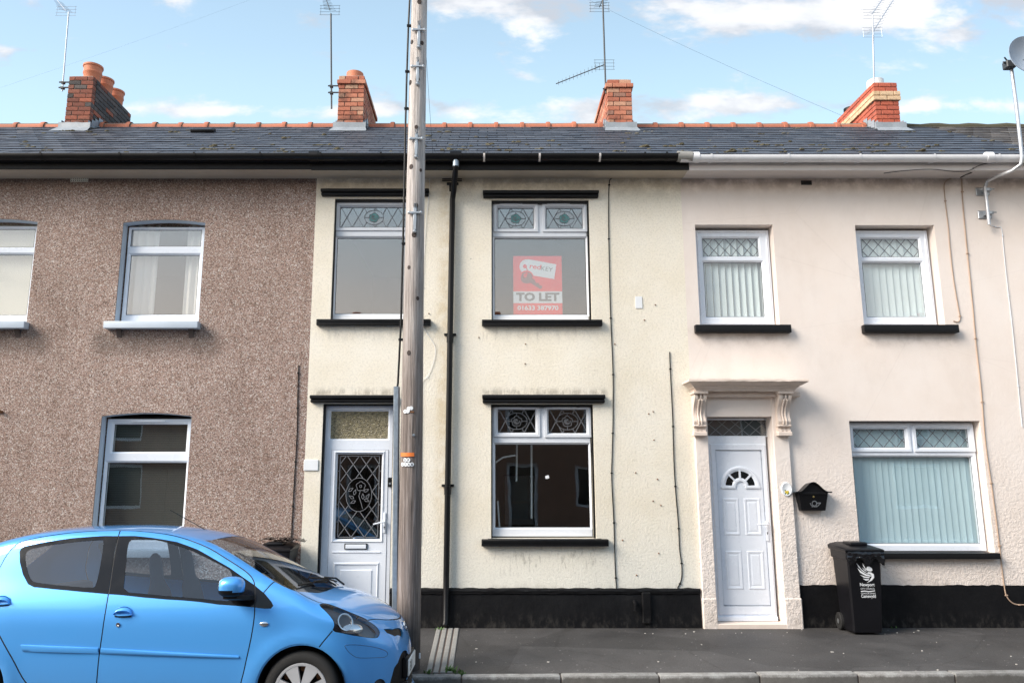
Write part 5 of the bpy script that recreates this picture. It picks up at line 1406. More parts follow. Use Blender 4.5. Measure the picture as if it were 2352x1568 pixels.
curtain('white curtain drawn to the pole side of the pebbledash upstairs window', r[1] - .25, r[1] + .05, r[2] - .1, r[3] + .1, .26, 'curtain_cloth', 3)
curtain('white curtain at the other side of that pebbledash window, by the bracketed sill', r[0] - .05, r[0] + .42, r[2] - .1, r[3] + .1, .26, 'curtain_cloth', 4)
r = RECT(-115, 520, 80, 735, .24); m = MB(); m.box(r[0] - .05, r[1] + .03, .25, .254, r[2] - .05, r[3] + .1); o = m.build('cloud_reflection_sheet', 'pale_cream'); tag(o, 'pale sheet standing in for a cloud reflection in the pebbledash window at the frame edge', 'blind')  # pale sheet added behind the glass to imitate a reflected bright cloud
r = RECT(236, 965, 432, 1250, .22); e = thing('venetian_blind', 'dark grey slatted blind in the downstairs pebbledash window', 'blind', ((r[0] + r[1]) / 2, .24, r[2]))
m = MB(); z = r[2]
while z < r[3]:
    m.box(-.5 * (r[1] - r[0]) - .04, .5 * (r[1] - r[0]) + .02, -.012, .012, -.0006, .0006, 0, 1, Matrix.Translation(((r[0] + r[1]) / 2, .24, z)) @ Matrix.Rotation(R(58), 4, 'X')); z += .022
kind(m.build('slats', 'blind_grey', e), 'stuff')
m = MB(); m.box(r[0] - .05, r[1] + .03, .235, .245, r[2] - .05, r[3] + .05); m.build('backing', 'interior_dark', e)
for o_ in (.02,): pass
# pale upstairs room of the cream house, a stub of pipework in the downstairs one
r = RECT(1150, 1020, 1350, 1210, .35)
e = thing('wall_pipes', 'white pipes standing inside the dark ground-floor window', 'pipes', (r[0], .5, 1.0))
for px, py0, py1 in ((1186, 1016, 1105), (1220, 1016, 1190)):
    x = P(px, 1100, .5)[0]; m = MB(); m.tube([(x, .5, P(px, py1, .5)[1]), (x + .01, .5, P(px, py0, .5)[1])], .012, 8); m.build('pipe', 'paper_white', e)
m = MB(); m.tube([(P(1138, 1062, .3)[0], .3, P(1138, 1062, .3)[1]), (P(1155, 1050, .3)[0], .3, P(1155, 1050, .3)[1]), (P(1184, 1045, .3)[0], .3, P(1184, 1045, .3)[1])], .011, 8); m.build('pipe', 'paper_white', e)
m = MB(); m.tube([(P(1143, 1150, .3)[0], .3, P(1143, 1150, .3)[1]), (P(1147, 1209, .3)[0], .3, P(1147, 1209, .3)[1])], .011, 8); m.build('pipe', 'paper_white', e)
# back window of that room, its daylight painted on as a pale opaque pane
xa, za = P(1172, 1100, 4.28); xb, zb = P(1212, 1190, 4.28)
e = thing('room_window', 'small pale rear window seen through the dark ground-floor room', 'window', ((xa + xb) / 2, 4.28, zb))
m = MB(); m.plate((xa - .1, xb + .1, zb - .1, P(1190, 1092, 4.28)[1]), [(xa, xb, P(1190, 1150, 4.28)[1], P(1190, 1097, 4.28)[1] - .02), (xa, xb, zb, P(1190, 1155, 4.28)[1])], 4.22, 4.27); m.build('frame', 'upvc', e)
m = MB(); m.box(xa, xb, 4.265, 4.28, zb, P(1190, 1097, 4.28)[1]); m.build('pane', 'daylight_paint', e)
m = MB(); x, z = P(1257, 1095, YF + .02); m.box(-.022, .022, 0, .001, -.018, .018, 0, 1, Matrix.Translation((x, YF + .028, z)) @ Matrix.Rotation(R(-12), 4, 'Y')); o = m.build('sticker', 'paper_white'); tag(o, 'small white sticker on the dark ground-floor window glass', 'sticker')

# ------------------------------------------------------------------ post box, oval plaque
x0, z0 = P(1833, 1172, -.08); x1, z1 = P(1897, 1106, -.08)
pb = thing('post_box', 'black arched-lid post box on the pink wall beside the oval plaque', 'post box', ((x0 + x1) / 2, 0, z0))
cx_ = (x0 + x1) / 2; W_ = (x1 - x0); Hh = z1 - z0
m = MB(); m.loft([[(cx_ - W_ * k * .5, -.004, z), (cx_ + W_ * k * .5, -.004, z), (cx_ + W_ * k * .5, -d_, z), (cx_ - W_ * k * .5, -d_, z)] for k, d_, z in ((.78, .085, z0), (.80, .095, z0 + .01), (.97, .125, z0 + Hh * .62))]); m.build('box_body', 'black_plastic', pb, 30)
m = MB(); prof = []
n = 18
for i in range(n + 1):
    u = -1 + 2 * i / n; zz = z0 + Hh * (.60 + .40 * math.cos(u * math.pi / 2) ** 1.0) if abs(u) < .8 else None
    s_ = abs(u)
    top = Hh * (.66 + .34 * (math.cos(min(s_ / .82, 1) * math.pi) * .5 + .5))
    prof.append((cx_ + u * W_ * .60, z0 + top))
m.loft([[(x, y, z - .012 * (y > -.1)) for x, z in prof] + [(x, y, z - .014) for x, z in prof[::-1]] for y in (-.003, -.15)], True, True); m.build('box_lid', 'black_plastic', pb, 30)
m = MB(); A = [(x, z - .012) for x, z in prof if abs(x - cx_) < W_ * .50]; A = A + [(cx_ + W_ * .485, z0 + Hh * .62), (cx_ - W_ * .485, z0 + Hh * .62)]; m.prism(A, lambda p: (p[0], -.004, p[1]), lambda p: (p[0], -.122, p[1])); m.build('box_top', 'black_plastic', pb)
m = MB(); m.box(cx_ - W_ * .42, cx_ + W_ * .42, -.134, -.12, z0 + Hh * .56, z0 + Hh * .64, .004); m.build('letter_slot', 'black_paint', pb)
m = MB(); m.lathe([(.011, 0), (.011, .006), (.001, .008)], 12, Matrix.Translation((cx_ + .0, -.117, z0 + Hh * .48)) @ Matrix.Rotation(R(90), 4, 'X')); m.build('lock', 'brass', pb)
hs = []
A = arc_pts(cx_ + .01, z0 + Hh * .25, .028, .028, 0, 6.283, 18); Bq = [(cx_ + .03, z0 + Hh * .23), (cx_ + .05, z0 + Hh * .27), (cx_ + .085, z0 + Hh * .27)]
hs = chain(A) + chain(arc_pts(cx_ + .015, z0 + Hh * .27, .055, .045, R(180), R(330), 8)) + chain(Bq) + chain([(cx_ + .06, z0 + Hh * .20), (cx_ + .085, z0 + Hh * .27)]) + [((cx_ - .01, z0 + Hh * .18), (cx_ - .02, z0 + Hh * .12)), ((cx_ + .03, z0 + Hh * .18), (cx_ + .04, z0 + Hh * .12))]
m = MB()
for (a, c) in hs:
    d_ = Vector((c[0] - a[0], c[1] - a[1]));
    if d_.length < 1e-4: continue
    n_ = Vector((-d_.y, d_.x)).normalized() * .005
    ty = lambda zz: -(.0965 + (zz - z0) / (Hh * .62) * .030) - .001
    m.poly([(a[0] + n_.x, ty(a[1]), a[1] + n_.y), (c[0] + n_.x, ty(c[1]), c[1] + n_.y), (c[0] - n_.x, ty(c[1]), c[1] - n_.y), (a[0] - n_.x, ty(a[1]), a[1] - n_.y)])
m.build('horn_emblem', 'steel', pb)
x, z = P(1807, 1123, -.06); pl = thing('oval_plaque', 'white oval ceramic plaque with yellow flower beside the panelled door', 'plaque', (x, -.05, z))
m = MB(); m.lathe([(.001, .012), (.05, .012), (.056, .016), (.062, .014), (.065, 0)], 32, Matrix.Translation((x, -.051, z)) @ Matrix.Rotation(R(90), 4, 'X') @ Matrix.Diagonal((1, 1.28, 1, 1))); m.build('plaque_body', 'paper_white', pl, 50)
m = MB()
for a, c, q in ((-.012, -.03, .014), (.012, -.026, .012), (0, -.045, .012)): m.poly([(x + a + q * math.cos(k * .785), -.0645, z + c + q * math.sin(k * .785)) for k in range(8)])
m.build('flower', 'flower_yellow', pl)
m = MB()
for a, c, q in ((-.02, -.05, .008), (.02, -.045, .008), (.008, -.058, .009), (-.022, -.012, .007)): m.poly([(x + a + q * math.cos(k * .785), -.0643, z + c + q * 1.4 * math.sin(k * .785)) for k in range(8)])
m.build('leaf', 'weed', pl)

# ------------------------------------------------------------------ wheelie bins
KX, KY, KZ = .80, .80, .965
def wheelie(label, X, Yb, Z=0.0):
    """X centre, Yb back against the wall; front faces the street"""
    e = thing('wheelie_bin', label, 'bin', (X, Yb - .25, Z))
    m = MB(); rings = []
    for z, w_, yf, yb in ((.02, .40, -.46, -.10), (.06, .41, -.47, -.10), (.80, .475, -.525, -.07), (.84, .48, -.53, -.06), (.845, .52, -.55, -.05), (.93, .53, -.555, -.05), (.935, .53, -.555, -.05)):
        c_ = .02; h_ = w_ / 2
        rings.append([(X + a, Yb + b_, Z + z) for a, b_ in ((-h_, yb), (-h_, yf + c_), (-h_ + c_, yf), (h_ - c_, yf), (h_, yf + c_), (h_, yb))])
    m.loft(rings); m.build('bin_body', 'bin_plastic', e, 30)
    m = MB(); rings = []
    for z, o_ in ((.93, .0), (.945, .012), (.965, .012), (.975, .0), (.99, -.05), (1.0, -.09)):
        rings.append([(X + a * (.265 + o_), Yb + b_, Z + z + (.035 if k >= 2 else -.02) * (.55 if z > .95 else .2)) for k, (a, b_) in enumerate(((-1, -.555 - o_), (1, -.555 - o_), (1, -.01 + o_ * .3), (-1, -.01 + o_ * .3)))])
    m.loft(rings); ld = m.build('lid', 'bin_plastic', e, 30)
    m = MB(); m.box(X - .12, X + .12, Yb - .42, Yb - .14, Z + .995, Z + 1.035, .02, 2); m.build('lid_panel', 'bin_plastic', ld, 40)
    m = MB(); m.tube([(X - .25, Yb - .02, Z + .99), (X + .25, Yb - .02, Z + .99)], .016, 10)
    for s_ in (-.22, 0, .22): m.box(X + s_ - .015, X + s_ + .015, Yb - .09, Yb - .01, Z + .90, Z + 1.0, .006)
    m.build('handle', 'bin_plastic', e, 40)
    for s_ in (-1, 1):
        m = MB(); m.lathe([(.02, -.02), (.055, -.022), (.09, -.026), (.1, -.018), (.1, .018), (.09, .026), (.055, .022), (.02, .02)], 20, Matrix.Translation((X + s_ * .225, Yb - .10, Z + .1)) @ Matrix.Rotation(R(90), 4, 'Y'), True); wh = m.build('wheel', 'rubber', e, 40)
        m = MB(); m.lathe([(.03, -.028), (.001, -.032)], 12, Matrix.Translation((X + s_ * .225, Yb - .10, Z + .1)) @ Matrix.Rotation(R(90) * 1, 4, 'Y')); m.build('hub', 'steel', wh)
    for o in e.children_recursive:
        for v in o.data.vertices: v.co = Vector((X + (v.co.x - X) * KX, Yb + (v.co.y - Yb) * KY, Z + (v.co.z - Z) * KZ))
    return e
bx_ = P(1990, 1400, -.40)[0]
bin1 = wheelie('black wheelie bin with white council logo under the wide pink house window', bx_, -.03)
def bt(z): return -.03 - KY * (.47 + (z / KZ - .06) / .74 * .055) - .0022
def decal(polyxz, name, mat='paper_white'):
    m = MB(); m.poly([(bx_ + a, bt(c), c) for a, c in polyxz]); return m.build(name, mat, bin1)
# logo: crest of feather strokes with head, then four lines
U = .001515      # metres per close-up pixel on the bin front
def LC(a, c): return (a - 600) * U * .64 + .012, .815 - (c - 500) * U * .68
fe = [[(492, 535), (515, 580), (560, 625), (620, 655), (650, 650), (600, 640), (545, 600), (515, 560)], [(498, 585), (530, 640), (590, 670), (650, 680), (655, 668), (600, 655), (545, 625)], [(525, 660), (570, 690), (630, 697), (640, 686), (580, 678)], [(555, 700), (590, 722), (625, 718), (630, 706), (590, 706)],
      [(560, 532), (570, 570), (600, 615), (600, 600), (578, 560)], [(553, 578), (575, 610), (610, 630), (602, 618), (575, 598)], [(600, 600), (615, 575), (640, 572), (670, 590), (675, 615), (655, 625), (630, 622), (612, 618)],
      [(615, 630), (660, 635), (685, 655), (685, 680), (665, 720), (600, 748), (640, 715), (660, 685), (655, 660), (630, 650)], [(688, 645), (690, 690), (672, 712), (682, 680)]]
for q in fe: decal([LC(*p) for p in q], 'logo_stroke')
decal([LC(*p) for p in ((525, 832), (570, 828), (620, 834), (690, 826), (692, 834), (620, 844), (570, 838), (526, 842))], 'logo_wave')
for body, a, c, hgt, wd in (('Newport', 605, 770, 46, 170), ('CITY COUNCIL', 607, 808, 16, 165), ('CYNGOR DINAS', 610, 858, 16, 168), ('Casnewydd', 612, 892, 46, 168)):
    x, z = LC(a, c); lettering('lettering', body, bx_ + x, z, bt(z) - .0006, hgt * U * .68, 'paper_white', bin1, wd * U * .64, .012 if hgt > 20 else .0)
def bag(label, X, y0, z0, wd, hgt):
    m = MB(); nx, nz = 16, 6; rr = random.Random(int(X * 100)); rings = []
    for j in range(nz + 1):
        rings.append([(X + wd * (i / nx - .5), y0 - .018 - rr.uniform(0, .035) * math.sin(math.pi * j / nz) - (.01 if j < 2 else 0), z0 - hgt * (j / nz) * (1 + .35 * math.sin(i * .9) * (j / nz)) + rr.uniform(-.006, .006)) for i in range(nx + 1)])
    m.loft(rings, False, False); o = m.build('bin_bag', 'bag_plastic', None, 50); return o
o = bag('', bx_, -.03 - .548 * KY, .935 * KZ, .52 * KX, .11); tag(o, 'crumpled black bag hanging under the lid of the logo bin', 'bag')
bx2 = P(630, 1300, -.3)[0]
wheelie('black wheelie bin hidden behind the blue car by the pebbledash wall', bx2, -.03, -.0)
m = MB(); rr = random.Random(3); n = 10
for k in range(5):
    q = Vector((bx2 - .12 + k * .09, -.25 - .03 * k, 1.0 + .012 * (k % 2)))
    m.loft([[q + Vector((-.10 + .2 * i / n, rr.uniform(-.02, .02) + .09 * j, rr.uniform(-.01, .02) + .02 * (1 - (i / 5 - 1) ** 2))) for i in range(n + 1)] for j in range(3)], False, False)
o = m.build('bin_bag', 'bag_plastic', None, 40); tag(o, 'crumpled black bags lying on the bin behind the car', 'bag')

# ------------------------------------------------------------------ the other side of the street, mirrored in the glass
plain('far_brick', (.30, .17, .12), .9, var=.3, scale=3); plain('far_slate', (.07, .07, .08), .6, var=.25, scale=3)
def far_house(x0, wd, rh, label, mat):
    e = thing('opposite_house', label, 'house', (x0 + wd / 2, -13.6, 0), 'houses across the street')
    ops = [(x0 + .6, x0 + 1.6, 2.9, 4.1), (x0 + 2.9, x0 + 3.9, 2.9, 4.1), (x0 + 2.6, x0 + 4.0, .9, 2.2), (x0 + .6, x0 + 1.5, .0, 2.2)]
    m = MB(); m.plate((x0, x0 + wd, -.3, 4.7), ops, -13.3, -13.55); m.build('wall', mat, e)
    for k, q in enumerate(ops):
        m = MB(); m.plate(q, [grow(q, -.09)], -13.42, -13.48); wn_ = m.build('window' if k < 3 else 'door', 'upvc', e); m = MB(); m.box(q[0], q[1], -13.46, -13.45, q[2], q[3]); m.build('pane', 'glass_black', wn_)
    m = MB(); m.box(x0, x0 + .1, -18, -13.56, -.3, 4.7); m.box(x0 + wd - .1, x0 + wd, -18, -13.56, -.3, 4.7); m.box(x0, x0 + wd, -18.2, -18.01, -.3, 4.7); m.build('side_wall', mat, e)
    m = MB(); m.prism([(-13.0, 4.65), (-15.7, 4.65 + rh), (-18.4, 4.65), (-18.4, 4.6), (-13.0, 4.6)], lambda p: (x0, p[0], p[1]), lambda p: (x0 + wd, p[0], p[1])); rf = m.build('roof', 'far_slate', e)
    m = MB(); m.box(x0 + .1, x0 + .65, -16.1, -15.2, 4.65 + rh - .4, 4.65 + rh + .75); m.build('chimney', mat, rf)
    for k in (0, 1): m = MB(); m.lathe([(.11, 0), (.10, .25), (.12, .27), (.12, .32)], 12, Matrix.Translation((x0 + .37, -15.85 + .5 * k, 4.65 + rh + .75)), True); m.build('chimney_pot', 'pot_clay', rf)
for k in range(8):
    far_house(-19 + k * 4.75, 4.73, 1.55, 'brick terraced house across the street with a slate roof', 'far_brick')
plain('car_paint_dark', (.02, .10, .28), .35)
# ------------------------------------------------------------------ blue hatchback
TH = R(-3); CO = Vector((-2.6, -2.75, -.147))
CARM = Matrix.Translation(CO) @ Matrix.Rotation(TH, 4, 'X')
CARI = CARM.inverted()
_o = CARI @ Vector((0, -CAM_D, CAM_H))
def CL(px, py, yl):
    d_ = CARI.to_3x3() @ ray(px, py); t_ = (yl - _o.y) / d_.y; q = _o + d_ * t_; return (q.x, q.z)
def c1(P_): return [(628 + a * .1992, 1255.6 + c * .1992) for a, c in P_]
def c8(P_): return [(383 + a * .2382, 1194.3 + c * .2382) for a, c in P_]
def cb(P_): return [(a * .2382, 1194.3 + c * .2382) for a, c in P_]
def spline(pts):
    xs = [p[0] for p in pts]; ys = [p[1] for p in pts]; n = len(pts)
    ms = []
    for i in range(n):
        if i == 0: ms.append((ys[1] - ys[0]) / (xs[1] - xs[0]))
        elif i == n - 1: ms.append((ys[-1] - ys[-2]) / (xs[-1] - xs[-2]))
        else:
            a = (ys[i] - ys[i - 1]) / (xs[i] - xs[i - 1]); c = (ys[i + 1] - ys[i]) / (xs[i + 1] - xs[i])
            ms.append(0 if a * c < 0 else 2 * a * c / (a + c) if abs(a + c) > 1e-9 else 0)
    def f(x):
        if x <= xs[0]: return ys[0]
        if x >= xs[-1]: return ys[-1]
        i = max(k for k in range(n - 1) if xs[k] <= x); h_ = xs[i + 1] - xs[i]; t_ = (x - xs[i]) / h_
        return (2 * t_**3 - 3 * t_**2 + 1) * ys[i] + (t_**3 - 2 * t_**2 + t_) * h_ * ms[i] + (-2 * t_**3 + 3 * t_**2) * ys[i + 1] + (t_**3 - t_**2) * h_ * ms[i + 1]
    return f
U0, U1 = -1.70, 1.968
zt = spline([(-1.70, .62), (-1.69, .80), (-1.64, .98), (-1.55, 1.14), (-1.43, 1.275), (-1.30, 1.355), (-1.15, 1.405), (-.95, 1.44), (-.65, 1.463), (-.3, 1.468), (.03, 1.452), (.25, 1.42), (.42, 1.378), (.6, 1.305), (.8, 1.205), (1.0, 1.10), (1.15, 1.025), (1.27, .965), (1.34, .945), (1.44, .930), (1.57, .887), (1.68, .838), (1.78, .782), (1.86, .728), (1.90, .68), (1.93, .60), (1.955, .52), (1.968, .44)])
crown = spline([(-1.70, .02), (-1.5, .06), (-1.2, .06), (-.5, .045), (.3, .055), (.8, .075), (1.2, .055), (1.45, .075), (1.75, .09), (1.9, .10), (1.968, .06)])
wp = spline([(-1.70, .48), (-1.66, .60), (-1.58, .68), (-1.45, .735), (-1.25, .765), (-.9, .78), (0, .785), (.9, .785), (1.25, .785), (1.42, .775), (1.55, .745), (1.66, .685), (1.75, .61), (1.83, .515), (1.9, .405), (1.945, .29), (1.968, .18)])
zb = spline([(-1.70, .30), (-1.6, .24), (-1.3, .19), (1.5, .17), (1.8, .17), (1.968, .20)])
sf = spline([(.10, .94), (.20, .962), (.32, .982), (.45, .994), (.60, 1.0), (.74, .996), (.86, .975), (.95, .94), (1.05, .89), (1.2, .825), (1.35, .755), (1.5, .69)])
fil = spline([(-1.7, .08), (-1.2, .085), (.2, .075), (.9, .07), (1.2, .07), (1.4, .11), (1.75, .14), (1.968, .08)])
def ysd(u, z):
    flare = 0
    for uc in (1.245, -1.225):
        d_ = math.hypot(u - uc, z - .289); flare += .013 * math.exp(-((d_ - .36) / .055) ** 2) if z > .2 else 0
    return wp(u) * sf(z) + flare
def section(u):
    z1, cr = zt(u), crown(u); ze = z1 - cr; z0 = zb(u); rr = min(fil(u), (ze - z0) * .45)
    ztopside = ze - rr * .9; pts = []
    N = 26
    for i in range(N + 1):
        z = z0 + (ztopside - z0) * i / N; pts.append((ysd(u, z), z))
    Pc = (ysd(u, ze), ze); A = pts[-1]; yb_ = max(Pc[0] - rr * 1.3, Pc[0] * .55)
    topz = lambda y: ze + cr * (1 - (y / max(Pc[0], 1e-4)) ** 2)
    Bq = (yb_, topz(yb_))
    for i in range(1, 11):
        t_ = i / 10; pts.append(((1 - t_)**2 * A[0] + 2 * t_ * (1 - t_) * Pc[0] + t_ * t_ * Bq[0], (1 - t_)**2 * A[1] + 2 * t_ * (1 - t_) * (Pc[1] + .012) + t_ * t_ * Bq[1]))
    for i in range(1, 13):
        y = yb_ * (1 - i / 12); pts.append((y, topz(y)))
    L_ = [0]
    for a, c in zip(pts, pts[1:]): L_.append(L_[-1] + math.hypot(c[0] - a[0], c[1] - a[1]))
    return pts, [l / L_[-1] for l in L_]
NS = 260; VS = 1.55
us = [U0 + (U1 - U0) * i / NS for i in range(NS + 1)]
SEC = [section(u) for u in us]
def lerp_sec(u):
    k = min(max((u - U0) / (U1 - U0) * NS, 0), NS - 1e-6); i = int(k); return i, k - i
def at_v(u, v):
    i, f_ = lerp_sec(u); out = []
    for s_ in (SEC[i], SEC[i + 1]):
        pts, L_ = s_; vv = min(max(v / VS, 0), 1); lo, hi = 0, len(L_) - 1
        while hi - lo > 1:
            mid = (lo + hi) // 2
            if L_[mid] <= vv: lo = mid
            else: hi = mid
        t_ = (vv - L_[lo]) / max(L_[hi] - L_[lo], 1e-9); out.append((pts[lo][0] + (pts[hi][0] - pts[lo][0]) * t_, pts[lo][1] + (pts[hi][1] - pts[lo][1]) * t_))
    a, c = out
    return Vector((u, a[0] + (c[0] - a[0]) * f_, a[1] + (c[1] - a[1]) * f_))
def v_of_z(u, z):
    lo, hi = 0.0, VS
    for _ in range(26):
        mid = (lo + hi) / 2
        if at_v(u, mid).z < z: lo = mid
        else: hi = mid
    return lo
def v_of_y(u, y):
    lo, hi = v_of_z(u, zt(u) - crown(u) - .12), VS
    for _ in range(26):
        mid = (lo + hi) / 2
        if at_v(u, mid).y > y: lo = mid
        else: hi = mid
    return lo
def clampu(u): return min(max(u, U0 + 1e-3), U1 - 1e-3)
def traced(pix):
    """pixels on the near flank -> (u, v): solve for the flank's own depth"""
    out = []
    for px, py in pix:
        yl = -.75
        for _ in range(12):
            u, z = CL(px, py, yl); u = clampu(u); v = v_of_z(u, min(z, zt(u) - .002)); yl = yl * .4 + .6 * (-at_v(u, v).y)
        out.append((u, v))
    return out
def densify(p, closed=True, step=.03):
    out = []; n = len(p)
    for i in range(n if closed else n - 1):
        a, c = p[i], p[(i + 1) % n]; L_ = math.hypot(c[0] - a[0], c[1] - a[1]); k = max(1, int(L_ / step))
        out += [(a[0] + (c[0] - a[0]) * j / k, a[1] + (c[1] - a[1]) * j / k) for j in range(k)]
    if not closed: out.append(p[-1])
    return out
def rounded(p, it=2, closed=True):
    for _ in range(it):
        q = []; n = len(p)
        for i in range(n if closed else n - 1):
            a, c = p[i], p[(i + 1) % n]
            q += [(a[0] * .75 + c[0] * .25, a[1] * .75 + c[1] * .25), (a[0] * .25 + c[0] * .75, a[1] * .25 + c[1] * .75)]
        p = q if closed else [p[0]] + q + [p[-1]]
    return p
def strip_poly(line, wd=.0045):
    L_, Rr = [], []
    for i, p in enumerate(line):
        a, c = line[max(i - 1, 0)], line[min(i + 1, len(line) - 1)]; d_ = Vector((c[0] - a[0], c[1] - a[1])).normalized(); n_ = (-d_.y * wd, d_.x * wd)
        L_.append((p[0] + n_[0], p[1] + n_[1])); Rr.append((p[0] - n_[0], p[1] - n_[1]))
    return L_ + Rr[::-1]
def inside(p, poly):
    x, y = p; r_ = False; n = len(poly); j = n - 1
    for i in range(n):
        xi, yi = poly[i]; xj, yj = poly[j]
        if (yi > y) != (yj > y) and x < (xj - xi) * (y - yi) / (yj - yi) + xi: r_ = not r_
        j = i
    return r_
REG = []        # (name, polygon) first match wins
def reg(name, poly): REG.append((name, poly, (min(p[0] for p in poly), max(p[0] for p in poly), min(p[1] for p in poly), max(p[1] for p in poly))))
# --- wheel arches
def circ(uc, zc, r_, a0=-20, a1=200, n=30):
    out = []
    for i in range(n + 1):
        a = R(a0 + (a1 - a0) * i / n); u, z = uc + r_ * math.cos(a), zc + r_ * math.sin(a); out.append((clampu(u), v_of_z(clampu(u), z)))
    return out + [(clampu(uc - r_ * .93), -.02), (clampu(uc + r_ * .93), -.02)]
WF, WR, WZ = 1.245, -1.225, .289
reg('arch', circ(WF, WZ + .005, .318)); reg('arch', circ(WR, WZ + .005, .318))
reg('arch_lip', circ(WF, WZ + .005, .330)); reg('arch_lip', circ(WR, WZ + .005, .330))
# --- seams
door_front_edge = c8([(845, 600), (850, 660), (850, 840), (842, 960), (820, 1100), (795, 1220), (770, 1330), (740, 1470), (715, 1560)]) + [(549, 1590), (540, 1625)]
roof_seam = cb([(0, 452), (60, 340), (130, 252), (200, 207), (300, 180), (600, 130), (900, 103), (1162, 97), (1400, 108), (1607, 135)]) + c8([(100, 155), (300, 220), (450, 290), (560, 360), (680, 435), (760, 490), (810, 535), (838, 580), (846, 610)])
bpil = cb([(1162, 97), (1145, 150), (1130, 205), (1100, 350), (1075, 520), (1045, 720), (1020, 870), (985, 1100), (965, 1230), (950, 1350), (932, 1566), (926, 1650), (920, 1760)])
rear_cut = [(-24, 1340), (-10, 1320)] + cb([(0, 452)])[0:0]
rear_low = cb([(-60, 1000), (0, 1120), (60, 1230), (130, 1350), (200, 1490), (250, 1566), (330, 1650)])
rear_up = cb([(0, 452), (-60, 560), (-90, 700), (-90, 850), (-60, 1000)])
wing_bump = c1([(510, 1175), (570, 1095), (640, 1012), (680, 965)])
fuel = None
for ln in (door_front_edge, roof_seam, bpil, rear_low, rear_up, wing_bump, c8([(935, 695), (985, 640), (1040, 592)])):
    reg('seam', densify(strip_poly(rounded(traced(ln), 1, False), .0042), True))
bon = c1([(270, 508), (350, 560), (420, 590), (550, 645), (620, 652), (700, 680), (850, 740), (1000, 800), (1090, 842)])
bt_ = rounded(traced(bon), 1, False)
ub = bt_[-1][0]
front = [(ub, bt_[-1][1])] + [(clampu(ub + .185 * math.sin(k / 8 * math.pi / 2)), v_of_y(clampu(ub + .185 * math.sin(k / 8 * math.pi / 2)), .56 * (1 - k / 8))) for k in range(2, 9)]
reg('seam', densify(strip_poly(bt_ + front[1:], .005), True))
# --- glazing
rearw = traced(cb([(188, 300), (200, 272), (235, 252), (400, 217), (700, 171), (1000, 150), (1147, 151), (1132, 205), (1102, 350), (1077, 520), (1048, 712), (800, 690), (500, 662), (330, 645), (270, 615), (220, 520), (190, 400)]))
rearg = rounded(traced(cb([(240, 340), (262, 295), (320, 268), (600, 222), (975, 186), (1003, 200), (970, 420), (925, 630), (890, 652), (600, 630), (350, 602), (295, 575), (258, 470)])), 1)
frontw = traced(cb([(1144, 151), (1300, 150), (1450, 165), (1607, 190)]) + c8([(100, 208), (300, 282), (450, 367), (600, 452), (845, 622), (940, 700), (1010, 785), (1028, 822), (1005, 850), (940, 850), (840, 838), (500, 812), (0, 763)]) + cb([(1400, 745), (1150, 718), (1046, 712), (1073, 520), (1098, 350), (1128, 205)]))
frontg = rounded(traced(cb([(1188, 690), (1202, 540), (1215, 400), (1232, 250), (1250, 200), (1310, 172), (1450, 180), (1607, 212)]) + c8([(200, 275), (400, 372), (560, 450), (620, 490), (634, 560), (640, 640), (648, 782), (400, 765), (0, 730)]) + cb([(1400, 707)])), 1)
reg('door_glass', densify(frontg)); reg('rear_glass', densify(rearg))
reg('window_trim', densify(frontw)); reg('window_trim', densify(rearw))
wsn = traced([(470, 1240)] + c8([(480, 240), (640, 330), (780, 420), (900, 500), (1040, 590), (1120, 634), (1190, 664), (1260, 684)]))
ws = wsn + [(1.275, v_of_y(1.275, .42)), (1.305, v_of_y(1.305, .25)), (1.315, VS + .02), (.44, VS + .02), (.43, v_of_y(.43, .25)), (.405, v_of_y(.405, .46))]
reg('windscreen', densify(ws, True, .04))
rw = [(-1.60, VS + .02), (-1.585, v_of_y(-1.585, .42)), (-1.45, v_of_y(-1.45, .50)), (-1.33, v_of_y(-1.33, .46)), (-1.315, VS + .02)]
reg('rear_window', densify(rw, True, .04))
# --- lamps, slots, grille
hl = rounded(traced(c1([(535, 655), (600, 652), (700, 684), (850, 744), (1000, 805), (1100, 855), (1180, 910), (1222, 968), (1215, 1015), (1190, 1045), (1100, 1043), (950, 1020), (800, 990), (680, 965), (706, 920), (706, 870), (680, 820), (600, 730), (545, 685)])), 1)
reg('headlight', densify(hl, True, .02)); reg('seam', densify(strip_poly(hl + hl[:1], .004), True, .02))
def uz(p): return [(clampu(u), v_of_z(clampu(u), z)) for u, z in p]
sl_ = uz([(1.80, .655), (1.86, .655), (1.925, .60), (1.955, .50), (1.966, .46), (1.966, .53), (1.945, .585), (1.90, .60), (1.85, .615)])
reg('grille_slot', densify(traced(c1([(1268, 943), (1380, 944), (1478, 946), (1492, 990), (1488, 1050), (1400, 1030), (1310, 990)])), True, .012))
reg('intake', densify(uz([(1.845, .165), (1.862, .30), (1.885, .395), (1.908, .425), (1.9675, .425), (1.9675, .16)]), True, .015))
reg('fog_recess', densify([(clampu(1.79 + .042 * math.cos(k / 16 * 2 * math.pi)), v_of_z(1.79 + .042 * math.cos(k / 16 * 2 * math.pi), .285 + .055 * math.sin(k / 16 * 2 * math.pi))) for k in range(16)], True, .02))
# --- panels
reg('front_door', densify(traced(roof_seam[7:] + door_front_edge[1:] + [(530, 1660), (215, 1660)] + bpil[:10][::-1]), True, .04))
reg('rear_door', densify(traced(roof_seam[:8] + bpil[1:11] + [(200, 1660), (100, 1660)] + rear_low[::-1] + rear_up[::-1][1:]), True, .04))
reg('bonnet', densify(bt_ + front[1:] + [(1.315, VS + .02), (1.275, v_of_y(1.275, .42))], True, .03))
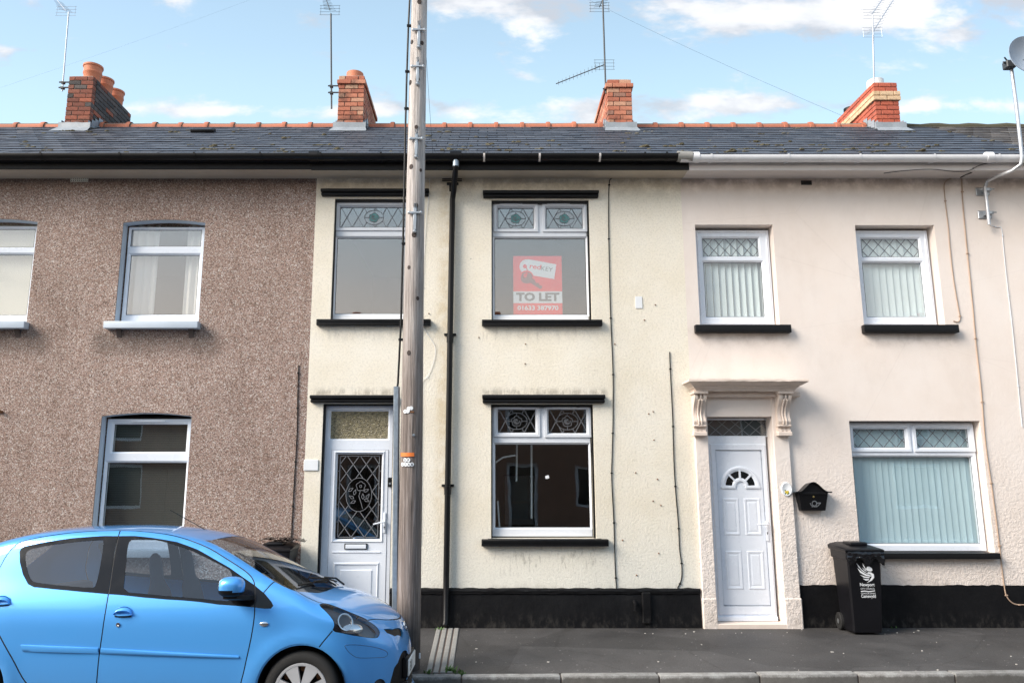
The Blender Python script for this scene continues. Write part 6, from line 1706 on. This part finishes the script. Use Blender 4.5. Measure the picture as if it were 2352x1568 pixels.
# --- triangulate the half shell in (u, v)
gu, gv = [], []
verts, cons = [], []
def addv(p): verts.append(Vector((min(max(p[0], U0), U1), min(max(p[1], 0), VS)))); return len(verts) - 1
ulist = [U0 + .0 + (1.70 - U0) * i / 95 for i in range(96)] + [1.70 + (U1 - 1.70) * (1 - (1 - i / 26) ** 1.5) for i in range(1, 27)]
ids = {}
for i, u in enumerate(ulist):
    for j in range(45): ids[i, j] = addv((u, VS * j / 44))
nu = len(ulist) - 1
for i in range(nu): cons.append((ids[i, 0], ids[i + 1, 0])); cons.append((ids[i, 44], ids[i + 1, 44]))
for j in range(44): cons.append((ids[0, j], ids[0, j + 1])); cons.append((ids[nu, j], ids[nu, j + 1]))
for nm, poly, bb in REG:
    k = [addv(p) for p in poly]
    cons += [(k[i], k[(i + 1) % len(k)]) for i in range(len(k)) if (verts[k[i]] - verts[k[(i + 1) % len(k)]]).length > 1e-6]
ov, oe, of, *_ = delaunay_2d_cdt(verts, cons, [], 0, 1e-5)
P3 = [at_v(p.x, p.y) for p in ov]
parts = {}
for fce in of:
    if len(fce) != 3: continue
    c_ = (sum(ov[i].x for i in fce) / 3, sum(ov[i].y for i in fce) / 3); nm = 'body'
    for n_, poly, bb in REG:
        if bb[0] <= c_[0] <= bb[1] and bb[2] <= c_[1] <= bb[3] and inside(c_, poly): nm = n_; break
    if nm == 'arch': continue
    parts.setdefault(nm, []).append(fce)
car = thing('parked_car', 'pale metallic blue small hatchback parked at the kerb beside the pole', 'car', CO)
CARROOT = car
car.rotation_euler = (TH, 0, 0)
def cpart(name, mb_or_mesh, mat, parent=None, smooth=40):
    if isinstance(mb_or_mesh, MB):
        bmesh.ops.recalc_face_normals(mb_or_mesh.bm, faces=mb_or_mesh.bm.faces); me = bpy.data.meshes.new(name); mb_or_mesh.bm.to_mesh(me); mb_or_mesh.bm.free()
    else: me = mb_or_mesh
    me.materials.append(M[mat])
    if smooth: me.shade_smooth(); me.set_sharp_from_angle(angle=R(smooth))
    o = bpy.data.objects.new(name, me); COL.objects.link(o); o.parent = parent or car
    return o
def shell_mesh(name, faces, sides=(-1, 1), off=0.0, thick=0.0):
    bm = bmesh.new()
    for s_ in sides:
        vm = {}
        for fce in faces:
            vs = []
            for i in fce:
                if i not in vm:
                    p = P3[i]; vm[i] = bm.verts.new((p.x, s_ * p.y, p.z))
                vs.append(vm[i])
            if s_ < 0: pass
            try: bm.faces.new(vs if s_ > 0 else vs[::-1])
            except ValueError: pass
    bmesh.ops.remove_doubles(bm, verts=bm.verts, dist=1e-5)
    bm.normal_update()
    # orient outward
    ctr = Vector((0, 0, .6)); s_ = sum(f.normal.dot((f.calc_center_median() - Vector((min(max(f.calc_center_median().x, -1.2), 1.2) , 0, .6)))) * f.calc_area() for f in bm.faces)
    if s_ < 0: bmesh.ops.reverse_faces(bm, faces=bm.faces)
    bm.normal_update()
    if off:
        ns = {v: v.normal.copy() for v in bm.verts}
        for v in bm.verts: v.co += ns[v] * off
    if thick:
        r_ = bmesh.ops.solidify(bm, geom=list(bm.faces), thickness=thick)
    me = bpy.data.meshes.new(name); bm.to_mesh(me); bm.free(); return me
body = cpart('body', shell_mesh('body', parts['body']), 'car_paint', None, 55)
for s_ in (-1, 1):
    for sg_ in (-1, 1): cpart('arch_lip', shell_mesh('arch_lip', [q for q in parts['arch_lip'] if P3[q[0]].x * sg_ > 0], (s_,), off=-.004), 'car_paint', body, 55)
    cpart('window_trim', shell_mesh('window_trim', parts['window_trim'], (s_,), off=-.001), 'car_gloss_black', body)
    cpart('intake', shell_mesh('intake', parts['intake'], (s_,), off=-.014), 'car_black', body)
for nm in ('front_door', 'rear_door'):
    for s_ in (-1, 1):
        if nm in parts: cpart('door', shell_mesh(nm, parts[nm], (s_,)), 'car_paint', None, 55)
cpart('bonnet', shell_mesh('bonnet', parts['bonnet']), 'car_paint', None, 55)
cpart('panel_gap', shell_mesh('panel_gap', parts['seam'], off=-.003), 'seam_black', body)
for s_ in (-1, 1):
    cpart('window_glass', shell_mesh('window_glass', parts['door_glass'], (s_,), -.004), 'car_glass', None, 60)
    cpart('window_glass', shell_mesh('window_glass', parts['rear_glass'], (s_,), -.003), 'car_glass_tint', None, 60)
    h_ = cpart('headlight', shell_mesh('headlight', parts['headlight'], (s_,), -.001), 'lamp_glass', None, 60)
    cpart('lamp_housing', shell_mesh('lamp_housing', parts['headlight'], (s_,), -.035), 'lamp_dark', h_, 60)
    # reflector bowl and projector between lens and housing
    for (a, c, rx, rz, hgt, mt) in ((840, 850, .062, .070, .020, 'chrome'), (930, 940, .085, .040, .022, 'chrome')):
        (u, v), = traced(c1([(a, c)])); p = at_v(u, v); n_ = (at_v(u + .01, v) - at_v(u - .01, v)).cross(at_v(u, v + .01) - at_v(u, v - .01)).normalized()
        if n_.y < 0: n_ = -n_
        q = p - n_ * .030; Q = n_.to_track_quat('Z', 'Y').to_matrix().to_4x4(); m = MB()
        Tq = Matrix.Translation(q) @ Q @ Matrix.Diagonal((rx, rz, hgt, 1)); m2 = MB()
        if rx < .07: m.lathe([(1, .3), (.98, .75), (.84, .8), (.76, .4)], 20, Tq); m2.lathe([(.80, .25), (.5, .12), (.01, .1)], 20, Tq)
        else: m.lathe([(1, .2), (.8, .6), (.4, .85), (.01, .9)], 20, Tq); m2.lathe([(1.12, .05), (1.0, .2)], 20, Tq)
        for mq in (m, m2):
            if s_ < 0:
                for vv in mq.bm.verts: vv.co.y *= -1
        rf_ = cpart('reflector', m, mt, h_); cpart('lamp_bowl', m2, 'lamp_dark', h_)
cpart('windscreen', shell_mesh('windscreen', parts['windscreen'], off=-.003), 'car_glass', None, 60)
if 'rear_window' in parts: cpart('rear_window', shell_mesh('rear_window', parts['rear_window'], off=-.003), 'car_glass', None, 60)
for s_ in (-1, 1): cpart('grille_slot', shell_mesh('grille_slot', parts['grille_slot'], (s_,), off=-.012), 'seam_black', body)
cpart('fog_recess', shell_mesh('fog_recess', parts['fog_recess'], off=-.02), 'lamp_dark', body)
# nose cap, grille bars, plate, badge
capz = [at_v(U1, VS * j / 30) for j in range(31)]
m = MB(); m.poly([(p.x - .003, p.y, p.z) for p in capz] + [(p.x - .003, -p.y, p.z) for p in capz[::-1][1:]]); cpart('nose_cap', m, 'car_black', body)
m = MB()
for z in (.19, .225, .26):
    pts = []
    for k in range(-12, 13):
        y = .42 * k / 12; lo, hi = 1.5, U1
        for _ in range(24):
            mid = (lo + hi) / 2
            if ysd(mid, z) > abs(y): lo = mid
            else: hi = mid
        pts.append((lo - .002, y, z))
    m.tube(pts, .008, 6)
cpart('grille_bars', m, 'car_black', body)
pl_ = MB(); pl_.box(1.972, 1.986, -.26, .26, .305, .425, .004); plo = cpart('number_plate', pl_, 'plate_white')
me = text_mesh('FL10', .079, .012, .17); me.transform(Matrix.Translation((1.9868, -.115, .365)) @ Matrix.Rotation(R(90), 4, 'Z')); cpart('plate_lettering', me, 'plate_black', plo, None)
m = MB(); m.box(1.93, 1.974, -.28, .28, .29, .445, .01); cpart('plate_holder', m, 'car_black', plo)
m = MB(); m.lathe([(.055, 0), (.055, .008), (.040, .010), (.038, .004), (.001, .004)], 24, Matrix.Translation((1.915, 0, .648)) @ Matrix.Rotation(R(72), 4, 'Y') @ Matrix.Diagonal((.8, 1, 1, 1))); m.tube([(1.924, -.045, .655), (1.927, .045, .655)], .006, 6); cpart('badge', m, 'chrome')
# lower bumper lip, floor pan, arch liners
m = MB(); pts = []
for k in range(-16, 17):
    y = .60 * k / 16; z = .17; lo, hi = 1.3, U1
    for _ in range(24):
        mid = (lo + hi) / 2
        if ysd(mid, z + .02) > abs(y): lo = mid
        else: hi = mid
    pts.append((lo + .004, y, z))
m.tube(pts, .022, 8); cpart('bumper_lip', m, 'car_paint', body)
m = MB(); m.box(-1.55, 1.55, -.66, .66, .17, .22); cpart('floor_pan', m, 'car_black', body)
for uc in (WF, WR):
    for s_ in (-1, 1):
        m = MB(); A = [(uc + .325 * math.cos(a), WZ + .325 * math.sin(a)) for a in [R(-15 + 210 * k / 18) for k in range(19)]]
        y0, y1 = s_ * .765, s_ * .48
        m.loft([[(a, y0, c) for a, c in A], [(a, y1, c) for a, c in A]], False, False); m.poly([(a, y1, c) for a, c in A]); cpart('arch_liner', m, 'seam_black', body)
# wheels
def wheel(u, yo, s_):
    T = Matrix.Translation((u, yo, WZ)) @ Matrix.Rotation(R(90) * s_, 4, 'X'); e = MB()
    e.lathe([(.185, .0), (.200, .012), (.215, .018), (.25, .016), (.270, .006), (.279, -.012), (.282, -.03), (.282, -.12), (.27, -.145), (.2, -.15)], 48, T); tyre = cpart('wheel', e, 'rubber', None, 50)
    m = MB(); m.lathe([(.001, -.09), (.192, -.09), (.192, -.01)], 32, T); cpart('rim', m, 'car_black', tyre)
    m = MB(); m.lathe([(.198, .006), (.193, .014), (.178, .014), (.172, .006), (.175, -.02)], 40, T); cpart('hubcap_ring', m, 'hubcap', tyre)
    m = MB(); m.lathe([(.05, -.01), (.048, .018), (.03, .024), (.001, .025)], 24, T)
    for k in range(7):
        a = 2 * math.pi * (k + .25) / 7; r0, r1 = .03, .182; wa, wb = .018, .05
        q = [(r0, -wa), (r1 * .96, -wb), (r1, -wb * .4), (r1, wb * .4), (r1 * .96, wb), (r0, wa)]
        c_, d_ = math.cos(a), math.sin(a)
        def to(p, z): return T @ Vector((p[0] * c_ - p[1] * d_, p[0] * d_ + p[1] * c_, z))
        m.prism(q, lambda p: to(p, -.012), lambda p: to(p, .020 - .06 * (p[0] - .03) ** 2 * 6))
    cpart('hubcap', m, 'hubcap', tyre, 30)
    for k in range(7):
        m = MB(); a = 2 * math.pi * (k + .75) / 7; m.lathe([(.022, 0), (.02, .006), (.001, .006)], 10, T @ Matrix.Translation((.15 * math.cos(a), .15 * math.sin(a), -.05)))
        cpart('wheel_nut', m, 'rust', tyre)
wheel(WF, -.745, 1); wheel(WR, -.745, 1); wheel(WF, .44, -1); wheel(WR, .44, -1)
# rub strips, handles, lock, repeater
def on_flank(pix, lift):
    q = traced(pix); out = []
    for u, v in q: p = at_v(u, v); out.append(Vector((p.x, -p.y - lift, p.z)))
    return out
def strip(top, bot, name):
    m = MB(); n = 14; rings = []
    for i in range(n + 1):
        t_ = i / n; a = (top[0][0] + (top[1][0] - top[0][0]) * t_, top[0][1] + (top[1][1] - top[0][1]) * t_); c = (bot[0][0] + (bot[1][0] - bot[0][0]) * t_, bot[0][1] + (bot[1][1] - bot[0][1]) * t_)
        mid = ((a[0] + c[0]) / 2, (a[1] + c[1]) / 2); e_ = math.sin(math.pi * min(max(t_, .03), .97)) ** .25
        q = on_flank([a, mid, c], 0); lf = .014 * e_
        rings.append([q[0] + Vector((0, .004, 0)), q[0] + Vector((0, -lf * .8, -.004)), q[1] + Vector((0, -lf * 1.15, 0)), q[2] + Vector((0, -lf * .8, .006)), q[2] + Vector((0, .004, 0))])
    m.loft(rings, False, False); return cpart(name, m, 'car_paint', None, 50)
strip(((48, 1479), (226, 1486)), ((53, 1496.5), (227, 1501.5)), 'rub_strip'); strip(((232, 1487), (549, 1504.5)), ((231, 1502), (549, 1513)), 'rub_strip')
for px, py in ((284, 1408.7), (4, 1383.5)):
    (u, v), = traced([(px, py)]); p = at_v(u, v); B = Vector((p.x, -p.y, p.z))
    m = MB(); m.lathe([(.072, .0), (.07, .003), (.066, .0), (.05, -.004), (.001, -.006)], 28, Matrix.Translation(B) @ Matrix.Rotation(R(90), 4, 'X') @ Matrix.Diagonal((.95, .74, 1, 1))); cup = cpart('handle_cup', m, 'car_paint')
    m = MB(); A = [(.066 * math.cos(a), .050 * math.sin(a)) for a in [R(180 * k / 14) for k in range(15)]]
    m.loft([[B + Vector((a, -.006 - .022 * math.sin(math.pi * min(1, max(0, k2))) , -.004 + c * (1 - k2 * .75) )) for a, c in A] for k2 in (0, .25, .5, .75, 1)], False, False)
    m.tube([B + Vector((-.066, -.008, -.006)), B + Vector((-.03, -.020, -.009)), B + Vector((.03, -.020, -.009)), B + Vector((.066, -.008, -.006))], .006, 6); cpart('door_handle', m, 'car_paint', cup, 50)
    m = MB(); m.tube([B + Vector((-.060, -.006, -.016)), B + Vector((0, -.008, -.020)), B + Vector((.060, -.006, -.016))], .006, 6); cpart('handle_gap', m, 'seam_black', cup)
(B,) = on_flank(cb([(1140, 1005)]), .001); m = MB(); m.lathe([(.016, 0), (.015, .006), (.008, .007), (.006, .003), (.001, .003)], 18, Matrix.Translation(B) @ Matrix.Rotation(R(90), 4, 'X')); cpart('lock', m, 'chrome')
(B,) = on_flank(c8([(940, 998)]), .001); m = MB(); m.lathe([(.034, 0), (.032, .007), (.022, .011), (.001, .012)], 24, Matrix.Translation(B) @ Matrix.Rotation(R(90), 4, 'X') @ Matrix.Diagonal((1, .52, 1, 1))); rp_ = cpart('side_repeater', m, 'chrome')
# bumper insert line
ins = rounded(traced(c1([(815, 1130), (900, 1122), (1050, 1135), (1200, 1160), (1290, 1190), (1322, 1225), (1300, 1262), (1250, 1272), (1100, 1278), (970, 1278), (890, 1230), (840, 1175)])), 1)
m = MB(); m.tube([Vector((at_v(u, v).x, -at_v(u, v).y + .001, at_v(u, v).z)) for u, v in ins + ins[:1]], .0028, 5); cpart('bumper_insert_line', m, 'car_paint_dark', body)
# mirror
for s_ in (-1, 1):
    mc = Vector((*CL(383 + 625 * .2382, 1194.3 + 640 * .2382, -.89), 0)); mc = Vector((mc.x, s_ * .89, mc.y))
    m = MB(); bmesh.ops.create_uvsphere(m.bm, u_segments=24, v_segments=16, radius=1)
    for v in m.bm.verts:
        x, y, z = v.co; sg = lambda q, e_: math.copysign(abs(q) ** e_, q)
        v.co = mc + Vector((sg(x, .75) * .095, sg(y, .9) * .085, sg(z, .75) * .072))
    top = [f for f in m.bm.faces if f.calc_center_median().z < mc.z - .022 - .15 * (f.calc_center_median().x - mc.x) or f.calc_center_median().x < mc.x - .072]
    low = MB(); vm = {}
    for f in top: low.bm.faces.new([vm.setdefault(v, low.bm.verts.new(v.co)) if v not in vm else vm[v] for v in f.verts])
    bmesh.ops.delete(m.bm, geom=top, context='FACES')
    mir = cpart('door_mirror', m, 'car_paint', None, 60); cpart('mirror_shell', low, 'car_black', mir, 60)
    m = MB(); m.loft([[mc + Vector((a * w_ + dx, s_ * dy, dz + b_ * h2)) for a, b_ in ((-1, -1), (1, -1), (1, 1), (-1, 1))] for w_, h2, dx, dy, dz in ((.05, .012, .0, .02, -.072), (.065, .014, .04, -.06, -.085), (.075, .016, .06, -.13, -.085))]); cpart('mirror_stalk', m, 'car_black', mir, 40)
# interior: seats, dashboard, wheel
def seat(u, y, tall):
    m = MB(); rings = []
    for z, w_, dp, lean in ((.42, .22, .10, .0), (.55, .235, .10, -.03), (.80, .225, .09, -.08), (.95, .20, .075, -.12), (1.02, .13, .06, -.14), (1.06, .115, .06, -.15), (1.16, .11, .055, -.17), (1.22, .085, .045, -.18), (1.245, .03, .02, -.185)):
        rings.append([(u + lean + dp * .5 * math.sin(a), y + w_ * math.cos(a), z * tall) for a in [k * 2 * math.pi / 16 for k in range(16)]])
    m.loft(rings); m.box(u - .05, u + .46, y - .23, y + .23, .30, .46, .05, 2); cpart('seat', m, 'seat_cloth', None, 60)
seat(.10, -.34, 1.0); seat(.10, .34, 1.0)
m = MB(); m.box(-1.05, -.5, -.60, .60, .3, .5, .06, 2); m.box(-1.15, -1.0, -.60, .60, .4, .98, .06, 2); cpart('rear_seat', m, 'seat_cloth')
m = MB(); m.loft([[(u, y, z) for u, z in ((.78, .55), (.72, .75), (.76, .88), (.9, .915), (1.18, .90), (1.2, .55))] for y in (-.66, -.3, .3, .66)]); cpart('dashboard', m, 'car_black', None, 40)
m = MB(); T = Matrix.Translation((.66, -.34, .83)) @ Matrix.Rotation(R(-62), 4, 'Y')
m.tube([T @ Vector((.18 * math.cos(k * math.pi / 12), .18 * math.sin(k * math.pi / 12), 0)) for k in range(25)], .014, 8); m.tube([T @ Vector((-.17, 0, 0)), T @ Vector((.17, 0, 0))], .02, 6); cpart('steering_wheel', m, 'car_black')
# aerial, wipers
(a0,), (a1,) = [CL(488, 1227, -.05)], [CL(391, 1171, -.05)]
m = MB(); m.tube([(a0[0] + .02, -.05, a0[1] - .02), (a0[0], -.05, a0[1] + .01), (a0[0] - .07, -.05, a0[1] + .04)], [.018, .014, .006], 8); m.tube([(a0[0] - .02, -.05, a0[1] + .018), (a1[0], -.05, a1[1])], .0035, 6); cpart('roof_aerial', m, 'car_black')
for y, u in ((.35, 1.15), (-.05, 1.20)):
    pts = []
    zz = lambda u_, y_: at_v(u_, v_of_y(u_, abs(y_))).z
    m = MB(); p0 = Vector((1.31, y + .12, zz(1.31, y + .12) + .015)); pk = Vector((1.26, y - .02, zz(1.26, y - .02) + .05)); p1 = Vector((1.2, y - .22, zz(1.2, abs(y - .22)) + .03))
    m.tube([p0, pk, p1], .008, 6); m.tube([Vector((1.14 + .1 * k / 6, y - .5 + .62 * k / 6, zz(1.14 + .1 * k / 6, abs(y - .5 + .62 * k / 6)) + .014)) for k in range(7)], .007, 6); cpart('wiper', m, 'car_black')
